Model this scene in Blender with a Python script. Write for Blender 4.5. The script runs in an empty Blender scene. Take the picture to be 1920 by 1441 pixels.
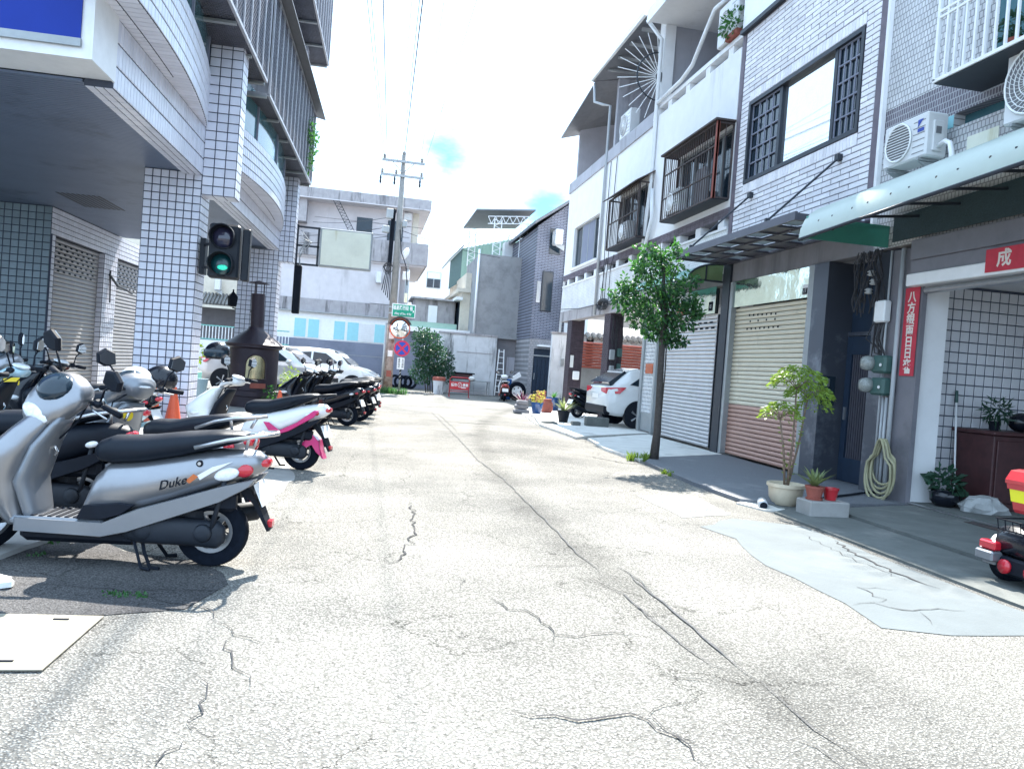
import bpy, math, random
import numpy as np
from mathutils import Vector, Matrix
random.seed(7)
R = math.radians
scene = bpy.context.scene
COL = scene.collection
# ---------------------------------------------------------------- camera, world, sun, exposure
CAM = Vector((0, 0, 1.4))
YAW, PITCH, ROLL = R(10.7289), R(1.1338), R(4.2892)
fw = Vector((math.sin(YAW)*math.cos(PITCH), math.cos(YAW)*math.cos(PITCH), -math.sin(PITCH)))
rt = Vector((math.cos(YAW), -math.sin(YAW), 0)); up = rt.cross(fw)
r2 = math.cos(ROLL)*rt + math.sin(ROLL)*up; u2 = -math.sin(ROLL)*rt + math.cos(ROLL)*up
cd = bpy.data.cameras.new('camera'); cam = bpy.data.objects.new('camera', cd); COL.objects.link(cam)
cam.matrix_world = Matrix(((r2.x, u2.x, -fw.x, CAM.x), (r2.y, u2.y, -fw.y, CAM.y), (r2.z, u2.z, -fw.z, CAM.z), (0, 0, 0, 1)))
cd.sensor_width = 36; cd.lens = 27.0; cd.clip_start = .05; cd.clip_end = 2000
scene.camera = cam
SUN = Vector((.17, .86, 1.0)).normalized()
EL = math.asin(SUN.z); AZ = math.atan2(SUN.x, SUN.y)
sl = bpy.data.lights.new('sun', 'SUN'); so = bpy.data.objects.new('sun', sl); COL.objects.link(so)
sl.energy = 4.5; sl.angle = R(.55); sl.color = (1, .95, .865)
so.rotation_euler = SUN.to_track_quat('Z', 'Y').to_euler()
scene.view_settings.view_transform = 'Standard'; scene.view_settings.look = 'None'
scene.view_settings.gamma = 1; scene.view_settings.use_curve_mapping = False
scene.view_settings.exposure = 2.05
W = bpy.data.worlds.new('World'); scene.world = W; W.use_nodes = True
nt = W.node_tree; nt.nodes.clear()
def N(nt, typ, **kw):
    n = nt.nodes.new(typ)
    for k, v in kw.items():
        if k.startswith('i_'):
            key = k[2:]; key = int(key) if key.isdigit() else key
            n.inputs[key].default_value = v
        else: setattr(n, k, v)
    return n
sky = N(nt, 'ShaderNodeTexSky', sky_type='NISHITA', sun_disc=False, sun_elevation=EL, sun_rotation=AZ, air_density=1.2, dust_density=.6, ozone_density=1.5)
bg = N(nt, 'ShaderNodeBackground', i_Strength=.10); out = N(nt, 'ShaderNodeOutputWorld')
tc = N(nt, 'ShaderNodeTexCoord'); mp = N(nt, 'ShaderNodeMapping'); mp.inputs['Scale'].default_value = (1, 1, 2.4)
nz = N(nt, 'ShaderNodeTexNoise', i_Scale=3.4, i_Detail=9., i_Roughness=.62)
nt.links.new(tc.outputs['Generated'], mp.inputs[0]); nt.links.new(mp.outputs[0], nz.inputs['Vector'])
# broken cloud cover; two openings low over the end of the street
def gap(d, rad):
    vm = N(nt, 'ShaderNodeVectorMath', operation='DISTANCE'); vm.inputs[1].default_value = d
    nt.links.new(tc.outputs['Generated'], vm.inputs[0])
    mr = N(nt, 'ShaderNodeMapRange', clamp=True); mr.inputs[1].default_value = 0; mr.inputs[2].default_value = rad; mr.inputs[3].default_value = .38; mr.inputs[4].default_value = 0
    nt.links.new(vm.outputs['Value'], mr.inputs[0]); return mr.outputs[0]
g1 = gap(Vector((.0803, .9636, .2549)), .085); g2 = gap(Vector((.205, .956, .209)), .075)
mx = N(nt, 'ShaderNodeMath', operation='MAXIMUM'); nt.links.new(g1, mx.inputs[0]); nt.links.new(g2, mx.inputs[1])
sb = N(nt, 'ShaderNodeMath', operation='SUBTRACT'); nt.links.new(nz.outputs['Fac'], sb.inputs[0]); nt.links.new(mx.outputs[0], sb.inputs[1])
cr = N(nt, 'ShaderNodeMapRange', clamp=True, interpolation_type='SMOOTHSTEP'); cr.inputs[1].default_value = .14; cr.inputs[2].default_value = .37
nt.links.new(sb.outputs[0], cr.inputs[0])
mix = N(nt, 'ShaderNodeMix', data_type='RGBA'); mix.inputs['B'].default_value = (3.9, 5.4, 7.2, 1)
deep = N(nt, 'ShaderNodeMix', data_type='RGBA', blend_type='MULTIPLY', i_0=1.); deep.inputs['B'].default_value = (.22, .52, .62, 1); nt.links.new(sky.outputs[0], deep.inputs['A'])
nt.links.new(cr.outputs[0], mix.inputs['Factor']); nt.links.new(deep.outputs['Result'], mix.inputs['A'])
nt.links.new(mix.outputs['Result'], bg.inputs['Color']); nt.links.new(bg.outputs[0], out.inputs['Surface'])

# ---------------------------------------------------------------- materials (world-position noise gives colour, grain and relief)
MAT = {}
def mat(name, col, rough=.6, metal=0., var=.12, scale=6., bump=.0, bscale=40., isl=0., spec=.5, coat=0., stain=None, sscale=1.2, sthr=.55, emit=None, alpha=1., trans=0., streak=None):
    m = bpy.data.materials.new(name); m.use_nodes = True; t = m.node_tree; t.nodes.clear()
    o = N(t, 'ShaderNodeOutputMaterial'); p = N(t, 'ShaderNodeBsdfPrincipled')
    p.inputs['Roughness'].default_value = rough; p.inputs['Metallic'].default_value = metal
    p.inputs['Specular IOR Level'].default_value = spec; p.inputs['Coat Weight'].default_value = coat
    if trans: p.inputs['Transmission Weight'].default_value = trans
    if alpha < 1: p.inputs['Alpha'].default_value = alpha
    t.links.new(p.outputs[0], o.inputs[0])
    g = N(t, 'ShaderNodeNewGeometry')
    col = tuple(col)
    lo = tuple(max(0, c*(1-var)) for c in col) + (1,); hi = tuple(min(1, c*(1+var)) for c in col) + (1,)
    n1 = N(t, 'ShaderNodeTexNoise', i_Scale=scale, i_Detail=5., i_Roughness=.65); t.links.new(g.outputs['Position'], n1.inputs['Vector'])
    mr = N(t, 'ShaderNodeMapRange', clamp=True); mr.inputs[1].default_value = .3; mr.inputs[2].default_value = .7; t.links.new(n1.outputs['Fac'], mr.inputs[0])
    mi = N(t, 'ShaderNodeMix', data_type='RGBA'); mi.inputs['A'].default_value = lo; mi.inputs['B'].default_value = hi
    t.links.new(mr.outputs[0], mi.inputs['Factor']); c = mi.outputs['Result']
    if isl:
        oi = N(t, 'ShaderNodeObjectInfo'); ad = N(t, 'ShaderNodeMath', operation='ADD'); fr = N(t, 'ShaderNodeMath', operation='FRACT')
        t.links.new(g.outputs['Random Per Island'], ad.inputs[0]); t.links.new(oi.outputs['Random'], ad.inputs[1]); t.links.new(ad.outputs[0], fr.inputs[0])
        m2 = N(t, 'ShaderNodeMapRange'); m2.inputs[3].default_value = 1-isl; m2.inputs[4].default_value = 1+isl; t.links.new(fr.outputs[0], m2.inputs[0])
        hs = N(t, 'ShaderNodeHueSaturation'); t.links.new(m2.outputs[0], hs.inputs['Value']); t.links.new(c, hs.inputs['Color']); c = hs.outputs[0]
    if stain or streak:
        mpn = N(t, 'ShaderNodeMapping'); t.links.new(g.outputs['Position'], mpn.inputs[0])
        if streak: mpn.inputs['Scale'].default_value = (streak, streak, .12*streak)
        n2 = N(t, 'ShaderNodeTexNoise', i_Scale=sscale, i_Detail=7., i_Roughness=.7); t.links.new(mpn.outputs[0], n2.inputs['Vector'])
        m3 = N(t, 'ShaderNodeMapRange', clamp=True); m3.inputs[1].default_value = sthr; m3.inputs[2].default_value = sthr+.16; t.links.new(n2.outputs['Fac'], m3.inputs[0])
        mj = N(t, 'ShaderNodeMix', data_type='RGBA'); mj.inputs['B'].default_value = tuple(stain or (.1, .1, .1)) + (1,)
        t.links.new(m3.outputs[0], mj.inputs['Factor']); t.links.new(c, mj.inputs['A']); c = mj.outputs['Result']
    t.links.new(c, p.inputs['Base Color'])
    if bump:
        nb = N(t, 'ShaderNodeTexNoise', i_Scale=bscale, i_Detail=4.); t.links.new(g.outputs['Position'], nb.inputs['Vector'])
        b = N(t, 'ShaderNodeBump', i_Strength=bump, i_Distance=.02); t.links.new(nb.outputs['Fac'], b.inputs['Height']); t.links.new(b.outputs[0], p.inputs['Normal'])
    if emit:
        p.inputs['Emission Color'].default_value = tuple(emit[:3]) + (1,); p.inputs['Emission Strength'].default_value = emit[3]
    MAT[name] = m; return m
def brickmat(name, c1, c2, cm, bw, bh, gapw, rough=.5, axis='y', bump=.4):
    """small wall tiles that are too fine to pick apart: colour and joint relief from a brick pattern on the wall plane"""
    m = bpy.data.materials.new(name); m.use_nodes = True; t = m.node_tree; t.nodes.clear()
    o = N(t, 'ShaderNodeOutputMaterial'); p = N(t, 'ShaderNodeBsdfPrincipled', i_Roughness=rough); t.links.new(p.outputs[0], o.inputs[0])
    g = N(t, 'ShaderNodeNewGeometry'); s = N(t, 'ShaderNodeSeparateXYZ'); cb = N(t, 'ShaderNodeCombineXYZ')
    t.links.new(g.outputs['Position'], s.inputs[0]); t.links.new(s.outputs['Y' if axis == 'y' else 'X'], cb.inputs[0]); t.links.new(s.outputs['Z'], cb.inputs[1])
    b = N(t, 'ShaderNodeTexBrick'); b.inputs['Color1'].default_value = tuple(c1)+(1,); b.inputs['Color2'].default_value = tuple(c2)+(1,); b.inputs['Mortar'].default_value = tuple(cm)+(1,)
    b.inputs['Scale'].default_value = 1; b.inputs['Brick Width'].default_value = bw; b.inputs['Row Height'].default_value = bh; b.inputs['Mortar Size'].default_value = gapw; b.inputs['Mortar Smooth'].default_value = .1; b.inputs['Bias'].default_value = 0
    t.links.new(cb.outputs[0], b.inputs['Vector'])
    n1 = N(t, 'ShaderNodeTexNoise', i_Scale=2.2, i_Detail=6.); t.links.new(g.outputs['Position'], n1.inputs['Vector'])
    mr = N(t, 'ShaderNodeMapRange', clamp=True); mr.inputs[1].default_value = .35; mr.inputs[2].default_value = .75; mr.inputs[3].default_value = 1.05; mr.inputs[4].default_value = .8; t.links.new(n1.outputs['Fac'], mr.inputs[0])
    hs = N(t, 'ShaderNodeHueSaturation'); t.links.new(mr.outputs[0], hs.inputs['Value']); t.links.new(b.outputs['Color'], hs.inputs['Color'])
    t.links.new(hs.outputs[0], p.inputs['Base Color'])
    bp = N(t, 'ShaderNodeBump', i_Strength=bump, i_Distance=.01, invert=True); t.links.new(b.outputs['Fac'], bp.inputs['Height']); t.links.new(bp.outputs[0], p.inputs['Normal'])
    MAT[name] = m; return m
SEAM = (0.00922, -0.13476, 2.23129)
def asphalt(name, base, dark, speck=.5):
    m = bpy.data.materials.new(name); m.use_nodes = True; t = m.node_tree; t.nodes.clear()
    o = N(t, 'ShaderNodeOutputMaterial'); p = N(t, 'ShaderNodeBsdfPrincipled', i_Roughness=.95); p.inputs['Specular IOR Level'].default_value = .15; t.links.new(p.outputs[0], o.inputs[0])
    g = N(t, 'ShaderNodeNewGeometry')
    def noise(sc, det, lo, hi, a, b, rough=.6):
        n = N(t, 'ShaderNodeTexNoise', i_Scale=sc, i_Detail=det, i_Roughness=rough); t.links.new(g.outputs['Position'], n.inputs['Vector'])
        r = N(t, 'ShaderNodeMapRange', clamp=True)
        for i, v in enumerate((lo, hi, a, b)): r.inputs[i+1].default_value = v
        t.links.new(n.outputs['Fac'], r.inputs[0]); return r.outputs[0], n.outputs['Fac']
    def mul(a, b):
        q = N(t, 'ShaderNodeMath', operation='MULTIPLY'); t.links.new(a, q.inputs[0]); t.links.new(b, q.inputs[1]); return q.outputs[0]
    v = N(t, 'ShaderNodeTexVoronoi', i_Scale=85.); t.links.new(g.outputs['Position'], v.inputs['Vector'])
    vr = N(t, 'ShaderNodeMapRange', clamp=True); vr.inputs[1].default_value = .28; vr.inputs[2].default_value = .62; vr.inputs[3].default_value = 1.1; vr.inputs[4].default_value = 1.1-speck; t.links.new(v.outputs['Distance'], vr.inputs[0])
    a1, _ = noise(42, 5, .36, .50, .42, 1.08, .8); a2, _ = noise(.5, 6, .33, .66, .74, 1.12); a3, nb = noise(120, 3, .3, .7, .72, 1.15)
    f = mul(mul(vr.outputs[0], a1), mul(a2, a3))
    # worn strip of coarser stone along the old trench seam: x = a*y*y + b*y + c
    sx = N(t, 'ShaderNodeSeparateXYZ'); t.links.new(g.outputs['Position'], sx.inputs[0])
    def mth(op, a, b=None, c=None):
        q = N(t, 'ShaderNodeMath', operation=op)
        for i, v in enumerate((a, b, c)):
            if v is None: continue
            if isinstance(v, (int, float)): q.inputs[i].default_value = v
            else: t.links.new(v, q.inputs[i])
        return q.outputs[0]
    Y = sx.outputs['Y']; fx = mth('MULTIPLY_ADD', mth('MULTIPLY_ADD', Y, SEAM[0], SEAM[1]), Y, SEAM[2]); dd = mth('ABSOLUTE', mth('SUBTRACT', sx.outputs['X'], fx))
    w, _ = noise(3.5, 5, .3, .7, -.14, .14); dd = mth('ADD', dd, w); r = N(t, 'ShaderNodeMapRange', clamp=True)
    for i, v in enumerate((.02, .30, .74, 1.)): r.inputs[i+1].default_value = v
    t.links.new(dd, r.inputs[0]); f = mul(f, r.outputs[0])
    # hairline crazing, only in some areas
    wn = N(t, 'ShaderNodeTexNoise', i_Scale=2.6, i_Detail=6., i_Roughness=.7); t.links.new(g.outputs['Position'], wn.inputs['Vector'])
    wv = N(t, 'ShaderNodeVectorMath', operation='MULTIPLY_ADD'); wv.inputs[1].default_value = (.55, .55, 0); t.links.new(wn.outputs['Color'], wv.inputs[0]); t.links.new(g.outputs['Position'], wv.inputs[2])
    vc = N(t, 'ShaderNodeTexVoronoi', feature='DISTANCE_TO_EDGE', i_Scale=1.15); t.links.new(wv.outputs[0], vc.inputs['Vector'])
    vm, _ = noise(.7, 4, .44, .56, 0, 1); ck = N(t, 'ShaderNodeMapRange', clamp=True)
    for i, v in enumerate((.0015, .0065, .75, 0.)): ck.inputs[i+1].default_value = v
    t.links.new(vc.outputs['Distance'], ck.inputs[0]); f = mul(f, mth('SUBTRACT', 1., mth('MULTIPLY', ck.outputs[0], vm)))
    # dark oil drips and grit
    st, _ = noise(1.3, 7, .60, .72, 1., .72, .7); f = mul(f, st)
    hs = N(t, 'ShaderNodeHueSaturation'); mi = N(t, 'ShaderNodeMix', data_type='RGBA'); mi.inputs['A'].default_value = tuple(dark)+(1,); mi.inputs['B'].default_value = tuple(base)+(1,)
    a4, _ = noise(.25, 6, .38, .52, 0, 1); t.links.new(a4, mi.inputs['Factor']); t.links.new(mi.outputs['Result'], hs.inputs['Color']); t.links.new(f, hs.inputs['Value'])
    t.links.new(hs.outputs[0], p.inputs['Base Color'])
    b = N(t, 'ShaderNodeBump', i_Strength=.7, i_Distance=.012); t.links.new(vr.outputs[0], b.inputs['Height']); t.links.new(b.outputs[0], p.inputs['Normal'])
    MAT[name] = m; return m
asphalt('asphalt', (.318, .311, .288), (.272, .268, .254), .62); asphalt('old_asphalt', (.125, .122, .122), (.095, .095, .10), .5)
mat('concrete', (.30, .295, .285), .9, var=.16, scale=2.5, bump=.25, bscale=60, stain=(.16, .155, .15), sscale=.9, sthr=.56)
mat('pale_concrete', (.66, .65, .62), .9, var=.12, scale=2.5, bump=.25, bscale=60, stain=(.34, .33, .31), sscale=1.1, sthr=.56)
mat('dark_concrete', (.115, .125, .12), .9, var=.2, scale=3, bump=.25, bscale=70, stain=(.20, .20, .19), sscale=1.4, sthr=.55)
mat('blue_concrete', (.100, .120, .130), .9, var=.12, scale=1.7, bump=.2, bscale=60, stain=(.128, .145, .15), sscale=.8, sthr=.52)
mat('granite', (.14, .15, .17), .75, var=.35, scale=90, bump=.1, stain=(.21, .22, .23), sscale=1.3, sthr=.56)
mat('white_mortar', (.5, .49, .46), .9, var=.2, scale=8, bump=.3)
mat('crack', (.035, .035, .038), 1., var=.3)
mat('seam', (.075, .075, .078), 1., var=.4, scale=30)
mat('lav_tile', (.66, .675, .765), .28, var=.05, isl=.07, bump=.06, bscale=14)
mat('shaded_tile', (.20, .27, .31), .3, var=.06, isl=.09)  # same tile as the columns, with the arcade's shade put into its colour
mat('grout', (.06, .07, .10), .9)
mat('pale_tile', (.62, .62, .65), .35, var=.05, isl=.05, stain=(.38, .39, .42), sscale=2, sthr=.62, streak=1.6)
mat('soffit_metal', (.145, .185, .27), .45, metal=.2, var=.08, scale=2, stain=(.08, .10, .14), sscale=.8, sthr=.55)
mat('slat_grey', (.34, .335, .345), .5, metal=.3, var=.08, scale=3, stain=(.25, .24, .24), sscale=2, sthr=.6)
mat('slat_cream', (.64, .585, .46), .45, metal=.15, var=.05, scale=3, stain=(.42, .38, .30), sscale=2, sthr=.6)
mat('slat_brown', (.46, .27, .215), .45, metal=.1, var=.06, scale=3)
mat('slat_silver', (.56, .55, .56), .4, metal=.4, var=.07, scale=3, stain=(.36, .35, .36), sscale=1.7, sthr=.6)
mat('blue_sign', (.003, .030, .30), .45, var=.08, scale=1, spec=.25)
mat('white_metal', (.80, .81, .82), .4, var=.05, stain=(.5, .5, .5), sscale=2, sthr=.66)
mat('steel', (.52, .53, .55), .32, metal=.9, var=.08, scale=8)
mat('brushed', (.085, .095, .12), .42, metal=.5, var=.06, scale=3, stain=(.24, .26, .30), sscale=.8, sthr=.5)
mat('mirror_steel', (.62, .68, .60), .10, metal=1., var=.12, scale=2.5, bump=.9, bscale=1.7)
mat('chrome', (.8, .8, .82), .12, metal=1., var=.02)
mat('mesh_metal', (.15, .155, .19), .5, metal=.4, var=.15)
mat('mesh_edge', (.42, .42, .45), .45, metal=.5, var=.1)
mat('shade_net', (.030, .055, .065), .8, var=.3, scale=60, bump=.3, bscale=90)
mat('rust', (.055, .042, .042), .8, var=.3, scale=14, stain=(.12, .06, .04), sscale=6, sthr=.55)
mat('dark_metal', (.028, .034, .046), .5, metal=.3, var=.15)
mat('housing', (.20, .195, .22), .5, metal=.2, var=.06, stain=(.14, .14, .16), sscale=1.5, sthr=.55)
mat('canopy_metal', (.10, .10, .125), .45, metal=.4, var=.1)
mat('frost', (.36, .46, .52), .5, var=.05, trans=.35)
mat('green_poly', (.10, .42, .33), .35, var=.08, trans=.55, stain=(.25, .45, .36), sscale=3, sthr=.6)
mat('pale_poly', (.52, .60, .55), .35, var=.04, trans=.25, stain=(.44, .56, .50), sscale=1.5, sthr=.55)
mat('lime_glass', (.26, .36, .18), .2, var=.15, scale=3, trans=.4)
mat('glass_dark', (.015, .028, .042), .08, var=.1, spec=.5)
mat('glass_sky', (.62, .64, .66), .03, metal=.9, var=.03)
mat('glass_teal', (.06, .16, .19), .08, var=.1, spec=.8)
mat('cyan_glass', (.30, .62, .68), .2, var=.05)
mat('purple_brick', (.78, .765, .80), .7, var=.08, isl=.10, bump=.12, bscale=50)
mat('brick_joint', (.20, .195, .225), .9)
mat('band_brick', (.15, .125, .155), .7, var=.2, isl=.15)
mat('dark_brick', (.045, .03, .042), .6, var=.3, isl=.2)
mat('white_wall', (.80, .80, .81), .8, var=.04, scale=3, bump=.05, stain=(.56, .555, .55), sscale=1.0, sthr=.6, streak=1.5)
mat('grey_wall', (.40, .40, .44), .85, var=.08, scale=2, bump=.1, stain=(.22, .21, .22), sscale=1.1, sthr=.56, streak=1.3)
mat('pink_wall', (.60, .57, .585), .9, var=.07, scale=2.5, bump=.15, bscale=80, stain=(.36, .34, .35), sscale=.9, sthr=.58, streak=1.)
mat('grimy', (.36, .34, .35), .9, var=.14, scale=3, bump=.15, stain=(.09, .085, .09), sscale=1.2, sthr=.52, streak=1.8)
mat('tower_concrete', (.28, .285, .295), .95, var=.28, scale=1.6, bump=.35, bscale=22, stain=(.27, .27, .275), sscale=1.6, sthr=.52)
mat('stained_white', (.60, .61, .63), .9, var=.12, scale=2, bump=.2, stain=(.045, .05, .055), sscale=1.1, sthr=.53, streak=2.2)
mat('grey_slab', (.21, .205, .22), .9, var=.1, scale=3, bump=.1, stain=(.14, .135, .15), sscale=1, sthr=.5, streak=1.)
mat('bluegrey_paint', (.21, .225, .29), .8, var=.08, scale=.8, stain=(.165, .18, .24), sscale=.6, sthr=.52)
mat('cream_wall', (.62, .57, .48), .9, var=.08, stain=(.42, .36, .28), sscale=1.2, sthr=.58, streak=1.3)
mat('green_clad', (.30, .46, .38), .5, var=.06)
mat('green_side', (.12, .19, .19), .6, var=.06)
mat('roof_metal', (.17, .175, .19), .55, metal=.3, var=.1)
mat('roof_tile', (.16, .155, .15), .8, var=.2, isl=.2)
mat('red_clad', (.33, .085, .06), .5, var=.1)
mat('teal_paint', (.16, .45, .40), .5, var=.08)
mat('tyre', (.007, .010, .017), .9, spec=.1, var=.25, scale=30)
mat('rubber', (.008, .011, .018), .7, spec=.14, var=.2)
mat('black_plastic', (.007, .010, .017), .5, spec=.16, var=.2)
mat('black_gloss', (.006, .008, .014), .22, var=.2, spec=.35, coat=.25)
mat('seat_vinyl', (.008, .012, .020), .45, spec=.2, var=.15, bump=.05, bscale=120)
mat('silver_paint', (.27, .275, .295), .32, metal=.75, var=.05, coat=.3, stain=(.30, .31, .33), sscale=3, sthr=.62)
mat('grey_paint', (.20, .215, .24), .35, metal=.45, var=.05, coat=.3)
mat('white_paint', (.72, .73, .74), .25, var=.03, coat=.5)
mat('blue_paint', (.42, .60, .68), .25, var=.04, coat=.5)
mat('pink_paint', (.55, .03, .16), .3, var=.05, coat=.4)
mat('red_paint', (.45, .02, .03), .3, var=.06, coat=.4)
mat('car_white', (.70, .71, .71), .22, var=.02, coat=.8)
mat('car_silver', (.50, .51, .53), .25, metal=.4, var=.02, coat=.8)
mat('alloy', (.35, .36, .38), .35, metal=.8, var=.05)
mat('engine_metal', (.018, .022, .03), .55, spec=.25, metal=.0, var=.2)
mat('red_lens', (.50, .015, .03), .15, var=.1, coat=.5)
mat('amber_lens', (.50, .12, .03), .2, var=.1, coat=.4)
mat('clear_lens', (.74, .76, .78), .1, var=.2, scale=25, coat=.6)
mat('plate', (.72, .72, .72), .4, var=.04)
mat('yellow', (.72, .52, .02), .4, var=.05)
mat('bright_yellow', (.80, .75, .02), .35, var=.03)
mat('orange_cone', (.62, .10, .04), .5, var=.1, stain=(.42, .08, .04), sscale=6, sthr=.6)
mat('furnace', (.035, .025, .036), .5, metal=.3, var=.15, scale=5, stain=(.09, .05, .045), sscale=3, sthr=.6)
mat('brass', (.38, .33, .20), .25, metal=.9, var=.2, scale=6)
mat('pole_concrete', (.25, .245, .235), .9, var=.15, scale=5, bump=.2, stain=(.17, .15, .13), sscale=2.5, sthr=.55)
mat('pole_posters', (.30, .24, .21), .9, var=.3, scale=6, stain=(.16, .10, .07), sscale=3.5, sthr=.48)
mat('galv', (.34, .36, .37), .5, metal=.5, var=.1)
mat('wire', (.03, .03, .035), .6)
mat('sign_green', (.0, .30, .18), .4, var=.04)
mat('sign_white', (.78, .78, .78), .5, var=.03)
mat('sign_red', (.55, .02, .07), .45, var=.05)
mat('sign_blue', (.02, .06, .36), .45, var=.05)
mat('banner_red', (.50, .035, .06), .7, var=.12, scale=9)
mat('gold_white', (.72, .66, .60), .6, var=.1)
mat('mirror', (.85, .86, .86), .03, metal=1., var=.01)
mat('board_face', (.86, .87, .74), .7, var=.08, scale=2, stain=(.62, .58, .36), sscale=1.6, sthr=.52, streak=1.6)
mat('terracotta', (.27, .075, .055), .8, var=.2, scale=8)
mat('blue_glaze', (.015, .07, .22), .2, var=.15, coat=.4)
mat('cream_pot', (.52, .45, .34), .6, var=.12, scale=6)
mat('soil', (.05, .04, .03), 1., var=.3)
mat('bark', (.060, .052, .048), .95, var=.3, scale=25, bump=.4, bscale=60)
mat('twig', (.17, .12, .09), .9, var=.25, scale=25)
mat('wood_red', (.055, .018, .020), .5, var=.25, scale=8)
mat('cloth_grey', (.36, .37, .37), .95, var=.15, bump=.4, bscale=30)
mat('hose', (.34, .32, .20), .5, var=.12)
mat('meter_green', (.05, .11, .10), .5, var=.1)
mat('meter_glass', (.26, .28, .27), .2, var=.25, scale=60)
mat('ac_white', (.66, .67, .68), .45, var=.04, stain=(.52, .52, .52), sscale=3, sthr=.66)
mat('ac_grey', (.16, .165, .18), .5, var=.1)
mat('door_navy', (.018, .032, .058), .5, spec=.3, var=.12)
mat('traffic_black', (.012, .016, .024), .5, spec=.3, var=.15)
mat('green_lamp', (.006, .05, .06), .2, var=.3, scale=40, spec=.6)
mat('green_glow', (.02, .3, .22), .3, var=.5, scale=50, emit=(.03, .75, .55, .22))
mat('red_dark_lens', (.03, .03, .06), .12, var=.2, coat=.5)
mat('paper', (.70, .70, .68), .8, var=.05)
mat('cover_plate', (.235, .215, .17), .7, var=.2, scale=5, stain=(.15, .105, .07), sscale=2.2, sthr=.55)
mat('pipe_grey', (.42, .44, .46), .5, var=.06)
mat('cracked_grey', (.33, .34, .35), .8, var=.1)
def leafmat(name, a, b):
    m = mat(name, a, .5, var=.25, scale=4, isl=.35); t = m.node_tree
    p = [n for n in t.nodes if n.type == 'BSDF_PRINCIPLED'][0]; o = [n for n in t.nodes if n.type == 'OUTPUT_MATERIAL'][0]
    tr = N(t, 'ShaderNodeBsdfTranslucent'); tr.inputs['Color'].default_value = tuple(b)+(1,)
    ms = N(t, 'ShaderNodeMixShader', i_0=.38); t.links.new(p.outputs[0], ms.inputs[1]); t.links.new(tr.outputs[0], ms.inputs[2]); t.links.new(ms.outputs[0], o.inputs[0])
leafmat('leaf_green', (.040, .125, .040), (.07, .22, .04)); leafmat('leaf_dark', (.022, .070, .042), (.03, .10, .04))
leafmat('leaf_lime', (.16, .26, .035), (.25, .36, .04)); leafmat('leaf_yellow', (.42, .38, .07), (.5, .45, .08)); leafmat('leaf_stripe', (.16, .20, .09), (.2, .26, .08))
leafmat('leaf_purple', (.06, .02, .04), (.1, .02, .05))
brickmat('shop_tile', (.66, .66, .67), (.58, .58, .60), (.26, .26, .27), .06, .085, .007)
brickmat('shop_dark', (.13, .11, .14), (.10, .085, .115), (.34, .34, .36), .045, .085, .008)
brickmat('grey_house_tile', (.19, .20, .25), (.16, .17, .215), (.07, .075, .10), .30, .075, .016)
brickmat('grey_house_x', (.26, .275, .34), (.22, .235, .30), (.07, .075, .10), .30, .075, .016, axis='x')
brickmat('white_mosaic', (.80, .80, .80), (.74, .74, .75), (.48, .48, .49), .10, .05, .004, bump=.2)
brickmat('column_brick', (.050, .032, .045), (.036, .024, .036), (.012, .010, .014), .22, .062, .010)
brickmat('column_brick_x', (.050, .032, .045), (.036, .024, .036), (.012, .010, .014), .22, .062, .010, axis='x')
brickmat('pier_tile', (.34, .33, .35), (.28, .28, .30), (.18, .18, .19), .14, .11, .008, axis='x')
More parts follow.
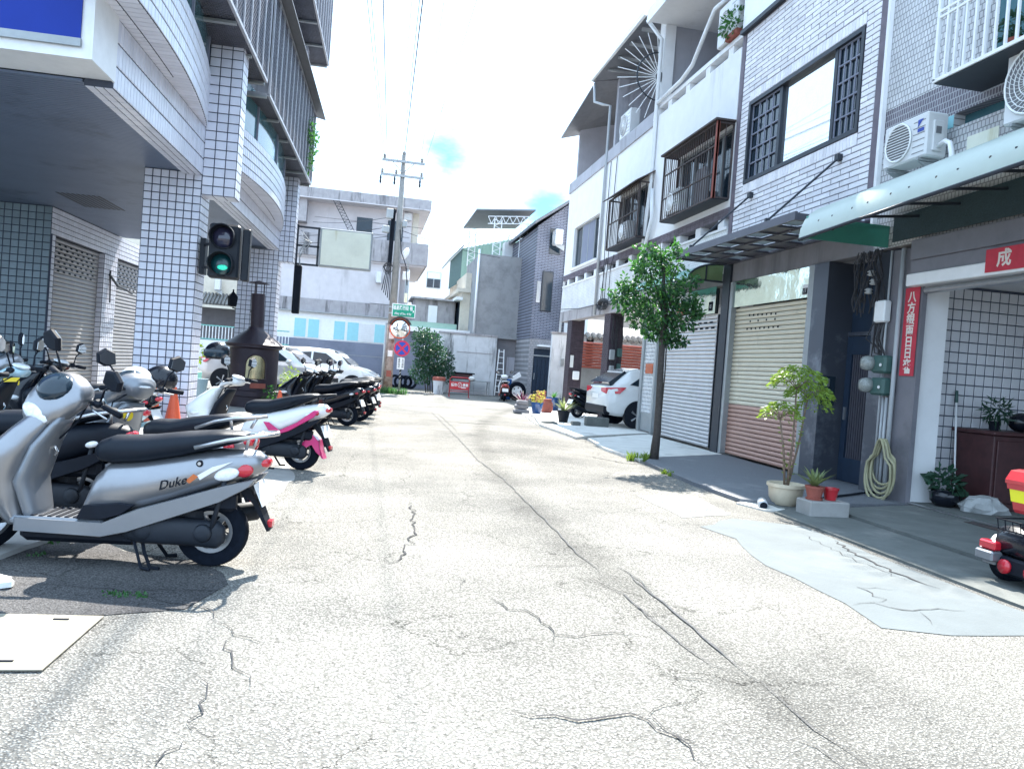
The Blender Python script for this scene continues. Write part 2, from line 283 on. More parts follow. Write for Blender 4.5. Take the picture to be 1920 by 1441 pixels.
# ---------------------------------------------------------------- mesh helpers
ORG = {}
class MB:
    """collects shapes; build() links them as ONE mesh object"""
    def __init__(s): s.v = []; s.f = []; s.m = []; s.cur = 0
    def add(s, vs, fs):
        o = len(s.v); s.v += [tuple(v) for v in vs]; s.f += [tuple(i+o for i in f) for f in fs]; s.m += [s.cur]*len(fs); return s
    def box(s, a, b, rot=None, c=None):
        x0, y0, z0 = (min(p, q) for p, q in zip(a, b)); x1, y1, z1 = (max(p, q) for p, q in zip(a, b))
        vs = [Vector(p) for p in ((x0, y0, z0), (x1, y0, z0), (x1, y1, z0), (x0, y1, z0), (x0, y0, z1), (x1, y0, z1), (x1, y1, z1), (x0, y1, z1))]
        if rot:
            c = Vector(c) if c else Vector(((x0+x1)/2, (y0+y1)/2, (z0+z1)/2)); M = rot if isinstance(rot, Matrix) else Matrix.Rotation(rot, 3, 'Z'); vs = [c + M @ (v-c) for v in vs]
        return s.add(vs, [(0, 3, 2, 1), (4, 5, 6, 7), (0, 1, 5, 4), (1, 2, 6, 5), (2, 3, 7, 6), (3, 0, 4, 7)])
    def bbox(s, a, b, r=.01):
        """box with chamfered edges"""
        x0, y0, z0 = (min(p, q) for p, q in zip(a, b)); x1, y1, z1 = (max(p, q) for p, q in zip(a, b)); r = min(r, (x1-x0)/2.1, (y1-y0)/2.1, (z1-z0)/2.1)
        rings = []
        for z, i in ((z0, r), (z0+r, 0), (z1-r, 0), (z1, r)):
            X0, X1, Y0, Y1 = x0+i, x1-i, y0+i, y1-i; q = r if i == 0 else r*.5
            rings.append([(X0+q, Y0, z), (X1-q, Y0, z), (X1, Y0+q, z), (X1, Y1-q, z), (X1-q, Y1, z), (X0+q, Y1, z), (X0, Y1-q, z), (X0, Y0+q, z)])
        return s.loft(rings)
    def quad(s, *p): return s.add(p, [tuple(range(len(p)))])
    def loft(s, rings, close=True, caps=True):
        n = len(rings[0]); vs = [v for r in rings for v in r]; fs = []
        for i in range(len(rings)-1):
            for j in range(n if close else n-1):
                k = (j+1) % n; fs.append((i*n+j, i*n+k, (i+1)*n+k, (i+1)*n+j))
        if caps: fs += [tuple(range(n-1, -1, -1)), tuple(range((len(rings)-1)*n, len(rings)*n))]
        return s.add(vs, fs)
    def cyl(s, p, q, r, n=10, r1=None, caps=True):
        p, q = Vector(p), Vector(q); r1 = r if r1 is None else r1; d = (q-p).normalized(); a = d.orthogonal().normalized(); b = d.cross(a)
        rg = [[c + rr*(math.cos(2*math.pi*i/n)*a + math.sin(2*math.pi*i/n)*b) for i in range(n)] for c, rr in ((p, r), (q, r1))]
        return s.loft(rg, caps=caps)
    def tube(s, pts, r, n=6, closed=False):
        pts = [Vector(p) for p in pts]; rs = r if isinstance(r, (list, tuple)) else [r]*len(pts); rg = []; a = None
        for i, p in enumerate(pts):
            if closed: d = (pts[(i+1) % len(pts)]-pts[i-1]).normalized()
            else: d = (pts[min(i+1, len(pts)-1)]-pts[max(i-1, 0)]).normalized()
            a = d.orthogonal().normalized() if a is None else (a - d*a.dot(d)).normalized(); b = d.cross(a)
            rg.append([p + rs[i]*(math.cos(2*math.pi*j/n)*a + math.sin(2*math.pi*j/n)*b) for j in range(n)])
        if closed: rg.append(rg[0]); return s.loft(rg, caps=False)
        return s.loft(rg)
    def lathe(s, c, prof, n=16, axis='z', caps=True):
        c = Vector(c); rg = []
        for r, h in prof:
            r = max(r, 1e-4); ring = []
            for i in range(n):
                t = 2*math.pi*i/n; x, y = r*math.cos(t), r*math.sin(t)
                ring.append(c + (Vector((x, y, h)) if axis == 'z' else Vector((x, h, -y)) if axis == 'y' else Vector((h, x, y))))
            rg.append(ring)
        return s.loft(rg, caps=caps)
    def prism(s, poly, d0, d1, axis='y', ch=0.):
        """extrude a 2-D outline (first coords) along axis, optional chamfer toward both ends"""
        def P(u, w, d): return (u, d, w) if axis == 'y' else (d, u, w) if axis == 'x' else (u, w, d)
        n = len(poly); cx = sum(p[0] for p in poly)/n; cy = sum(p[1] for p in poly)/n
        def sh(k):
            if not k: return poly
            o = []
            for (u, w) in poly:
                L = math.hypot(u-cx, w-cy) or 1; f = max(0, 1-k/L); o.append((cx+(u-cx)*f, cy+(w-cy)*f))
            return o
        e = ch*(1 if d1 > d0 else -1)
        prof = [(ch, d0), (0, d0+e), (0, d1-e), (ch, d1)] if ch else [(0, d0), (0, d1)]
        return s.loft([[P(u, w, d) for u, w in sh(k)] for k, d in prof])
    def ell(s, c, r, nu=12, nv=7, rot=None):
        c = Vector(c); rg = []
        for i in range(nv+1):
            t = math.pi*i/nv; q = max(math.sin(t), 1e-3); ring = []
            for j in range(nu):
                a = 2*math.pi*j/nu; v = Vector((r[0]*q*math.cos(a), r[1]*q*math.sin(a), -r[2]*math.cos(t))); ring.append(c + (rot @ v if rot else v))
            rg.append(ring)
        return s.loft(rg)
    def build(s, name, m, parent=None, smooth=False, kind=None, label=None):
        me = bpy.data.meshes.new(name); org = ORG.get(parent.name, Vector((0, 0, 0))) if parent else Vector((0, 0, 0))
        me.from_pydata([(v[0]-org.x, v[1]-org.y, v[2]-org.z) for v in s.v], [], s.f)
        for q in (m if isinstance(m, (list, tuple)) else [m]): me.materials.append(MAT[q])
        if isinstance(m, (list, tuple)): me.polygons.foreach_set('material_index', s.m)
        if smooth: me.shade_smooth(); 
        if smooth == 'auto':
            try: me.set_sharp_from_angle(angle=R(38))
            except Exception: pass
        import bmesh
        bm = bmesh.new(); bm.from_mesh(me); bmesh.ops.recalc_face_normals(bm, faces=bm.faces); bm.to_mesh(me); bm.free()
        me.update(); o = bpy.data.objects.new(name, me); COL.objects.link(o)
        if parent: o.parent = parent; ORG[o.name] = org
        if kind: o['kind'] = kind
        if label: o['label'] = label
        return o
def tag(o, label, cat, group=None):
    o['label'] = label; o['category'] = cat
    if group: o['group'] = group
    return o
def thing(name, label, cat, loc=(0, 0, 0), rz=0., group=None, local=False):
    o = bpy.data.objects.new(name, None); COL.objects.link(o); o.location = loc; o.rotation_euler = (0, 0, rz)
    o.empty_display_size = .1; ORG[o.name] = Vector((0, 0, 0)) if (local or rz) else Vector(loc); return tag(o, label, cat, group)
def copy_thing(t, loc, rz, label, group=None):
    def cp(o, par):
        c = o.copy(); COL.objects.link(c); c.parent = par
        for ch in list(o.children): cp(ch, c)
        return c
    c = cp(t, None); c.location = loc; c.rotation_euler = (0, 0, rz); c['label'] = label
    if group: c['group'] = group
    return c
def inst(name, me, parent, M):
    o = bpy.data.objects.new(name, me); COL.objects.link(o); o.parent = parent; o.matrix_local = M; return o
def raw_mesh(name, vs, fs, m):
    me = bpy.data.meshes.new(name); me.from_pydata(vs, [], fs); me.materials.append(MAT[m]); me.update(); return me
TV = [(-.5, -.5, 0), (.5, -.5, 0), (.5, .5, 0), (-.5, .5, 0), (-.46, -.46, 1), (.46, -.46, 1), (.46, .46, 1), (-.46, .46, 1)]
TF = [(4, 5, 6, 7), (0, 1, 5, 4), (1, 2, 6, 5), (2, 3, 7, 6), (3, 0, 4, 7)]
def pieces(parent, name, rects, m, depth=.008, most=300, rest='small_tiles', cam=None):
    """rects: (centre, u, v, w, h) in the parent's frame; the nearest become objects sharing one mesh, the rest one part"""
    org = ORG.get(parent.name, Vector((0, 0, 0))); cam = Vector(cam) if cam is not None else CAM
    rects = [(Vector(c), Vector(u), Vector(v), w, h) for c, u, v, w, h in rects]
    rects.sort(key=lambda r: (r[0]-cam).length/max(.05, math.sqrt(r[3]*r[4])))
    me = raw_mesh(name, TV, TF, m)
    for c, u, v, w, h in rects[:most]:
        n = u.cross(v); M = Matrix(((u.x*w, v.x*h, n.x*depth, c.x-org.x), (u.y*w, v.y*h, n.y*depth, c.y-org.y), (u.z*w, v.z*h, n.z*depth, c.z-org.z), (0, 0, 0, 1)))
        inst(name, me, parent, M)
    if len(rects) > most:
        b = MB()
        for c, u, v, w, h in rects[most:]:
            n = u.cross(v); b.add([c + u*(p[0]*w) + v*(p[1]*h) + n*(p[2]*depth) for p in TV], TF)
        b.build(rest, m, parent, kind='stuff')
def grid(o, u, v, U, V, pw, ph, gap=.012, off=0., skip=None, stagger=False):
    """tile rectangles on the plane o + a*u + b*v"""
    o, u, v = Vector(o), Vector(u), Vector(v); out = []
    nr = max(1, round(V/ph)); nc = max(1, round(U/pw)); ph = V/nr; pw = U/nc
    for j in range(nr):
        sh = (pw/2 if (stagger and j % 2) else 0)
        for i in range(-1 if sh else 0, nc):
            a0, a1 = max(0, i*pw+sh), min(U, (i+1)*pw+sh)
            if a1-a0 < pw*.2: continue
            b0, b1 = j*ph, (j+1)*ph
            if skip and skip((a0+a1)/2, (b0+b1)/2): continue
            out.append((o + u*((a0+a1)/2) + v*((b0+b1)/2) + u.cross(v)*off, u, v, a1-a0-gap, b1-b0-gap))
    return out
XU, YU, ZU = Vector((1, 0, 0)), Vector((0, 1, 0)), Vector((0, 0, 1))
def text(s, size, m, parent, M, name='lettering', depth=.003, align='CENTER', sx=1., shear=0., bold=0.):
    cu = bpy.data.curves.new('t', 'FONT'); cu.body = s; cu.size = size; cu.extrude = depth; cu.align_x = align; cu.align_y = 'CENTER'; cu.resolution_u = 3; cu.shear = shear; cu.offset = bold
    o = bpy.data.objects.new('t', cu); COL.objects.link(o); dg = bpy.context.evaluated_depsgraph_get()
    me = bpy.data.meshes.new_from_object(o.evaluated_get(dg)); bpy.data.objects.remove(o); bpy.data.curves.remove(cu)
    me.name = name; me.materials.clear(); me.materials.append(MAT[m]); x = bpy.data.objects.new(name, me); COL.objects.link(x); x.parent = parent
    org = ORG.get(parent.name, Vector((0, 0, 0))); x.matrix_local = Matrix.Translation(-org) @ M @ Matrix.Diagonal((sx, 1, 1, 1)); return x
def frame_M(c, u, v):
    c, u, v = Vector(c), Vector(u).normalized(), Vector(v).normalized(); n = u.cross(v)
    return Matrix(((u.x, v.x, n.x, c.x), (u.y, v.y, n.y, c.y), (u.z, v.z, n.z, c.z), (0, 0, 0, 1)))
def shutter(parent, y0, y1, z0, z1, x, pitch, mats, split=0., face=-1, name='roller_shutter', holes=None, axis='y', proud=.02):
    """roller shutter of curved slats, facing -x (face=-1) or +x; every slat a part"""
    sh = MB(); d = face
    sh.box((x-d*.03, y0, z0), (x-d*.045, y1, z1)); so = sh.build(name, 'dark_metal', parent)
    n = round((z1-z0)/pitch); pz = (z1-z0)/n; prof = [(0, .04), (.55, .10), (1., .34), (.95, .62), (.5, .88), (.02, .96)]
    vs = []; fs = []
    for yy in (-.5, .5): vs += [(d*a*proud, yy, b) for a, b in prof]
    k = len(prof)
    for i in range(k-1): fs.append((i, i+1, k+i+1, k+i) if d < 0 else (i, k+i, k+i+1, i+1))
    fs += [tuple(range(k)), tuple(range(2*k-1, k-1, -1))]
    ms = {}
    org = ORG.get(parent.name, Vector((0, 0, 0)))
    for i in range(n):
        m = mats[1] if (split and z0+i*pz < split) else mats[0]
        if m not in ms: ms[m] = raw_mesh('slat', vs, fs, m)
        inst('slat', ms[m], so, Matrix.Translation(Vector((x, (y0+y1)/2, z0+i*pz))-org) @ Matrix.Diagonal((1, y1-y0, pz, 1)))
    if holes:
        h = MB()
        for (yy, zz, w) in holes: h.box((x+d*(proud+.001), yy-w/2, zz-.018), (x+d*(proud+.004), yy+w/2, zz+.018))
        h.build('ventilation_holes', 'rubber', so)
    return so
# ---------------------------------------------------------------- ground, road, pavements
def sheet(name, poly, z, m, thick=0., label=None):
    b = MB()
    if thick: b.prism(poly, z-thick, z, axis='z')
    else: b.quad(*[(x, y, z) for x, y in poly])
    o = b.build(name, m); o['kind'] = 'structure'
    if label: o['label'] = label
    return o
sheet('road', [(-300, -200), (300, -200), (300, 500), (-300, 500)], 0, 'asphalt')
def wob(pts, n=7, a=.05, seed=1):
    rr = random.Random(seed); o = []
    for i in range(len(pts)):
        p, q = pts[i], pts[(i+1) % len(pts)]; L = math.hypot(q[0]-p[0], q[1]-p[1]); k = max(1, min(n, int(L/.25)))
        for j in range(k):
            t = j/k; o.append((p[0]+(q[0]-p[0])*t + (rr.uniform(-a, a) if j else 0), p[1]+(q[1]-p[1])*t + (rr.uniform(-a, a) if j else 0)))
    return o
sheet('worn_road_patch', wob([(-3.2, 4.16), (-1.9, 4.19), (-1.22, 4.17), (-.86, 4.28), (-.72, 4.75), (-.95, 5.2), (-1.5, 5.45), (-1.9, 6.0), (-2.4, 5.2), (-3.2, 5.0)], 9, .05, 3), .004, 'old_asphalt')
sheet('left_pavement', wob([(-14, 4.72), (-2.2, 4.82), (-1.98, 5.75), (-1.55, 8.6), (-1.35, 12), (-1.25, 17), (-1.3, 25), (-14, 25)], 8, .02, 5), .035, 'concrete', .1)
sheet('concrete_patch', wob([(-1.55, 7.2), (-.75, 7.4), (-.72, 9.0), (-.95, 10.4), (-1.4, 10.6)], 6, .05, 6), .004, 'concrete')
sheet('granite_pavement', wob([(4.95, 8.35), (4.52, 8.55), (4.47, 9.8), (4.6, 12.0), (5.0, 12.7), (6.95, 13.95), (6.95, 11.4), (7.4, 11.4), (7.4, 9.0), (7.0, 8.75)], 8, .012, 8), .05, 'granite', .1)
sheet('driveway_slab', [(4.62, 12.3), (5.03, 12.78), (6.95, 14.02), (6.95, 18.0), (6.4, 17.55), (4.75, 15.9), (4.5, 13.9)], .045, 'pale_concrete', .1)
sheet('driveway_slab', [(4.52, 15.95), (6.25, 17.6), (6.95, 18.2), (11.5, 19.1), (11.5, 23.6), (5.1, 23.0), (4.42, 19.1)], .06, 'pale_concrete', .12)
sheet('driveway_slab', [(4.4, 19.3), (5.0, 23.1), (11.5, 23.7), (11.5, 29), (6.0, 28.6), (5.1, 25.6)], .03, 'pale_concrete', .08)
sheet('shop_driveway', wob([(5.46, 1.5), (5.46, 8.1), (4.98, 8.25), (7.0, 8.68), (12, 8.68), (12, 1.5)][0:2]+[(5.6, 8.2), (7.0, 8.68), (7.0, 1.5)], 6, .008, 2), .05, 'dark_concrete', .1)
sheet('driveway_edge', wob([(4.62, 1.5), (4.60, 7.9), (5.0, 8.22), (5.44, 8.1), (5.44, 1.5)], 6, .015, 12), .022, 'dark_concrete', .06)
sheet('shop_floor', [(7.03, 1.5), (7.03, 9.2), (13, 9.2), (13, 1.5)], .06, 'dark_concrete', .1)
sheet('blue_concrete_patch', wob([(3.3, 7.0), (3.43, 6.5), (3.2, 5.55), (3.25, 4.6), (3.17, 4.12), (3.55, 4.0), (4.3, 4.02), (4.55, 4.1), (4.5, 5.5), (4.55, 7.2), (3.9, 7.5)], 8, .03, 9), .004, 'blue_concrete')
sheet('drain_cover_patch', wob([(3.28, 8.72), (4.08, 8.9), (3.97, 7.7), (3.3, 7.42)], 6, .02, 10), .005, 'cracked_grey')
gr = MB()
for i in range(9):
    for j in range(9):
        x, y = 3.42+i*.058, 7.72+j*.1
        gr.box((x, y, .006), (x+.036, y+.06, .012))
g = gr.build('drain_lug_pattern', 'cracked_grey'); g['kind'] = 'stuff'; g['label'] = 'raised lugs of the grey drain cover in the road'
sheet('mortar_spill', wob([(4.42, 8.45), (4.62, 8.62), (4.9, 8.3), (4.85, 7.95), (4.55, 8.05)], 5, .04, 11), .018, 'white_mortar', .02)
t = thing('drain_pipe', 'short dark drain pipe mouth in white mortar beside the cream plant pot', 'pipe', (4.62, 8.2, .06))
b = MB(); b.cyl((4.72, 8.4, .05), (4.60, 8.14, .045), .055, 12); b.build('pipe_stub', 'pipe_grey', t, True)
b = MB(); b.cyl((4.61, 8.15, .046), (4.597, 8.132, .045), .042, 12); b.build('pipe_mouth', 'rubber', t)
# seams and cracks: thin irregular ribbons of recessed dark filler
def ribbon(pts, w, seed=0, jag=.03, step=.07):
    rr = random.Random(seed); P = []
    for i in range(len(pts)-1):
        a, b2 = Vector(pts[i]+(0,)), Vector(pts[i+1]+(0,)); n = max(1, int((b2-a).length/step)); d = (b2-a).normalized(); nn = Vector((-d.y, d.x, 0))
        for j in range(n): P.append(a.lerp(b2, j/n) + nn*rr.uniform(-jag, jag))
    P.append(Vector(pts[-1]+(0,)))
    vs = []; fs = []
    for i, p in enumerate(P):
        d = (P[min(i+1, len(P)-1)]-P[max(i-1, 0)]).normalized(); nn = Vector((-d.y, d.x, 0)); e = min(1, min(i, len(P)-1-i)/4+.15); ww = w*e*rr.uniform(.55, 1.25)
        vs += [(p.x+nn.x*ww, p.y+nn.y*ww, .0085), (p.x-nn.x*ww, p.y-nn.y*ww, .0085)]
        if i: k = 2*i; fs.append((k-2, k-1, k+1, k))
    return vs, fs
CR = [([(-1.17, 4.52), (-1.02, 4.42), (-0.89, 4.36), (-0.76, 4.31), (-0.68, 4.14), (-0.6, 4.1)], 0.0049), ([(-0.68, 4.11), (-0.63, 4.03), (-0.54, 3.91), (-0.47, 3.86), (-0.41, 3.79), (-0.32, 3.82)], 0.0049), ([(-0.58, 3.88), (-0.59, 3.79), (-0.5, 3.68), (-0.52, 3.57), (-0.5, 3.49), (-0.41, 3.4), (-0.38, 3.27)], 0.0054), ([(-0.62, 3.43), (-0.56, 3.32), (-0.53, 3.19), (-0.56, 3.14), (-0.53, 3.06), (-0.54, 2.99), (-0.53, 2.92)], 0.0054), ([(-0.53, 2.85), (-0.54, 2.77), (-0.58, 2.76), (-0.58, 2.7), (-0.55, 2.66)], 0.0054), ([(-1.82, 4.66), (-1.63, 4.64), (-1.43, 4.6), (-1.23, 4.58), (-1.06, 4.59), (-0.87, 4.59), (-0.69, 4.68), (-0.5, 4.72)], 0.0043), ([(-0.39, 2.86), (-0.36, 2.77), (-0.38, 2.69)], 0.0032), ([(-0.24, 3.35), (-0.18, 3.33), (-0.07, 3.3)], 0.0027), ([(0.5, 7.68), (0.52, 7.1), (0.48, 6.79), (0.51, 6.46), (0.43, 6.08), (0.43, 5.92), (0.36, 5.78), (0.36, 5.6), (0.3, 5.38), (0.15, 5.24)], 0.007), ([(0.36, 5.53), (0.5, 5.62)], 0.0049), ([(0.65, 5.08), (0.72, 4.94), (0.67, 4.74)], 0.0054), ([(0.83, 4.59), (0.86, 4.45), (0.9, 4.35), (1.01, 4.34), (1.05, 4.21), (1.08, 4.07), (1.08, 3.93), (1.19, 3.94), (1.35, 3.99), (1.52, 3.95), (1.65, 3.9)], 0.0059), ([(1.08, 3.93), (1.05, 3.89), (1.04, 3.79)], 0.0059), ([(1.06, 5.37), (1.26, 5.32), (1.57, 5.42), (1.71, 5.37)], 0.0049), ([(0.97, 4.78), (1.13, 4.7), (1.14, 4.63)], 0.0032), ([(0.93, 4.01), (0.99, 3.98), (1.05, 3.95)], 0.0032), ([(1.39, 4.24), (1.57, 4.24)], 0.0032), ([(0.57, 8.18), (0.6, 7.89)], 0.0032), ([(1.17, 3.02), (1.25, 2.98), (1.28, 2.89), (1.33, 2.8), (1.4, 2.72)], 0.0054), ([(1.25, 2.98), (1.36, 3.09), (1.49, 3.12), (1.61, 3.18)], 0.0049), ([(1.4, 3.38), (1.56, 3.36), (1.66, 3.33), (1.73, 3.29)], 0.0043), ([(3.27, 4.57), (3.47, 4.61), (3.52, 4.53), (3.66, 4.44), (3.89, 4.51), (4.06, 4.47)], 0.0065), ([(3.47, 4.61), (3.61, 4.7), (3.61, 4.98), (3.91, 4.94)], 0.0043), ([(3.66, 4.44), (3.57, 4.18)], 0.0054), ([(4.47, 6.58), (4.33, 6.07), (4.27, 5.67), (4.25, 5.25), (4.31, 5.0)], 0.0108), ([(2.53, 6.27), (2.83, 6.18)], 0.0032), ([(2.58, 4.55), (2.64, 4.47)], 0.0027), ([(4.29, 6.85), (4.16, 5.82), (4.18, 5.19)], 0.0032), ([(3.82, 12.74), (4.24, 12.01), (4.61, 11.89), (4.53, 9.92), (4.51, 8.62), (4.54, 8.29)], 0.0162), ([(4.51, 18.99), (4.52, 15.98), (4.72, 14.37), (4.56, 12.13)], 0.0119), ([(0.62, 3.07), (0.76, 3.02), (0.93, 2.97), (1.17, 3.01), (1.27, 2.8), (1.33, 2.57)], 0.0059)]
b = MB()
for i, (pts, w) in enumerate(CR): b.add(*ribbon(pts, w, i))
o = b.build('road_cracks', 'crack', kind='stuff'); o['label'] = 'jagged dark cracks in the pale road surface'
b = MB()
for i, (pts, w) in enumerate([([(1.89, 22.01), (1.82, 16.66), (1.78, 13.65), (1.72, 11.34), (1.79, 9.72), (1.76, 7.96), (1.74, 6.69), (1.71, 5.76), (1.74, 5.26)], 0.0066), ([(2.03, 21.46), (1.96, 16.36)], 0.0072), ([(1.83, 5.38), (1.93, 5.38), (1.95, 5.0), (1.93, 4.63)], 0.0066), ([(1.61, 4.86), (1.72, 4.72), (1.73, 4.38), (1.75, 4.12)], 0.0084), ([(1.93, 5.18), (1.92, 4.72), (1.93, 4.37), (1.93, 4.07), (1.91, 3.8), (1.91, 3.51), (1.93, 3.33)], 0.009), ([(1.71, 4.53), (1.73, 4.25), (1.74, 3.83), (1.79, 3.54), (1.88, 3.41)], 0.006), ([(1.93, 3.33), (1.93, 3.1), (1.92, 2.86), (1.95, 2.69), (1.97, 2.55)], 0.0084), ([(1.77, 2.82), (1.84, 2.71), (1.86, 2.55)], 0.009)]): b.add(*ribbon(pts, w, 50+i, .012, .12))
o = b.build('road_seam', 'seam', kind='stuff'); o['label'] = 'long worn dark seam running up the street'
# ---------------------------------------------------------------- right side, nearest: the open shop house
FX = 6.95
def wallbox(t, name, y0, y1, z0, z1, m, x0=FX, x1=FX+.22, **k): b = MB(); b.box((x0, y0, z0), (x1, y1, z1)); return b.build(name, m, t, **k)
t = SH = thing('shop_house', 'grey tiled shop house on the right with an open ground floor', 'building', (FX, 6, 0))
wallbox(t, 'facade', 1.0, 9.86, 5.42, 13.8, 'shop_tile')
wallbox(t, 'facade', 1.0, 9.86, 4.98, 5.42, 'shop_dark', FX+.003, label='band of dark upright tiles')
for (y0, y1) in ((1.0, 7.0), (8.5, 9.86)): wallbox(t, 'facade', y0, y1, 4.80, 4.98, 'shop_tile', FX+.002)
wallbox(t, 'facade', 1.0, 9.86, 3.46, 4.80, 'shop_tile')
b = MB(); b.box((FX+.16, 7.0, 4.80), (FX+.2, 8.5, 4.98)); b.build('vent_window', 'glass_teal', t)
b = MB(); b.box((FX-.004, 8.5, 4.815), (FX+.001, 9.3, 4.97)); b.build('glass_block_strip', 'cyan_glass', t)
wallbox(t, 'rear_body', 1.0, 9.84, 3.5, 13.7, 'white_wall', FX+.24, 16)
wallbox(t, 'ceiling', 1.0, 9.2, 2.98, 3.4, 'white_wall', FX+.24, 13)
wallbox(t, 'back_wall', 1.0, 9.2, 0, 2.97, 'grey_slab', 12.8, 13)
wallbox(t, 'parapet_roof', .9, 9.86, 13.8, 13.95, 'white_wall', FX-.15, 16)
wallbox(t, 'corner_pillar', 8.80, 9.42, 0, 3.4, 'housing', FX+.01, FX+.08); b = MB(); b.box((FX+.085, 8.88, 0), (7.42, 9.19, 3.0)); b.build('inner_pillar', 'white_wall', t)
b = MB(); b.box((7.2, 9.2, 0), (13, 9.4, 3.4)); b.build('side_wall', 'white_wall', t)
b = MB(); b.box((7.45, 9.17, .0), (13, 9.199, 3.0)); b.build('tile_joints', 'grout', t)
pieces(t, 'tile', grid((7.45, 9.17, .05), XU, ZU, 4.6, 2.9, .142, .142, .014), 'pale_tile', .006)
b = MB(); b.bbox((FX-.12, 1.2, 3.2), (FX+.2, 8.93, 3.46), .01); b.bbox((FX-.10, 1.2, 3.02), (FX+.2, 8.93, 3.197), .006); b.build('shutter_housing', 'housing', t)
b = MB(); b.bbox((FX-.14, 1.2, 2.86), (FX+.16, 8.95, 3.017), .01); b.build('shutter_housing', 'white_metal', t)
b = MB(); b.cyl((FX-.02, 1.2, 2.80), (FX-.02, 8.7, 2.80), .045, 10); b.build('shutter_bottom_bar', 'steel', t, True)
b = MB(); b.box((FX+.02, 1.5, .055), (FX+.07, 8.76, .068)); b.build('threshold_rail', 'steel', t)
b = MB(); b.box((FX-.16, 2.0, .051), (FX-.03, 7.6, .058)); b.build('threshold_board', 'rust', t)
for y0 in (6.9, 8.3): b = MB(); b.box((7.18, y0-.0, 0), (7.2, y0+.01, 1)); 
# banners on the corner pillar and shutter box
t = thing('couplet_banner', 'red vertical paper couplet with white characters on the shop corner pillar', 'banner', (FX, 8.98, 2.3))
b = MB(); b.box((FX-.008, 8.83, 1.70), (FX-.002, 9.10, 2.86)); b.build('paper_strip', 'banner_red', t)
for i, ch in enumerate('八方銀兩日日來'): text(ch, .155, 'gold_white', t, frame_M((FX-.010, 8.965, 2.73-i*.148), (0, -1, 0), ZU), depth=.001, bold=.004)
b = MB(); b.box((FX-.010, 8.90, 1.73), (FX-.0085, 9.0, 1.79)); b.build('gold_seal', 'gold_white', t)
t = thing('lintel_banner', 'red horizontal paper banner on the steel shutter box, cut by the frame', 'banner', (FX-.15, 6.9, 3.1))
b = MB(); b.box((FX-.158, 5.6, 2.89), (FX-.152, 7.62, 3.15)); b.build('paper_strip', 'banner_red', t)
for i, ch in enumerate('成事想心'): text(ch, .2, 'gold_white', t, frame_M((FX-.159, 7.36-i*.42, 3.02), (0, -1, 0), ZU), depth=.001, bold=.005)
# awning over the shop
t = thing('shop_awning', 'long curved pale green polycarbonate awning over the shop front', 'awning', (5.6, 7.2, 3.5))
prof = [(0, -.02), (.02, .13), (.07, .25), (.15, .35), (.27, .43), (.45, .48), (.80, .51), (1.33, .54)]
def aw(y, d=0): sl = 3.46+(9.57-y)*.038; return [(5.60+u*(1-d*.02), y, sl+w-d) for u, w in prof]
b = MB(); ys = [9.57-i*.7 for i in range(11)]
rg = [aw(y)+aw(y, .012)[::-1] for y in ys]; b.loft(rg); b.build('roof_sheet', 'pale_poly', t, 'auto')
b = MB()
for y in ys: b.box((5.625, y-.012, 3.46+(9.57-y)*.038-.03), (5.66, y+.012, 3.46+(9.57-y)*.038+.16)); b.cyl((5.66, y, 3.6+(9.57-y)*.038), (6.94, y, 3.75+(9.57-y)*.038), .018, 6)
b.tube([(5.61, y, 3.44+(9.57-y)*.038) for y in ys], .022, 6); b.build('frame', 'dark_metal', t)
b = MB(); b.box((5.68, 9.535, 3.46), (6.94, 9.55, 3.76)); b.build('end_panel', 'green_poly', t)
b = MB(); b.loft([[(6.86, 9.35, 3.50), (6.86, 9.35, 3.84), (6.875, 9.35, 3.84), (6.875, 9.35, 3.50)], [(6.86, 4.0, 3.50), (6.86, 4.0, 4.02), (6.875, 4.0, 4.02), (6.875, 4.0, 3.50)]]); b.build('shade_net', 'shade_net', t)
b = MB()
for y in ys: b.ell((5.64, y+.3, 3.60+(9.57-y)*.038), (.02, .02, .02), 6, 4)
b.build('fixing_bolts', 'rust', t)
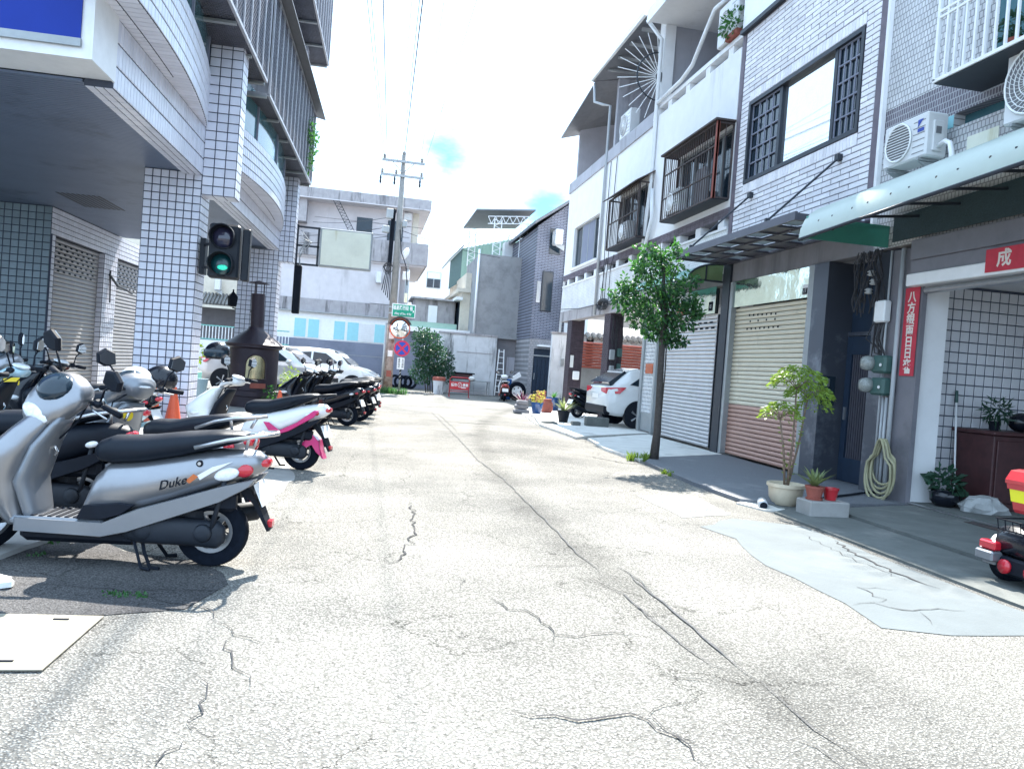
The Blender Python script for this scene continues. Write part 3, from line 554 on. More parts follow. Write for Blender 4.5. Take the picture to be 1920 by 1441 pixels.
# air conditioners
def ac(loc, w, h, d, label, r=.22, logo=False, face='x', grp='air conditioner units on the walls', brackets=True):
    """outdoor unit facing -x, loc = lower rear corner (x of wall, y centre, z)"""
    x, y, z = loc; x0 = x-.12-d; t = thing('air_conditioner', label, 'air conditioner', (x0, y, z), group=grp)
    b = MB(); b.bbox((x0, y-w/2, z), (x0+d, y+w/2, z+h), .02); b.build('casing', 'ac_white', t)
    cy = y+w*.12; cz = z+h*.5
    b = MB(); b.cyl((x0-.004, cy, cz), (x0-.014, cy, cz), r, 24); b.build('fan_opening', 'ac_grey', t)
    b = MB()
    b.tube([(x0-.02, cy+r*math.cos(a), cz+r*math.sin(a)) for a in [i*math.pi/12 for i in range(24)]], .012, 5, True)
    if logo:
        for i in range(13):
            q = -r+.02+i*(2*r-.04)/12; c = math.sqrt(max(0, r*r-q*q)); b.box((x0-.026, cy-c, cz+q-.004), (x0-.018, cy+c, cz+q+.004))
    else:
        for k in range(5): rr = r*(k+1)/6; b.tube([(x0-.02, cy+rr*math.cos(i*math.pi/10), cz+rr*math.sin(i*math.pi/10)) for i in range(20)], .0055, 4, True)
        for k in range(34):
            a = k*2*math.pi/34; b.tube([(x0-.022, cy+q*r*math.cos(a+q*.8), cz+q*r*math.sin(a+q*.8)) for q in (.2, .4, .6, .8, 1)], .0035, 3)
        b.cyl((x0-.03, cy, cz), (x0-.018, cy, cz), r*.16, 12)
    b.build('fan_grille', 'white_metal', t)
    b = MB()
    for i in range(6): b.box((x0-.004, y-w/2+.03, z+h*.12+i*h*.14), (x0, cy-r-.02 if cy-r-.02 > y-w/2+.05 else y-w/2+.06, z+h*.12+i*h*.14+.008))
    b.build('panel_ribs', 'ac_grey', t)
    if logo:
        b = MB(); b.prism([(y-w*.30, z+h*.86), (y-w*.42, z+h*.86), (y-w*.30, z+h*.70)], x0-.003, x0-.006, axis='x'); b.prism([(y-w*.30, z+h*.66), (y-w*.44, z+h*.66), (y-w*.44, z+h*.58), (y-w*.30, z+h*.58)], x0-.003, x0-.006, axis='x'); b.build('blue_badge', 'sign_blue', t)
        b = MB(); b.bbox((x0+d*.25, y-w/2-.03, z+.06), (x0+d*.75, y-w/2, z+h*.8), .01); b.build('service_cover', 'ac_white', t)
        b = MB(); b.box((x0+d*.35, y-w/2-.034, z+h*.5), (x0+d*.6, y-w/2-.031, z+h*.66)); b.build('rating_label', 'ac_grey', t)
    if brackets:
        b = MB()
        for yy in (y-w*.36, y+w*.36):
            b.box((x0-.02, yy-.02, z-.035), (x, yy+.02, z-.005)); b.prism([(x, z-.04), (x, z-.26), (x-.03, z-.26), (x0, z-.05)], yy-.012, yy+.012)
        b.build('bracket', 'galv', t)
    return t
ac((FX, 8.83, 4.40), .80, .55, .30, 'white air conditioner with blue badge beside the narrow gutter pipe', .235, True)
ac((FX, 6.72, 4.38), 1.0, .80, .34, 'large air conditioner with spiral fan guard below the white window cage', .36)
t = thing('coolant_hose', 'white insulated coolant hose bending from the badged air conditioner to the awning', 'hose', (6.6, 8.3, 4.5))
b = MB(); b.tube([(6.68, 8.40, 4.52), (6.66, 8.25, 4.54), (6.62, 8.12, 4.47), (6.6, 8.06, 4.33), (6.6, 8.05, 4.05)], .032, 8); b.build('hose', 'white_metal', t, True)
# window cage above
def cage(t, x0, x1, y0, y1, z0, z1, m, pitch, bar=.011, rails=(.5,), floor=True, top=None, sides=True):
    b = MB(); e = .02
    for y in (y0, y1):
        for x in (x0, x1): b.box((x-e, y-e, z0), (x+e, y+e, z1))
    for z in (z0, z1): b.box((x0-e, y0-e, z-e), (x0+e, y1+e, z+e)); b.box((x0, y0-e*.9, z-e*.9), (x1, y0+e*.9, z+e*.9)); b.box((x0, y1-e*.9, z-e*.9), (x1, y1+e*.9, z+e*.9))
    for r in rails: z = z0+(z1-z0)*r; b.box((x0-e*.7, y0, z-e*.7), (x0+e*.7, y1, z+e*.7))
    b.build('frame', m, t)
    n = int((y1-y0)/pitch); me = MB()
    me.box((-bar, -bar, 0), (bar, bar, z1-z0)); o = me.build('bar', m, None); mesh = o.data; bpy.data.objects.remove(o); org = ORG[t.name]
    for i in range(1, n): inst('bar', mesh, t, Matrix.Translation(Vector((x0, y0+(y1-y0)*i/n, z0))-org))
    if sides:
        k = max(2, int(abs(x1-x0)/pitch))
        for y in (y0, y1):
            for i in range(1, k): inst('bar', mesh, t, Matrix.Translation(Vector((x0+(x1-x0)*i/k, y, z0))-org))
    if floor: b = MB(); b.box((x0, y0, z0-.035), (x1, y1, z0-.022)); b.build('floor_tray', 'dark_metal', t)
t = thing('white_window_cage', 'white barred window cage high on the shop house, cut by the frame', 'window cage', (6.3, 6.5, 5.1))
cage(t, 6.3, 6.94, 4.6, 8.07, 5.14, 6.9, 'white_metal', .14, .013, (.42, .46))
w = MB(); w.box((FX+.01, 4.8, 5.5), (FX-.006, 7.9, 6.9)); w.build('window', 'glass_teal', SH)
t = thing('potted_plant', 'small plant in a brown pot standing inside the white window cage', 'plant', (6.5, 7.3, 5.15))
b = MB(); b.lathe((6.55, 7.2, 5.15), [(.08, 0), (.11, .16)], 10); b.build('pot', 'terracotta', t)
def leaves(n, cen, rad, size, seed, asp=.45, droop=.3, shell=.0):
    rr = random.Random(seed); b = MB()
    for i in range(n):
        while True:
            v = Vector((rr.uniform(-1, 1), rr.uniform(-1, 1), rr.uniform(-1, 1)))
            if shell <= v.length <= 1: break
        c = Vector(cen) + Vector((v.x*rad[0], v.y*rad[1], v.z*rad[2])); s = size*rr.uniform(.6, 1.3)
        d = (v + Vector((rr.uniform(-1, 1), rr.uniform(-1, 1), rr.uniform(-1, 1)-droop))).normalized(); a = d.orthogonal().normalized(); a = Matrix.Rotation(rr.uniform(0, 6.28), 3, d) @ a; q = d.cross(a)*s*.12
        b.add([c, c+d*s*.5+a*s*asp*.5+q, c+d*s, c+d*s*.5-a*s*asp*.5+q], [(0, 1, 2), (0, 2, 3)])
    return b
leaves(90, (6.55, 7.2, 5.45), (.14, .2, .16), .1, 3).build('foliage', 'leaf_dark', t)
t = thing('phone_number_sign', 'faded painted sign with a phone number on the tiles above the awning', 'sign', (FX, 8, 4.45))
b = MB(); b.box((FX-.008, 7.76, 4.28), (FX-.002, 8.24, 4.62)); b.build('board', 'board_face', t)
text('080-031190', .115, 'sign_blue', t, frame_M((FX-.010, 8.0, 4.36), (0, -1, 0), ZU), depth=.001, sx=.72)
# electricity meters, conduits, hose
t = thing('electric_meters', 'two green electric meters with round glass dials beside the navy door', 'meter', (FX, 9.4, 1.7))
for z in (1.83, 1.53):
    b = MB(); b.bbox((FX-.16, 9.20, z-.11), (FX, 9.50, z+.13), .03); b.build('meter_box', 'meter_green', t)
    b = MB(); b.lathe((FX-.16, 9.50, z+.02), [(.10, .03), (.105, -.04), (.09, -.10), (.02, -.125)], 16, axis='x'); b.build('dial_dome', 'meter_glass', t, True)
    b = MB(); b.cyl((FX-.165, 9.27, z), (FX-.175, 9.27, z), .022, 8); b.build('seal', 'sign_white', t)
t = thing('junction_box', 'weathered white junction box with dangling wires above the electric meters', 'box', (FX, 9.45, 2.5))
b = MB(); b.bbox((FX-.12, 9.36, 2.42), (FX, 9.58, 2.72), .02); b.build('casing', 'white_metal', t)
b = MB()
for i in range(9):
    rr = random.Random(i); y = 9.4+.03*i; b.tube([(FX-.06, y, 2.42), (FX-.08+rr.uniform(-.05, .05), y+rr.uniform(-.08, .08), 2.2), (FX-.05, y+rr.uniform(-.1, .1), 2.05+rr.uniform(-.1, .1)), (FX-.03, 9.4, 1.96)], .010, 5)
b.build('wires', 'wire', t)
t = thing('cable_bundle', 'tangled dark cables and insulators hanging over the navy door', 'cables', (7.0, 9.8, 3))
b = MB()
for i in range(26):
    rr = random.Random(100+i); y = 9.6+rr.uniform(0, .45); x = FX-.02-rr.uniform(0, .1); z = 3.45
    P = [(x, y, z)]
    for k in range(5): y += rr.uniform(-.09, .09); x += rr.uniform(-.05, .05); z -= rr.uniform(.12, .22); P.append((x, y, z))
    b.tube(P, .009, 5)
b.build('cables', 'wire', t)
for k, (yy, zz) in enumerate(((9.72, 3.08), (9.66, 2.95), (9.75, 2.83))):
    b = MB(); b.lathe((FX-.1, yy, zz), [(.03, 0), (.06, .02), (.03, .04), (.06, .06), (.03, .08)], 8); b.build('insulator', 'cloth_grey', t, True)
t = thing('conduit_pipes', 'vertical grey conduit pipes between the couplet and the meters', 'pipes', (FX, 9.3, 0))
for y, r, z1 in ((9.16, .03, 3.4), (9.26, .022, 1.4), (9.33, .018, 1.4), (9.40, .015, 3.4)): b = MB(); b.cyl((FX-.04, y, .06), (FX-.04, y, z1), r, 8); b.build('pipe', 'pipe_grey', t, True)
t = thing('garden_hose', 'coiled yellowish garden hose hanging on the pipes beside the navy door', 'hose', (FX-.1, 9.1, .6))
for i in range(5):
    rr = random.Random(i+5); cy = 9.12+rr.uniform(-.05, .05); ry = .20+.06*i/5+rr.uniform(-.02, .04); rz = .30+.03*i; zc = .82-rz*.95
    b = MB(); b.tube([(FX-.10-.022*i+.02*math.sin(a*2), cy+ry*math.sin(a)*(1 if math.cos(a) < .3 else .62), zc+rz*math.cos(a)) for a in [k*math.pi/14 for k in range(28)]], .018, 6, True); b.build('hose_loop', 'hose', t, True)
b = MB(); b.tube([(FX-.1, 9.2, .12), (FX-.2, 9.4, .07), (FX-.5, 9.2, .07), (FX-1.0, 8.9, .07), (FX-1.5, 8.55, .07)], .016, 6); b.build('hose_end', 'rubber', t, True)
# shop interior things
t = thing('wooden_cabinet', 'dark red wooden cabinet inside the open shop', 'cabinet', (8.6, 8.75, 0))
b = MB(); b.bbox((7.86, 8.42, .06), (9.6, 9.1, 1.02), .01); b.build('carcass', 'wood_red', t)
b = MB(); b.bbox((7.82, 8.38, 1.023), (9.65, 9.12, 1.07), .01); b.build('top', 'wood_red', t)
for i in range(3): b = MB(); b.bbox((7.9+i*.57, 8.395, .16), (8.42+i*.57, 8.418, .96), .008); d = b.build('door', 'wood_red', t); b = MB(); b.ell((8.36+i*.57, 8.385, .6), (.015, .015, .015), 6, 4); b.build('knob', 'brass', d)
t = thing('broom', 'long pole broom leaning on the tiled wall beside the cabinet', 'broom', (7.75, 9.0, 0))
b = MB(); b.cyl((7.72, 8.85, .12), (7.86, 9.12, 1.55), .013, 8); b.build('pole', 'white_metal', t, True)
b = MB(); b.cyl((7.845, 9.09, 1.40), (7.862, 9.124, 1.56), .02, 8); b.build('grip', 'meter_green', t, True)
b = MB(); b.bbox((7.58, 8.78, .06), (7.85, 8.9, .15), .03); b.build('head', 'black_plastic', t)
t = thing('cloth_heap', 'crumpled grey cloth lying on the shop floor by the cabinet', 'cloth', (7.75, 8.35, .06))
b = MB(); rr = random.Random(4); rg = []
for k, (s, z) in enumerate(((1, .0), (1.02, .05), (.8, .11), (.5, .16), (.15, .18))):
    rg.append([(7.68+(.30*s*math.cos(a)+rr.uniform(-.03, .03)), 8.3+(.22*s*math.sin(a)+rr.uniform(-.03, .03)), .061+z+rr.uniform(0, .03)*(k > 0)) for a in [i*math.pi/10 for i in range(20)]])
b.loft(rg); b.build('cloth', 'cloth_grey', t)
t = thing('potted_plant', 'dark leafy plant in a black bowl on the shop floor by the white pillar', 'plant', (7.35, 8.7, .06))
b = MB(); b.lathe((7.38, 8.62, .06), [(.10, 0), (.17, .07), (.18, .17), (.15, .21)], 14); b.build('pot', 'black_gloss', t, True)
b = leaves(130, (7.38, 8.62, .36), (.22, .2, .16), .13, 8, .5); b.build('foliage', 'leaf_dark', t)
t = thing('potted_plant', 'small spiky plant in a dark pot on top of the wooden cabinet', 'plant', (8.15, 8.75, 1.07))
b = MB(); b.lathe((8.15, 8.75, 1.072), [(.05, 0), (.07, .12)], 10); b.build('pot', 'rubber', t)
leaves(110, (8.15, 8.75, 1.32), (.14, .14, .14), .14, 9, .14).build('foliage', 'leaf_dark', t)
for x, rx, m2, lb in ((8.5, .16, 'black_gloss', 'black crash helmet resting on the wooden cabinet'), (9.0, .15, 'glass_teal', 'teal crash helmet resting on the wooden cabinet')):
    t = thing('helmet', lb, 'helmet', (x, 8.7, 1.07)); b = MB(); b.ell((x, 8.7, 1.20), (rx, .14, .13), 14, 8); b.build('shell', m2, t, True)
# ---------------------------------------------------------------- purple brick house
t = PB = thing('purple_brick_house', 'lavender brick town house with wide window and steel roller shutter', 'building', (FX, 12.2, 0))
Y0, Y1 = 9.90, 14.52
b = MB()
for a, c in (((FX, Y0, 3.92), (FX+.22, 10.47, 13.8)), ((FX, 14.03, 3.92), (FX+.22, Y1, 13.8)), ((FX, 10.47, 3.92), (FX+.22, 14.03, 5.33)), ((FX, 10.47, 6.92), (FX+.22, 14.03, 13.8))): b.box(a, c)
b.build('wall', 'brick_joint', t)
wallbox(t, 'rear_body', Y0, Y1, 3.6, 13.7, 'grey_wall', FX+.6, 16)
BW = Y1-.16-(Y0+.22)
rc = grid((FX, Y1-.16, 3.93), -YU, ZU, BW, 1.19, .46, .0885, .015, 0, None, True)+grid((FX, Y1-.16, 5.12), -YU, ZU, .32, 2.01, .46, .0885, .015, 0, None, True)+grid((FX, 10.46, 5.12), -YU, ZU, 10.46-Y0-.22, 2.01, .46, .0885, .015, 0, None, True)
rc += grid((FX, Y1-.16, 7.13), -YU, ZU, BW, 6.5, .46, .0885, .015, 0, lambda u, v: Y1-.16-u > 12.75 and 7.13+v > 8.42, True)
rc += grid((FX, 14.035, 6.93), -YU, ZU, 3.57, .195, .088, .195, .012) + grid((FX, 14.035, 5.125), -YU, ZU, 3.57, .20, .088, .20, .012)
pieces(t, 'brick', rc, 'purple_brick', .011, rest='small_bricks')
b = MB(); b.box((FX-.012, Y0+.01, 3.93), (FX+.02, Y0+.2, 13.7)); b.box((FX-.012, Y1-.14, 3.93), (FX+.02, Y1-.005, 13.7)); b.build('corner_pilaster', 'band_brick', t)
# window: frame, casements with muntins, big pane
b = MB()
for a, c in (((FX-.02, 10.47, 5.33), (FX+.14, 14.03, 5.40)), ((FX-.02, 10.47, 6.85), (FX+.14, 14.03, 6.92)), ((FX-.02, 10.47, 5.40), (FX+.14, 10.54, 6.85)), ((FX-.02, 13.96, 5.40), (FX+.14, 14.03, 6.85)), ((FX+.02, 11.18, 5.40), (FX+.13, 11.26, 6.85)), ((FX+.02, 12.84, 5.40), (FX+.13, 12.93, 6.85))): b.box(a, c)
wf = b.build('window', 'dark_metal', t)
b = MB(); b.box((FX+.08, 11.262, 5.402), (FX+.09, 12.838, 6.848)); b.build('pane', 'glass_sky', wf)
for y0, y1, nc in ((10.545, 11.175, 4), (12.935, 13.955, 4)):
    b = MB(); b.box((FX+.07, y0, 5.402), (FX+.08, y1, 6.848)); b.build('pane', 'glass_dark', wf)
    b = MB(); e = .012
    for i in range(nc+1): y = y0+e+(y1-y0-2*e)*i/nc; b.box((FX+.035, y-e, 5.405), (FX+.055, y+e, 6.845))
    for j in range(6): z = 5.42+j*1.41/5; b.box((FX+.032, y0, z-e), (FX+.058, y1, z+e))
    b.build('muntin_grid', 'bluegrey_paint', wf)
b = MB(); b.box((FX-.10, 12.6, 8.40), (FX-.013, 14.5, 8.48)); b.build('ledge', 'dark_metal', t)
b = MB(); b.box((FX-.05, 12.75, 8.50), (FX+.05, 14.5, 10.6)); b.build('upper_window', 'white_metal', t)
b = MB(); b.box((FX-.056, 12.85, 9.0), (FX-.051, 13.5, 10.3)); b.build('pane', 'glass_dark', t)
# ground floor
wallbox(t, 'lintel_beam', 9.44, Y1, 3.45, 3.915, 'grey_slab', FX+.03, FX+.25)
b = MB(); b.box((FX+.03, 11.46, 2.935), (FX+.06, 14.12, 3.44)); b.build('shutter_header', 'mirror_steel', t)
shutter(t, 11.46, 14.12, .06, 2.93, FX+.12, .083, ('slat_cream', 'slat_brown'), 1.03, holes=[(13.55-i*.16, 2.76-i*.004, .045) for i in range(7)]+[(13.5-i*.3, 2.64, .045) for i in range(4)]+[(13.6-i*.16, 2.50, .045) for i in range(8)])
for y0, y1 in ((11.30, 11.458), (14.122, 14.24)): b = MB(); b.box((FX, y0, .055), (FX+.11, y1, 3.44)); b.build('shutter_jamb', 'galv', t)
b = MB(); b.box((FX-.01, 10.9, .055), (FX+.5, 11.297, 3.44)); b.build('steel_pier', 'brushed', t)
b = MB(); b.box((FX-.02, 14.245, .04), (FX+.25, 14.55, 3.9)); b.build('dark_post', 'dark_metal', t)
b = MB(); b.box((6.90+.05, 10.885, 1.21), (7.20, 10.898, 1.66)); ip = b.build('mailbox_panel', 'glass_dark', t)
b = MB(); b.box((7.0, 10.878, 1.50), (7.1, 10.884, 1.62)); b.build('intercom', 'steel', ip)
b = MB(); b.box((FX+.022, 11.50, 2.98), (FX+.028, 11.66, 3.15)); npl = b.build('house_number_plate', 'sign_white', t)
b = MB(); b.box((FX+.017, 11.51, 2.99), (FX+.021, 11.65, 3.09)); b.build('number_field', 'rubber', npl)
text('17', .09, 'sign_white', npl, frame_M((FX+.016, 11.58, 3.04), (0, -1, 0), ZU), depth=.001)
dr = MB(); dr.box((7.40, 9.9, .06), (7.45, 10.89, 2.30)); dr = dr.build('door', 'door_navy', t)
b = MB()
for a, c in (((7.36, 9.9, .06), (7.395, 10.02, 2.30)), ((7.36, 10.76, .06), (7.395, 10.89, 2.30)), ((7.361, 10.02, .06), (7.395, 10.76, .42)), ((7.361, 10.02, 2.02), (7.395, 10.76, 2.30))): b.box(a, c)
b.build('leaf_frame', 'door_navy', dr)
sv = MB(); sv.box((7.372, -.014, .42), (7.395, .014, 2.02)); so_ = sv.build('s', 'canopy_metal'); sm = so_.data; bpy.data.objects.remove(so_)
for i in range(13): inst('slat', sm, dr, Matrix.Translation(Vector((0, 10.06+i*.055, 0))-Vector((FX, 12.2, 0))*1.0 - Vector((0, 0, 0))) )
b = MB(); b.box((7.335, 10.79, 1.0), (7.358, 10.83, 1.2)); b.build('handle', 'steel', dr)
b = MB(); b.box((7.355, 9.7, 2.31), (7.45, 10.895, 2.37)); b.build('transom_rail', 'brushed', t)
b = MB(); b.box((7.41, 9.7, 2.372), (7.44, 10.895, 3.44)); b.build('transom_panel', 'door_navy', t)
b = MB(); b.box((7.05, 9.43, .05), (7.5, 9.895, 3.44)); b.build('meter_wall', 'brushed', t)
b = MB(); b.box((7.5, 9.43, .0), (7.7, 14.3, 3.44)); b.build('inner_wall', 'dark_metal', t)
# entrance canopy on two stay rods
t = thing('steel_canopy', 'dark steel canopy with frosted roof panels above the brown shutter', 'canopy', (5.76, 12.2, 3.8))
b = MB(); b.box((5.76, 9.98, 3.80), (5.80, 14.42, 3.92)); b.box((5.80, 9.98, 3.80), (6.94, 10.03, 3.90)); b.box((5.80, 14.37, 3.80), (6.94, 14.42, 3.90)); b.box((6.90, 10.03, 3.80), (6.945, 14.37, 3.9)); b.build('frame', 'canopy_metal', t)
b = MB()
nx, ny = 3, 8; xs = [5.80+(1.10)*i/nx for i in range(nx+1)]; yy = [10.03+4.34*j/ny for j in range(ny+1)]
for i in range(nx):
    for j in range(ny):
        if (i+j) % 2: b.box((xs[i], yy[j], 3.83), (xs[i+1], yy[j+1], 3.842))
b.build('metal_panel', 'canopy_metal', t)
b = MB()
for x in xs[1:-1]: b.box((x-.02, 10.03, 3.80), (x+.02, 14.37, 3.829))
for y in yy[1:-1]: b.box((5.8, y-.015, 3.803), (6.9, y+.015, 3.826))
b.build('rib', 'canopy_metal', t)
for i in range(nx):
    for j in range(ny):
        if not (i+j) % 2: b = MB(); b.box((xs[i]+.02, yy[j]+.015, 3.845), (xs[i+1]-.02, yy[j+1]-.015, 3.855)); b.build('frosted_panel', 'frost', t)
for y in (10.83, 13.62):
    b = MB(); b.cyl((5.79, y, 3.93), (6.90, y, 5.02), .018, 8); r = b.build('stay_rod', 'dark_metal', t); b = MB(); b.box((6.86, y-.05, 4.98), (6.945, y+.05, 5.08)); b.box((5.765, y-.03, 3.90), (5.80, y+.03, 3.97)); b.build('bracket', 'dark_metal', r)
t = thing('gutter_pipe', 'narrow cream gutter pipe between the shop house and the brick house', 'pipe', (FX-.04, 9.88, 4))
b = MB(); b.box((FX-.07, 9.83, 3.7), (FX-.005, 9.89, 13.5)); b.build('pipe', 'white_wall', t)
# ---------------------------------------------------------------- white house on the right with arcade columns
t = WH = thing('white_house', 'white rendered town house with barred windows and dark brick arcade columns', 'building', (FX, 21, 0))
A0, A1 = 14.57, 27.95
wallbox(t, 'beam', 18.2, A1, 3.28, 3.65, 'grimy', FX-.02, FX+.3)
wallbox(t, 'spandrel', A0, A1, 3.652, 4.55, 'white_mosaic')
wallbox(t, 'vent_sill', A0, A1, 4.55, 4.60, 'white_wall', FX-.03, FX+.2)
for y in [A0+.2+i*1.12 for i in range(12)]: b = MB(); b.box((FX, y, 4.60), (FX+.2, y+.26, 4.80)); b.build('vent_pier', 'white_wall', t)
b = MB(); b.box((FX+.21, A0, 4.5), (FX+.24, A1, 4.9)); b.build('vent_void', 'glass_dark', t)
rc = grid((FX-.005, A1, 4.80), -YU, ZU, A1-A0, .2, .23, .05, .012)
b = MB(); b.box((FX, A0, 4.80), (FX+.2, A1, 5.0)); b.build('brick_band', 'brick_joint', t); pieces(t, 'brick', rc, 'band_brick', .01)
# second-floor wall with three openings
ops = [(14.62, 17.45, 5.17, 6.7), (19.1, 21.7, 5.1, 6.65), (23.8, 26.85, 5.15, 6.6)]
b = MB(); ycur = A0
for y0, y1, z0, z1 in ops:
    b.box((FX, ycur, 5.0), (FX+.2, y0, 8.0)); b.box((FX, y0, 5.0), (FX+.2, y1, z0)); b.box((FX, y0, z1), (FX+.2, y1, 8.0)); ycur = y1
b.box((FX, ycur, 5.0), (FX+.2, A1, 8.0)); b.build('wall', 'white_wall', t)
for i, (y0, y1, z0, z1) in enumerate(ops):
    b = MB(); b.box((FX+.14, y0, z0), (FX+.16, y1, z1)); w = b.build('window', 'glass_dark', t)
    n = 4; b = MB()
    for j in range(n+1): y = y0+(y1-y0)*j/n; b.box((FX+.10, y-.025, z0), (FX+.135, y+.025, z1))
    b.box((FX+.09, y0, z0), (FX+.136, y1, z0+.05)); b.box((FX+.09, y0, z1-.05), (FX+.136, y1, z1)); b.build('frame', 'galv', w)
b = MB()
for y0, y1 in ((24.55, 25.3), (25.32, 26.07)): b.box((FX+.10, y0+.03, 5.2), (FX+.12, y1-.03, 6.55))
b.build('curtain', 'bluegrey_paint', t)
b = MB(); b.box((FX-.07, 23.7, 5.06), (FX+.02, 26.95, 5.14)); b.build('window_sill', 'white_wall', t)
# parapet and recessed top floor
wallbox(t, 'parapet_cap', 19.25, A1+.02, 8.05, 8.42, 'grey_wall', FX-.04, FX+.22)
wallbox(t, 'parapet', 19.2, A1, 8.0, 8.05, 'white_wall', FX, FX+.2)
wallbox(t, 'parapet', A0, 19.2, 8.0, 8.22, 'white_wall', FX, FX+.2)
b = MB()
for y in (15.0, 16.1, 17.2, 18.3): b.box((FX+.02, y, 8.22), (FX+.18, y+.22, 8.42))
b.box((FX, A0, 8.42), (FX+.2, 19.2, 8.52)); b.build('parapet_rail', 'white_wall', t)
wallbox(t, 'rear_wall', A0, A1, 8.0, 10.9, 'grey_wall', 9.0, 9.2)
for y in (A1-.2, 23.35, 19.2): b = MB(); b.box((FX+.18, y, 8.0), (9.0, y+.18, 10.75)); b.build('partition_wall', 'grey_wall', t)
b = MB(); b.box((FX+.02, 19.1, 8.0), (FX+.3, 19.5, 10.9)); b.build('corner_post', 'white_wall', t)
b = MB(); b.box((8.98, 24.5, 8.4), (8.995, 25.4, 10.3)); b.box((8.98, 20.5, 8.4), (8.995, 21.5, 10.3)); b.build('rear_door', 'dark_metal', t)
b = MB(); b.box((9.3, A0, 3.3), (16, A1, 10.9)); b.build('rear_body', 'white_wall', t)
b = MB(); b.box((FX+.3, 18.95, 3.5), (9.3, A1-.002, 4.5)); b.build('arcade_ceiling', 'white_wall', t)
b = MB(); b.loft([[(6.52, A1+.3, 10.15), (6.52, 23.9, 10.75), (9.4, 23.9, 11.3), (9.4, A1+.3, 11.0)], [(6.52, A1+.3, 10.21), (6.52, 23.9, 10.81), (9.4, 23.9, 11.36), (9.4, A1+.3, 11.06)]]); b.build('roof', 'roof_metal', t)
b = MB(); b.loft([[(6.45, 24.0, 10.74), (6.45, 19.3, 10.84), (9.4, 19.3, 11.5), (9.4, 24.0, 11.4)], [(6.45, 24.0, 10.82), (6.45, 19.3, 10.92), (9.4, 19.3, 11.58), (9.4, 24.0, 11.48)]]); b.build('roof', 'roof_metal', t)
b = MB(); b.box((6.38, 19.2, 10.78), (6.46, 24.05, 10.93)); b.build('gutter', 'white_metal', t)
b = MB(); b.box((6.55, A0-.02, 10.6), (9.4, 19.15, 10.85)); b.build('roof', 'white_wall', t)
b = MB(); b.box((6.45, A0-.02, 10.55), (6.546, 19.15, 10.9)); b.build('fascia', 'white_metal', t)
for k in range(4): b = MB(); b.box((6.6, 19.9+k*1.0, 10.72+.01*k), (9.0, 19.98+k*1.0, 10.80)); b.build('rafter', 'galv', t)
b = MB(); b.tube([(6.50, 24.0, 10.7), (6.52, 23.9, 10.1), (6.7, 23.5, 9.9), (FX-.06, 23.35, 9.85), (FX-.06, 23.35, 3.3)], .045, 8); b.build('downpipe', 'pipe_grey', t, True)
b = MB(); b.tube([(6.5, 19.25, 10.7), (FX-.06, 19.14, 10.2), (FX-.06, 19.14, 6.3), (FX-.10, 19.2, 5.3), (FX-.06, 19.4, 4.2), (FX-.06, 19.4, 3.3)], .055, 8); b.build('downpipe', 'white_metal', t, True)
b = MB(); b.tube([(FX-.05, 19.2, 8.55), (FX-.05, 17.6, 8.60), (FX-.04, 17.0, 8.75), (FX-.02, 16.4, 9.3), (FX-.02, 16.0, 9.6), (FX+.1, 15.6, 9.7)], .05, 8); b.build('drain_pipe', 'white_metal', t, True)
# arcade columns (fine dark brick) and ground floor
for (x1, y0, y1) in ((7.44, 26.3, 26.9), (7.38, 21.9, 22.5)):
    b = MB(); b.cur = 0; b.box((FX+.02, y0, 0), (x1, y1, 3.5)); c = b.build('arcade_column', 'column_brick_x', t)
    rr = grid((FX+.02, y0, .05), XU, ZU, x1-FX-.02, 3.22, .22, .066, .012, 0, None, True)+grid((FX+.02, y1, .05), -YU, ZU, y1-y0, 3.22, .22, .066, .012, 0, None, True)
    bb = MB()
    for cc, u, v, w, h in rr: n = u.cross(v); bb.add([cc+u*(p[0]*w)+v*(p[1]*h)+n*(p[2]*.007) for p in TV], TF)
    bb.build('small_bricks', 'dark_brick', c, kind='stuff')
b = MB(); b.box((7.0, 26.285, 1.62), (7.12, 26.296, 2.05)); b.build('notice', 'paper', t)
t2 = thing('letter_box', 'white letter box on the far dark brick column', 'letter box', (7.1, 26.2, 1.3)); b = MB(); b.bbox((7.12, 26.16, 1.2), (7.34, 26.29, 1.5), .02); b.build('box', 'white_metal', t2)
t2 = thing('meter_board', 'electric meter boxes and hanging cables on the near dark brick column', 'meter', (7.2, 21.8, 1.6))
for k, (x, z, w, h) in enumerate(((7.0, 1.9, .14, .3), (7.22, 2.0, .15, .25), (7.02, 1.45, .13, .28), (7.24, 1.5, .12, .3))): b = MB(); b.bbox((x, 21.76, z), (x+w, 21.895, z+h), .015); b.build('meter_box', 'meter_green' if k % 2 else 'galv', t2)
b = MB()
for i in range(7): q = random.Random(i); x = 7.02+.05*i; b.tube([(x, 21.84, 3.2), (x+q.uniform(-.08, .08), 21.83, 2.6), (x+q.uniform(-.08, .08), 21.82, 2.0), (x, 21.85, 1.1)], .012, 5)
b.build('cables', 'wire', t2)
shutter(t, 14.92, 17.92, .07, 2.86, FX+.12, .085, ('slat_silver', 'slat_silver'), holes=[(16.6-i*.28, 2.70, .16) for i in range(6)]+[(16.5-i*.28, 2.58, .16) for i in range(6)])
b = MB(); b.box((FX+.02, 14.9, 2.87), (FX+.10, 17.95, 3.42)); b.build('shutter_header', 'mirror_steel', t)
b = MB(); b.box((FX+.012, 15.02, 2.93), (FX+.018, 15.2, 3.12)); b.build('house_number_plate', 'rubber', t)
text('15', .1, 'sign_white', t, frame_M((FX+.010, 15.11, 3.02), (0, -1, 0), ZU), depth=.001)
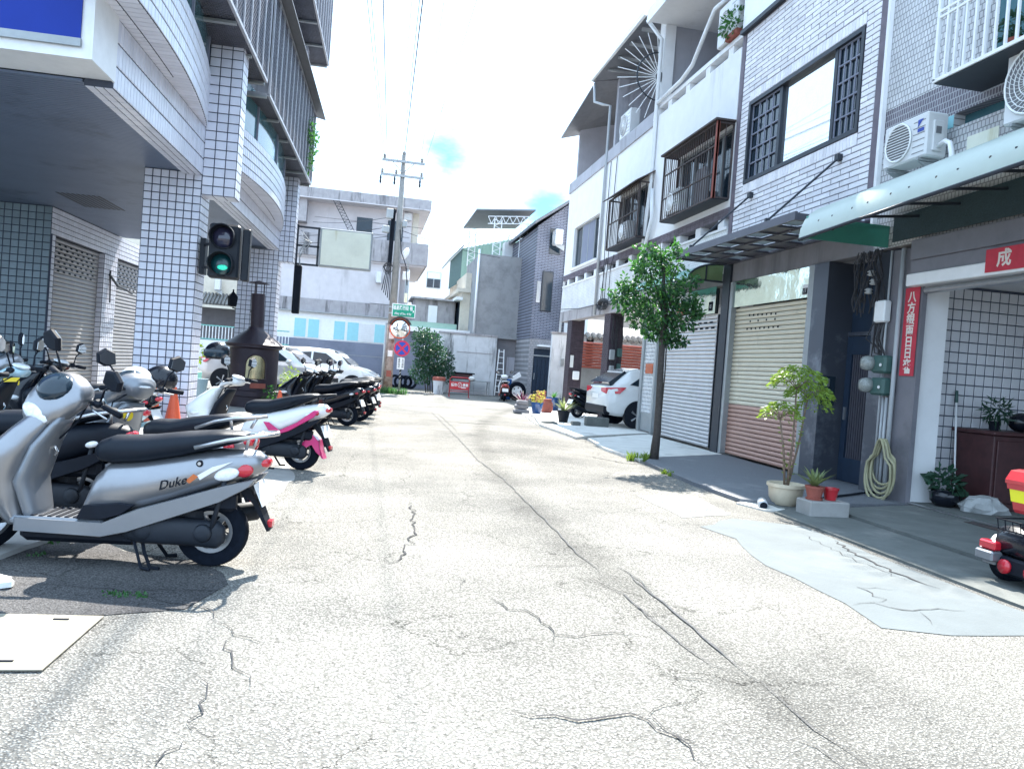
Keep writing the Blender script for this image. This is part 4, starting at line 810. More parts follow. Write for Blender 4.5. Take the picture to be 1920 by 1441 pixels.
b = MB(); b.box((FX+.013, 16.35, 2.92), (FX+.018, 16.9, 3.2)); b.build('orange_sign', 'amber_lens', t)
wallbox(t, 'lintel', A0, 18.2, 3.43, 3.65, 'grey_slab', FX+.01, FX+.25)
wallbox(t, 'gate_post', 17.93, 18.05, .05, 3.4, 'galv', FX, FX+.14); wallbox(t, 'gate_post', 18.85, 19.0, .05, 3.4, 'galv', FX, FX+.2)
gt = MB(); gt.box((FX+.05, 18.05, .1), (FX+.08, 18.85, .55)); gt.box((FX+.05, 18.05, 2.72), (FX+.08, 18.85, 2.85)); gt = gt.build('grille_gate', 'galv', t)
b = MB()
for i in range(8): b.box((FX+.05, 18.07+i*.108, .55), (FX+.075, 18.10+i*.108, 2.72))
for j in range(22): b.box((FX+.045, 18.06, .58+j*.097), (FX+.08, 18.84, .60+j*.097))
b.build('lattice', 'white_metal', gt)
b = MB(); b.box((FX+.03, 18.2, 1.55), (FX+.045, 18.7, 1.80)); b.build('orange_notice', 'amber_lens', gt)
b = MB(); b.box((FX+.09, 18.06, .1), (FX+.11, 18.84, 2.84)); b.build('backing_sheet', 'grey_slab', gt)
# quarter-round glass awning
t = thing('glass_awning', 'small quarter round awning with lime glass end panel over the silver shutter', 'awning', (6.4, 16, 3.6))
q = [(FX-.75*math.cos(a), 3.48+.36*math.sin(a)) for a in [i*math.pi/16 for i in range(9)]]
b = MB(); b.loft([[(x, y, z) for x, z in q]+[(x+.01, y, z-.015) for x, z in q[::-1]] for y in (14.62, 17.9)]); b.build('roof_sheet', 'green_poly', t, 'auto')
b = MB(); b.prism([(x, z) for x, z in q]+[(FX-.02, 3.48)], 14.605, 14.618); b.build('end_panel', 'lime_glass', t)
b = MB(); b.tube([(x, 14.60, z) for x, z in q], .02, 6); b.cyl((FX-.75, 14.6, 3.48), (FX, 14.6, 3.48), .02, 6); b.cyl((6.58, 14.6, 3.48), (6.58, 14.6, 3.78), .018, 6); b.cyl((FX-.75, 14.6, 3.48), (FX-.75, 17.9, 3.48), .02, 6); b.build('frame', 'dark_metal', t)
# barred cages
t = thing('rusty_window_cage', 'large rusty barred cage next to the lavender brick facade', 'window cage', (6.6, 16, 5.1), group='rusty barred cages on the white house')
cage(t, 6.6, FX-.01, 14.62, 17.45, 5.17, 6.68, 'rust', .115, .007, (.33, .70)); b = MB(); b.box((6.52, 14.56, 6.71), (FX, 17.55, 6.75)); b.build('roof_sheet', 'rust', t)
b = MB(); b.box((6.57, 14.60, 5.15), (6.63, 14.66, 6.7)); b.build('corner_post', 'terracotta', t)
ac((FX, 16.85, 5.24), .75, .55, .22, 'pale air conditioner standing inside the large rusty cage', .2, brackets=False)
t = thing('boxed_chair', 'grey chair back stored inside the large rusty cage', 'chair', (6.8, 15.6, 5.2)); b = MB(); b.prism([(15.3, 5.2), (15.3, 5.85), (15.42, 6.0), (15.78, 6.0), (15.9, 5.85), (15.9, 5.2)], 6.72, 6.78, axis='x'); b.build('back_panel', 'grey_slab', t)
t = thing('rusty_window_cage', 'smaller rusty barred cage with a peaked sheet roof, nearer the plain window', 'window cage', (6.6, 20.5, 5), group='rusty barred cages on the white house')
cage(t, 6.6, FX-.01, 19.12, 21.68, 5.08, 6.5, 'rust', .13, .008, (.5,))
b = MB(); b.loft([[(6.42, 21.8, 6.46), (6.42, 19.0, 6.46), (FX, 19.0, 6.78), (FX, 21.8, 6.78)], [(6.42, 21.8, 6.49), (6.42, 19.0, 6.49), (FX, 19.0, 6.81), (FX, 21.8, 6.81)]]); b.build('roof_sheet', 'rust', t)
ac((FX, 20.3, 5.15), .7, .5, .22, 'air conditioner inside the smaller rusty cage', .18, brackets=False)
ac((7.4, 22.0, 8.50), .9, .75, .3, 'white air conditioner on the roof terrace behind the parapet', .3, brackets=False)
ac((7.3, 15.2, 8.56), .9, .85, .3, 'white unit with green plant on the upper terrace beside the brick house', .26, brackets=False)
t = thing('terrace_plant', 'green plant hanging from the terrace rail beside the brick house', 'plant', (FX, 15, 8.6)); leaves(160, (FX-.05, 14.95, 8.85), (.16, .42, .28), .12, 21).build('foliage', 'leaf_green', t); b = MB(); b.bbox((FX-.1, 14.7, 8.53), (FX+.1, 15.2, 8.66), .02); b.build('planter', 'terracotta', t)
def spikes(name, c, label):
    t = thing(name, label, 'spike guard', c, group='fan shaped spike guards'); x, y, z = c; b = MB()
    b.cyl((x, y, z-.62), (x, y, z+.62), .022, 6); b.tube([(x-.62*math.sin(a), y, z-.62*math.cos(a)) for a in [i*math.pi/16 for i in range(17)]], .022, 6); b.build('frame_arc', 'dark_metal', t)
    m = MB()
    m.cyl((0, 0, .12), (0, 0, 1.15), .011, 5); o = m.build('s', 'white_metal'); me = o.data; bpy.data.objects.remove(o)
    for i in range(14): inst('spike', me, t, Matrix.Translation(Vector((0, 0, 0))) @ Matrix.Rotation(-(8+i*168/13)*math.pi/180, 4, 'Y'))
    b = MB(); b.ell((x, y, z), (.1, .03, .14), 8, 6); b.build('hub', 'dark_metal', t)
spikes('spike_guard', (FX-.03, 19.16, 9.25), 'fan shaped spike guard on the white house post, showing whole against the terrace')
spikes('spike_guard', (FX-.05, 14.5, 10.3), 'fan shaped spike guard cut by the top of the frame at the brick house')
# court behind the arcade
t = thing('red_fence', 'red corrugated sheet fence on a concrete base behind the arcade columns', 'fence', (9.5, 28.6, 0))
b = MB(); b.box((7.5, 28.6, 0), (13.5, 28.8, 1.66)); b.build('base_wall', 'concrete', t)
me = raw_mesh('sheet_rib', [(-.5, 0, 0), (.5, 0, 0), (-.5, -.05, .3), (.5, -.05, .3), (-.5, -.05, .62), (.5, -.05, .62), (-.5, 0, .95), (.5, 0, .95)], [(0, 1, 3, 2), (2, 3, 5, 4), (4, 5, 7, 6)], 'red_clad')
for i in range(9): inst('sheet_rib', me, t, Matrix.Translation(Vector((10.5, 28.6, 1.66+i*.113))-Vector((9.5, 28.6, 0))) @ Matrix.Diagonal((6, 1, .113, 1)))
t = thing('court_house', 'white walled low house with roof tile edge behind the red fence', 'building', (10, 31, 0)); b = MB(); b.box((8.9, 31, 0), (16, 35, 6)); b.build('wall', 'white_wall', t); b = MB()
for i in range(24): b.cyl((8.9+i*.25, 30.5, 2.9), (8.9+i*.25, 31.0, 3.1), .10, 6)
b.build('roof_tile_row', 'roof_tile', t)
t = thing('stained_wall_panel', 'white stained wall panel left of the arcade columns', 'wall', (7.8, 31, 0)); b = MB(); b.box((7.42, 31, 0), (9.2, 31.2, 3.0)); b.build('panel', 'stained_white', t); b = MB(); b.box((7.38, 30.95, 3.003), (9.2, 31.25, 3.08)); b.build('coping', 'grimy', t); b = MB(); b.bbox((7.85, 30.93, 1.7), (7.98, 31, 2.0), .01); b.build('bell_box', 'galv', t)
# ---------------------------------------------------------------- end of the street
t = thing('grey_tiled_house', 'grey tiled house with navy door and sloping gutter at the street end', 'building', (8.5, 35, 0))
b = MB()
b.prism([(7.35, 2.9), (9.6, 2.9), (9.6, 9.75), (8.75, 9.3), (7.35, 8.15)], 35.2, 44); b.build('upper_wall', 'grey_house_x', t)
b = MB(); b.box((7.35, 35.15, 0), (7.58, 44, 2.9)); b.build('lower_pier', 'pier_tile', t); b = MB(); b.box((8.42, 35.15, 0), (9.6, 44, 2.9)); b.box((7.58, 35.15, 2.45), (8.42, 44, 2.9)); b.build('lower_wall', 'pier_tile', t)
d = MB(); d.box((7.58, 35.22, .02), (8.42, 35.26, 2.45)); d = d.build('door', 'door_navy', t)
for i in range(4): b = MB(); b.bbox((7.62+i*.2, 35.19, .1), (7.78+i*.2, 35.218, 2.05), .01); b.build('door_panel', 'door_navy', d)
b = MB(); b.box((7.58, 35.18, 2.1), (8.42, 35.219, 2.16)); b.box((7.66, 35.15, 1.0), (7.69, 35.188, 1.3)); b.build('door_rail', 'galv', d)
b = MB(); b.box((7.7, 34.7, 2.55), (8.9, 35.14, 2.63)); b.build('door_hood', 'white_metal', t)
w = MB(); w.box((7.72, 35.17, 4.2), (8.25, 35.23, 6.1)); w = w.build('window', 'dark_metal', t); b = MB(); b.box((7.75, 35.15, 4.25), (8.22, 35.168, 6.05)); b.build('pane', 'glass_dark', w)
w = MB(); w.box((7.5, 35.17, 4.6), (7.68, 35.2, 5.6)); w.build('small_window', 'glass_sky', t)
b = MB(); b.box((7.95, 35.17, 6.9), (8.5, 35.25, 8.1)); b.build('recess_opening', 'glass_dark', t)
b = MB(); b.loft([[(7.1, 34.7, 8.15), (9.7, 34.7, 10.05), (9.7, 44, 10.05), (7.1, 44, 8.15)], [(7.1, 34.7, 8.3), (9.7, 34.7, 10.2), (9.7, 44, 10.2), (7.1, 44, 8.3)]]); b.build('roof', 'roof_metal', t)
b = MB(); b.tube([(8.75, 34.75, 9.3), (8.82, 34.95, 8.9), (8.82, 35.1, 8.7), (8.7, 35.12, .1)], .06, 8); b.build('downpipe', 'white_metal', t, True)
ac((8.55, 35.0, 7.3), .8, .7, .35, 'air conditioner high in the opening of the grey tiled house', .28)
t = thing('concrete_tower', 'weathered bare concrete block wall at the end of the street', 'building', (6.4, 38.6, 0))
b = MB(); rr = random.Random(3); n = 14
b.box((5.2, 38.6, 3.05), (7.75, 44, 7.1)); b.build('wall', 'tower_concrete', t); b = MB(); b.box((5.05, 38.4, 2.9), (7.75, 44, 3.05)); b.build('ledge', 'tower_concrete', t)
b = MB(); b.box((6.3, 38.62, 0), (7.75, 44, 2.9)); b.build('lower_wall', 'grey_slab', t); b = MB(); b.box((6.95, 38.57, .02), (7.5, 38.615, 2.0)); b.build('side_door', 'grey_wall', t)
b = MB(); b.cyl((5.12, 38.5, 3.0), (5.12, 38.5, 7.3), .06, 8); b.build('downpipe', 'white_metal', t, True)
# truss canopy on the roof
t = thing('roof_canopy', 'dark corrugated rooftop canopy on white lattice trusses', 'canopy', (6.5, 41, 7.1))
b = MB()
for i in range(22): y0 = 39.4+i*.26; b.loft([[(4.95, y0, 9.42), (8.05, y0, 9.72), (8.05, y0+.26, 9.72), (4.95, y0+.26, 9.42)], [(4.95, y0+.05, 9.50), (8.05, y0+.05, 9.80), (8.05, y0+.21, 9.80), (4.95, y0+.21, 9.50)]])
b.build('roof_sheet', 'roof_metal', t)
def lattice(b, p, q, off, n, r=.028):
    p, q, off = Vector(p), Vector(q), Vector(off); b.cyl(p, q, r, 5); b.cyl(p+off, q+off, r, 5)
    for i in range(n): a = p.lerp(q, i/n); c = p.lerp(q, (i+1)/n); b.cyl(a, (a+c)/2+off, r*.7, 4); b.cyl((a+c)/2+off, c, r*.7, 4)
b = MB(); lattice(b, (5.6, 39.6, 9.2), (7.85, 39.6, 9.42), (0, 0, -.38), 6); b.build('beam_truss', 'white_metal', t)
for x, y in ((5.95, 39.6), (7.35, 39.6), (5.2, 44.0), (7.5, 44)): b = MB(); lattice(b, (x, y, 7.1), (x, y, 9.1), (.38, 0, 0), 6); b.build('post_truss', 'white_metal', t)
b = MB(); b.box((6.9, 41.5, 7.12), (7.6, 42.3, 8.3)); b.build('water_tank', 'white_metal', t)
t = thing('green_metal_house', 'house clad in pale green metal sheets behind the concrete block', 'building', (6, 47, 0))
b = MB(); b.prism([(4.45, 5.9), (5.1, 6.4), (5.1, 8.4), (4.45, 7.6)], 46, 46.3); b.build('gable_end', 'green_side', t)
for i in range(14): b = MB(); b.box((5.1+i*.24, 46-.02*(i % 2), 6.4), (5.1+(i+1)*.24-.004, 46.3, 8.42+.07*i)); b.build('clad_sheet', 'green_clad', t)
b = MB(); b.loft([[(4.3, 45.7, 7.5), (5.15, 45.7, 8.5), (5.15, 50, 8.5), (4.3, 50, 7.5)], [(4.3, 45.7, 7.62), (5.15, 45.7, 8.62), (5.15, 50, 8.62), (4.3, 50, 7.62)]]); b.build('roof_edge', 'galv', t)
t = thing('cream_house', 'cream house with a row of dark windows beside the concrete block', 'building', (5, 44, 0))
b = MB(); b.box((4.75, 41.5, 0), (5.9, 56, 5.35)); b.build('wall', 'cream_wall', t); b = MB(); b.box((4.5, 41.3, 5.35), (5.9, 56, 5.55)); b.box((4.9, 41.4, 5.55), (5.9, 50, 6.4)); b.build('roof_edge', 'cream_wall', t)
for y in (42.2, 43.6, 46): b = MB(); b.box((4.70, y, 3.3), (4.76, y+1.1, 4.9)); b.build('window', 'glass_dark', t)
b = MB(); b.box((4.40, 41.1, 4.9), (4.76, 44.9, 5.05)); b.build('window_hood', 'white_metal', t)
t = thing('far_white_building', 'pale white building far off with one grey window', 'building', (5, 65, 0))
b = MB(); b.box((2.6, 65, 0), (12, 72, 10.9)); b.build('wall', 'white_wall', t); w = MB(); w.box((4.37, 64.93, 7.7), (5.55, 65.02, 9.05)); w = w.build('window', 'galv', t)
for x in (4.42, 5.0): b = MB(); b.box((x, 64.91, 7.75), (x+.5, 64.928, 8.45)); b.build('pane', 'glass_dark', w)
b = MB(); b.box((4.42, 64.91, 8.5), (5.5, 64.928, 9.0)); b.build('pane', 'glass_sky', w)
# pink-grey apartment block
t = thing('apartment_block', 'pink grey apartment block with wide concrete balcony slabs', 'building', (0, 46, 0))
b = MB(); b.box((-6.5, 46.2, 3.7), (2.0, 54, 10.2)); b.build('wall', 'pink_wall', t)
b = MB(); b.box((-6.6, 45, 10.25), (3.0, 54, 10.8)); b.build('roof_slab', 'grimy', t)
b = MB(); b.box((-6.6, 45, 10.2), (3.0, 54, 10.249)); b.build('roof_soffit', 'pink_wall', t)
b = MB(); b.box((-6.5, 45, 7.0), (3.0, 45.15, 8.25)); b.box((2.85, 45.15, 7.0), (3.0, 54, 8.25)); b.build('balcony_parapet', 'grimy', t); b = MB(); b.box((-6.4, 45.15, 6.9), (2.85, 54, 6.998)); b.build('balcony_slab', 'pink_wall', t)
b = MB(); b.box((-6.5, 45.3, 5.5), (-.1, 45.6, 6.99)); b.box((-.1, 45.3, 4.6), (1.5, 45.6, 6.9)); b.box((-6.5, 45.3, 4.55), (-.1, 45.6, 5.5)); b.build('front_wall', 'pink_wall', t)
b = MB(); b.box((-6.5, 45, 3.75), (3.3, 45.25, 4.55)); b.box((3.1, 45.25, 3.75), (3.3, 54, 4.55)); b.build('lower_parapet', 'grimy', t)
b = MB(); b.box((-6.5, 45.3, 8.9), (-4.0, 46.19, 10.19)); b.build('recess_shade_box', 'grimy', t)
for x in (-1.2, .6): b = MB(); b.box((x, 46.15, 8.4), (x+.9, 46.21, 9.6)); b.build('window', 'glass_dark', t)
b = MB(); b.box((2.05, 46.3, 8.3), (2.4, 46.5, 10.19)); b.box((2.05, 50, 8.3), (2.4, 50.2, 10.19)); b.build('balcony_post', 'cream_wall', t)
for z in (9.35, 8.7): b = MB(); b.box((-3.6, 46.17, z), (1.9, 46.198, z+.03)); b.build('wall_joint', 'grimy', t)
ac((.55, 45.0, 5.75), .8, .62, .3, 'air conditioner on the apartment block beside the utility pole', .22, brackets=False)
b = MB(); b.bbox((1.5, 45.9, 9.7), (1.95, 46.15, 10.1), .02); b.build('vent_box', 'ac_white', t)
t = thing('roof_ladder', 'thin steel ladder leaning diagonally on the apartment block front', 'ladder', (-2, 45, 8))
b = MB(); lattice(b, (-2.55, 45.05, 10.2), (-1.2, 45.05, 7.9), (.28, 0, .08), 14, .02); b.build('rails', 'dark_metal', t)
# low white shed with cyan windows
t = thing('low_shed', 'low shed with white upper panels, cyan windows and a blue grey base', 'building', (-1.5, 44.5, 0))
b = MB(); b.box((-5.2, 44.5, 0), (1.1, 44.9, 2.25)); b.build('base_wall', 'bluegrey_paint', t)
b = MB(); b.box((-5.2, 44.52, 2.25), (1.1, 44.9, 3.74)); b.build('upper_panel', 'white_metal', t)
for x0, x1 in ((-4.2, -3.5), (-3.45, -2.78), (-2.03, -1.36), (-1.3, -.6), (.22, .9)):
    w = MB(); w.box((x0, 44.49, 2.30), (x1, 44.518, 3.40)); w = w.build('window', 'white_metal', t); b = MB(); b.box((x0+.04, 44.48, 2.34), (x1-.04, 44.489, 3.36)); b.build('pane', 'cyan_glass', w)
for j in range(9): b = MB(); b.box((-.52, 44.46, 2.32+j*.12), (.16, 44.515, 2.39+j*.12)); b.build('louver_slat', 'white_metal', t)
for z in (1.5,): b = MB(); b.box((-5.2, 44.488, z), (1.1, 44.499, z+.03)); b.build('rail', 'galv', t)
b = MB(); b.box((-5.3, 44.3, 3.743), (1.2, 45, 3.80)); b.build('roof_edge', 'galv', t)
t = thing('tyre_wall_shed', 'blue grey painted wall right of the utility pole', 'wall', (2, 40, 0)); b = MB(); b.box((1.1, 41.0, 0), (3.6, 41.2, 3.0)); b.build('panel', 'bluegrey_paint', t); b = MB(); b.box((1.0, 40.6, 3.0), (5.2, 41.3, 3.25)); b.build('coping', 'white_wall', t); b = MB(); b.box((1.2, 40.8, 3.26), (4.5, 41.3, 3.55)); b.build('gutter', 'green_clad', t)
t = thing('garden_wall', 'white garden wall with black water stains at the end of the street', 'wall', (5, 38, 0)); b = MB(); b.box((3.4, 38, 0), (6.28, 38.25, 2.93)); b.build('panel', 'stained_white', t); b = MB(); b.box((3.35, 37.95, 2.933), (6.3, 38.3, 3.02)); b.build('coping', 'grimy', t); b = MB(); b.box((4.3, 37.985, 2.05), (6.2, 37.999, 2.09)); b.build('ledge_strip', 'grimy', t)
t = thing('telegraph_post', 'dark telegraph post far behind the cream house', 'pole', (4.2, 52, 0)); b = MB(); b.cyl((5.25, 52, 0), (5.25, 52, 7.1), .16, 8); b.build('post', 'dark_metal', t)  # plain telegraph post, carries no lamp
t = thing('shed_office', 'small grey shed with a white window left of the cream house', 'building', (3, 46, 0)); b = MB(); b.box((2.3, 43, 2.9), (4.6, 46, 4.9)); b.build('wall', 'grimy', t); w = MB(); w.box((3.1, 42.95, 3.5), (3.6, 42.99, 4.6)); w.build('window', 'white_metal', t); b = MB(); b.box((2.1, 42.7, 4.9), (4.8, 46, 5.0)); b.build('roof', 'grimy', t)
# house behind the arcade, seen through the gaps
t = thing('cream_villa', 'cream house with roof tile eaves and teal balcony fence behind the arcade', 'building', (-7, 46, 0))
b = MB(); b.box((-14, 46, 4.0), (-4.6, 52, 9.5)); b.build('upper_wall', 'cream_wall', t); b = MB(); b.box((-14, 47, 0), (-4.6, 47.3, 4.0)); b.build('lower_wall', 'grey_slab', t)
b = MB()
for i in range(50): b.cyl((-14+i*.19, 44.9, 3.75), (-14+i*.19, 46.1, 4.45), .075, 6)
b.build('roof_tile_row', 'roof_tile', t); b = MB(); b.box((-14, 44.85, 3.55), (-4.6, 45, 3.70)); b.build('eave_board', 'cream_wall', t)
w = MB(); w.box((-5.3, 45.95, 5.2), (-4.75, 45.99, 6.3)); w = w.build('window', 'white_metal', t); b = MB(); b.box((-5.25, 45.93, 5.25), (-4.8, 45.949, 6.25)); b.build('pane', 'glass_dark', w)
ac((-8.3, 45.97, 4.6), .8, .62, .3, 'air conditioner on the cream villa seen through the arcade gap', .25)
t = thing('balcony_fence', 'teal railing fence in front of the cream villa', 'fence', (-7, 43.5, 0)); b = MB(); b.box((-14, 43.4, 0), (-4.3, 43.6, 1.75)); b.build('base_wall', 'white_wall', t)
b = MB(); b.box((-14, 43.45, 2.5), (-4.3, 43.5, 2.56)); b.box((-14, 43.45, 1.78), (-4.3, 43.5, 1.84)); b.build('rail', 'teal_paint', t); me = raw_mesh('picket', [(-.02, -.02, 0), (.02, -.02, 0), (.02, .02, 0), (-.02, .02, 0), (-.02, -.02, .72), (.02, -.02, .72), (.02, .02, .72), (-.02, .02, .72)], TF[:1]+TF[1:], 'white_metal')
for i in range(60): inst('picket', me, t, Matrix.Translation(Vector((-14+i*.164, 43.47, 1.8))-Vector((-7, 43.5, 0))))

t = thing('facade_cables', 'loose black cables hanging down the white house front to a knot at the beam', 'cables', (FX, 22.6, 4))
for i, (y0, z0, y1) in enumerate(((22.9, 8.0, 22.7), (22.3, 8.0, 22.5), (21.9, 5.0, 22.1), (22.6, 5.0, 22.9))):
    b = MB(); b.tube([(FX-.03, y0, z0), (FX-.05, (y0+y1)/2+.08*(-1)**i, (z0+3.5)/2+.4), (FX-.04, y1, 3.7), (FX-.06, y1+.1, 3.4)], .012, 5); b.build('cable', 'wire', t)
b = MB()
for i in range(22): q = random.Random(i+900); a = q.uniform(0, 6.28); r = q.uniform(.08, .3); b.tube([(FX-.08-q.uniform(0, .12), 22.3+r*1.6*math.cos(a+k*.7), 3.55+r*.6*math.sin(a+k*.7)) for k in range(6)], .012, 4)
b.build('cable_knot', 'wire', t)
b = MB(); b.tube([(FX-.05, 22.0, 3.55), (FX-.1, 20.5, 3.45), (FX-.1, 19.3, 3.7), (FX-.06, 18.4, 4.0)], .013, 5); b.tube([(FX-.06, 27.8, 3.75), (FX-.08, 25, 3.6), (FX-.08, 22.5, 3.6)], .012, 5); b.build('cable_run', 'wire', t)
t = thing('wall_conduit', 'pale bent conduit rising past the smaller rusty cage', 'pipe', (FX, 18.8, 5)); b = MB(); b.tube([(FX-.06, 19.0, 6.3), (FX-.12, 18.7, 5.5), (FX-.10, 19.0, 5.0), (FX-.06, 19.35, 4.4), (FX-.05, 19.6, 3.6)], .05, 8); b.build('pipe', 'white_metal', t, True)
# ---------------------------------------------------------------- left: tiled arcade building (frame turned 1.79 degrees)
LA = R(1.79); P0 = Vector((-2.68, 12.52, 0))
def toL(p): d = Vector(p)-P0; return Vector((d.x*math.cos(LA)-d.y*math.sin(LA), d.x*math.sin(LA)+d.y*math.cos(LA), d.z))
CL = toL(CAM)
def lth(name, label, cat, group=None): return thing(name, label, cat, P0, -LA, group)
t = AB = lth('arcade_building', 'lavender tiled corner building over an open arcade on the left', 'building')
def lb(name, a, c, m, par=None, **k): b = MB(); b.box(a, c); return b.build(name, m, par or t, **k)
tl = []; tt = []
def clad(a, c, faces, pw, ph, store, off=.001, st=False):
    """joint-coloured core with tiles on the listed faces: 'f' faces the camera (-y), 'r' the street (+x), 'b' the underside"""
    (x0, y0, z0), (x1, y1, z1) = a, c
    if 'f' in faces: store += grid((x0, y0-off, z0), XU, ZU, x1-x0, z1-z0, pw, ph, .014, 0, None, st)
    if 'r' in faces: store += grid((x1+off, y0, z0), YU, ZU, y1-y0, z1-z0, pw, ph, .014, 0, None, st)
    if 'b' in faces: store += grid((x0, y1, z0-off), XU, -YU, x1-x0, y1-y0, pw, ph, .014)
def core(name, a, c, faces, pw=.12, ph=.12, store=None, **k):
    lb(name, a, c, 'grout', **k); clad(a, c, faces, pw, ph, tl if store is None else store)
core('column', (-.83, 0, 0), (0, .52, 4.03), 'fr'); core('column', (-.96, 8.0, 0), (0, 8.6, 3.97), 'fr')
core('pilaster', (.002, -.004, 3.71), (.49, .36, 12.5), 'frb', .14, .14); core('pilaster', (.002, 8.0, 3.71), (.36, 8.4, 12.5), 'frb', .13, .13)
lb('wall_joint_block', (-.5, .02, 4.04), (0, .5, 12.5), 'grout'); clad((-.35, .02, 4.04), (0, .5, 5.0), 'f', .12, .12, tl)
for y0, y1, z1 in ((-3.8, -.002, 4.735), (.53, 7.995, 4.465)): core('beam', (-.28, y0, 4.00), (0, y1, z1), 'rb', .10, .22)
# soffit of narrow metal strips
b = MB()
for i in range(176):
    y = -3.80+i*.072; x0 = -9 if y < 4.72 else -4.03
    b.box((x0, y, 4.035), (-.30, y+.060, 4.06))
b.build('soffit_strips', 'soffit_metal', t, kind='stuff'); lb('soffit_backing', (-9, -3.8, 4.065), (-.29, 8.9, 4.2), 'dark_metal')
b = MB()
for i in range(9): b.box((-3.3+i*.09, 3.0, 4.03), (-3.25+i*.09, 4.4, 4.036))
b.build('soffit_vent', 'dark_metal', t, kind='stuff')
# inner walls, shutters
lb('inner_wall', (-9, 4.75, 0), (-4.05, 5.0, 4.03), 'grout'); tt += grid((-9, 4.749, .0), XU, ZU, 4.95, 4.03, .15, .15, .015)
lb('inner_wall', (-4.3, 5.0, 3.47), (-4.05, 12, 4.03), 'grout'); tl += grid((-4.049, 4.75, 3.47), YU, ZU, 7, .56, .12, .115, .014)
for y0, y1 in ((4.751, 4.9), (7.66, 8.55), (11.4, 12)): lb('inner_pier', (-4.3, y0, 0), (-4.02, y1, 3.468), 'grout'); tl += grid((-4.019, y0, 0), YU, ZU, y1-y0, 3.46, .12, .12, .014)
tl += grid((-4.3, 7.655, 0), XU, ZU, .28, 3.46, .12, .12, .014)
shutter(t, 4.9, 7.65, .05, 3.46, -4.16, .093, ('slat_grey', 'slat_grey'), face=1, holes=[(5.1+(i*.3)+.1*(j % 2), 3.33-j*.093, .12) for i in range(8) for j in range(7)], proud=.024)
shutter(t, 8.56, 11.4, .05, 3.46, -4.16, .093, ('slat_grey', 'slat_grey'), face=1, holes=[(8.75+(i*.3)+.1*(j % 2), 3.33-j*.093, .12) for i in range(8) for j in range(7)], proud=.024)
lb('rear_body', (-14, -3.7, 4.5), (-.5, 8.9, 12.5), 'grey_wall'); lb('rear_body', (-14, 5.05, 0), (-4.4, 8.9, 4.0), 'grey_wall')
b = MB(); b.tube([(-4.0, 8.0, 3.0), (-3.9, 8.3, 2.75), (-3.85, 8.8, 2.7), (-3.9, 9.4, 2.65)], .03, 6); b.tube([(-4.0, 8.05, 3.1), (-3.97, 8.05, 2.3)], .02, 6); b.build('shutter_latch', 'dark_metal', t)
# bowed balconies
def bow(s, d=.42): return d*max(0, math.sin(math.pi*s))**.85
def balcony(ya, yb, z0, z1, d):
    n = 26; pts = [Vector((.02+bow(i/n, d), ya+(yb-ya)*i/n, 0)) for i in range(n+1)]
    b = MB(); b.loft([[(p.x, p.y, z0), (p.x, p.y, z1), (-.12, p.y, z1), (-.12, p.y, z0)] for p in pts]); b.build('balcony', 'grout', t)
    L = 0; acc = [0]
    for i in range(n): L += (pts[i+1]-pts[i]).length; acc.append(L)
    def at(s):
        for i in range(n):
            if acc[i+1] >= s: return pts[i].lerp(pts[i+1], (s-acc[i])/max(1e-6, acc[i+1]-acc[i]))
        return pts[-1]
    nc = int(L/.105); nr = round((z1-z0)/.145); ph = (z1-z0)/nr
    for i in range(nc):
        p, q = at(i*L/nc), at((i+1)*L/nc); u = (q-p).normalized(); w = (q-p).length
        for j in range(nr): c = (p+q)/2; c = c+Vector((u.y, -u.x, 0))*.002; tl.append((Vector((c.x, c.y, z0+(j+.5)*ph)), u, ZU, w-.012, ph-.014))
    for j in range(int((yb-ya)/.11)):                                       # underside tiles
        y = ya+.055+j*.11; xx = .02+bow((y-ya)/(yb-ya), d); k = max(1, int((xx+.1)/.2)); w = (xx+.1)/k
        for i in range(k): tl.append((Vector((-.1+(i+.5)*w, y, z0-.001)), XU, -YU, w-.014, .098))
    b = MB(); g = [(p.x-.05, p.y) for p in pts]
    b.loft([[(x, y, z1) for x, y in g], [(x, y, z1+.86) for x, y in g]], close=False, caps=False); b.build('bay_glazing', 'glass_teal', t, True)
    for i in range(1, n+1, 6): x, y = g[i]; b = MB(); b.box((x-.03, y-.025, z1), (x+.03, y+.025, z1+.86)); b.build('bay_mullion', 'bluegrey_paint', t)
balcony(-7.4, -.006, 4.74, 5.52, .34); balcony(.37, 7.99, 4.47, 5.22, .42)
lb('upper_wall', (-.48, -3.8, 5.35), (-.1, 8.0, 12.5), 'grey_wall')
pieces(t, 'tile', tl, 'lav_tile', .007, 240, cam=CL); pieces(t, 'tile', tt, 'shaded_tile', .007, 60, cam=CL)
lb('roof_edge', (-.6, -4, 12.5), (.6, 9.0, 12.6), 'white_wall')
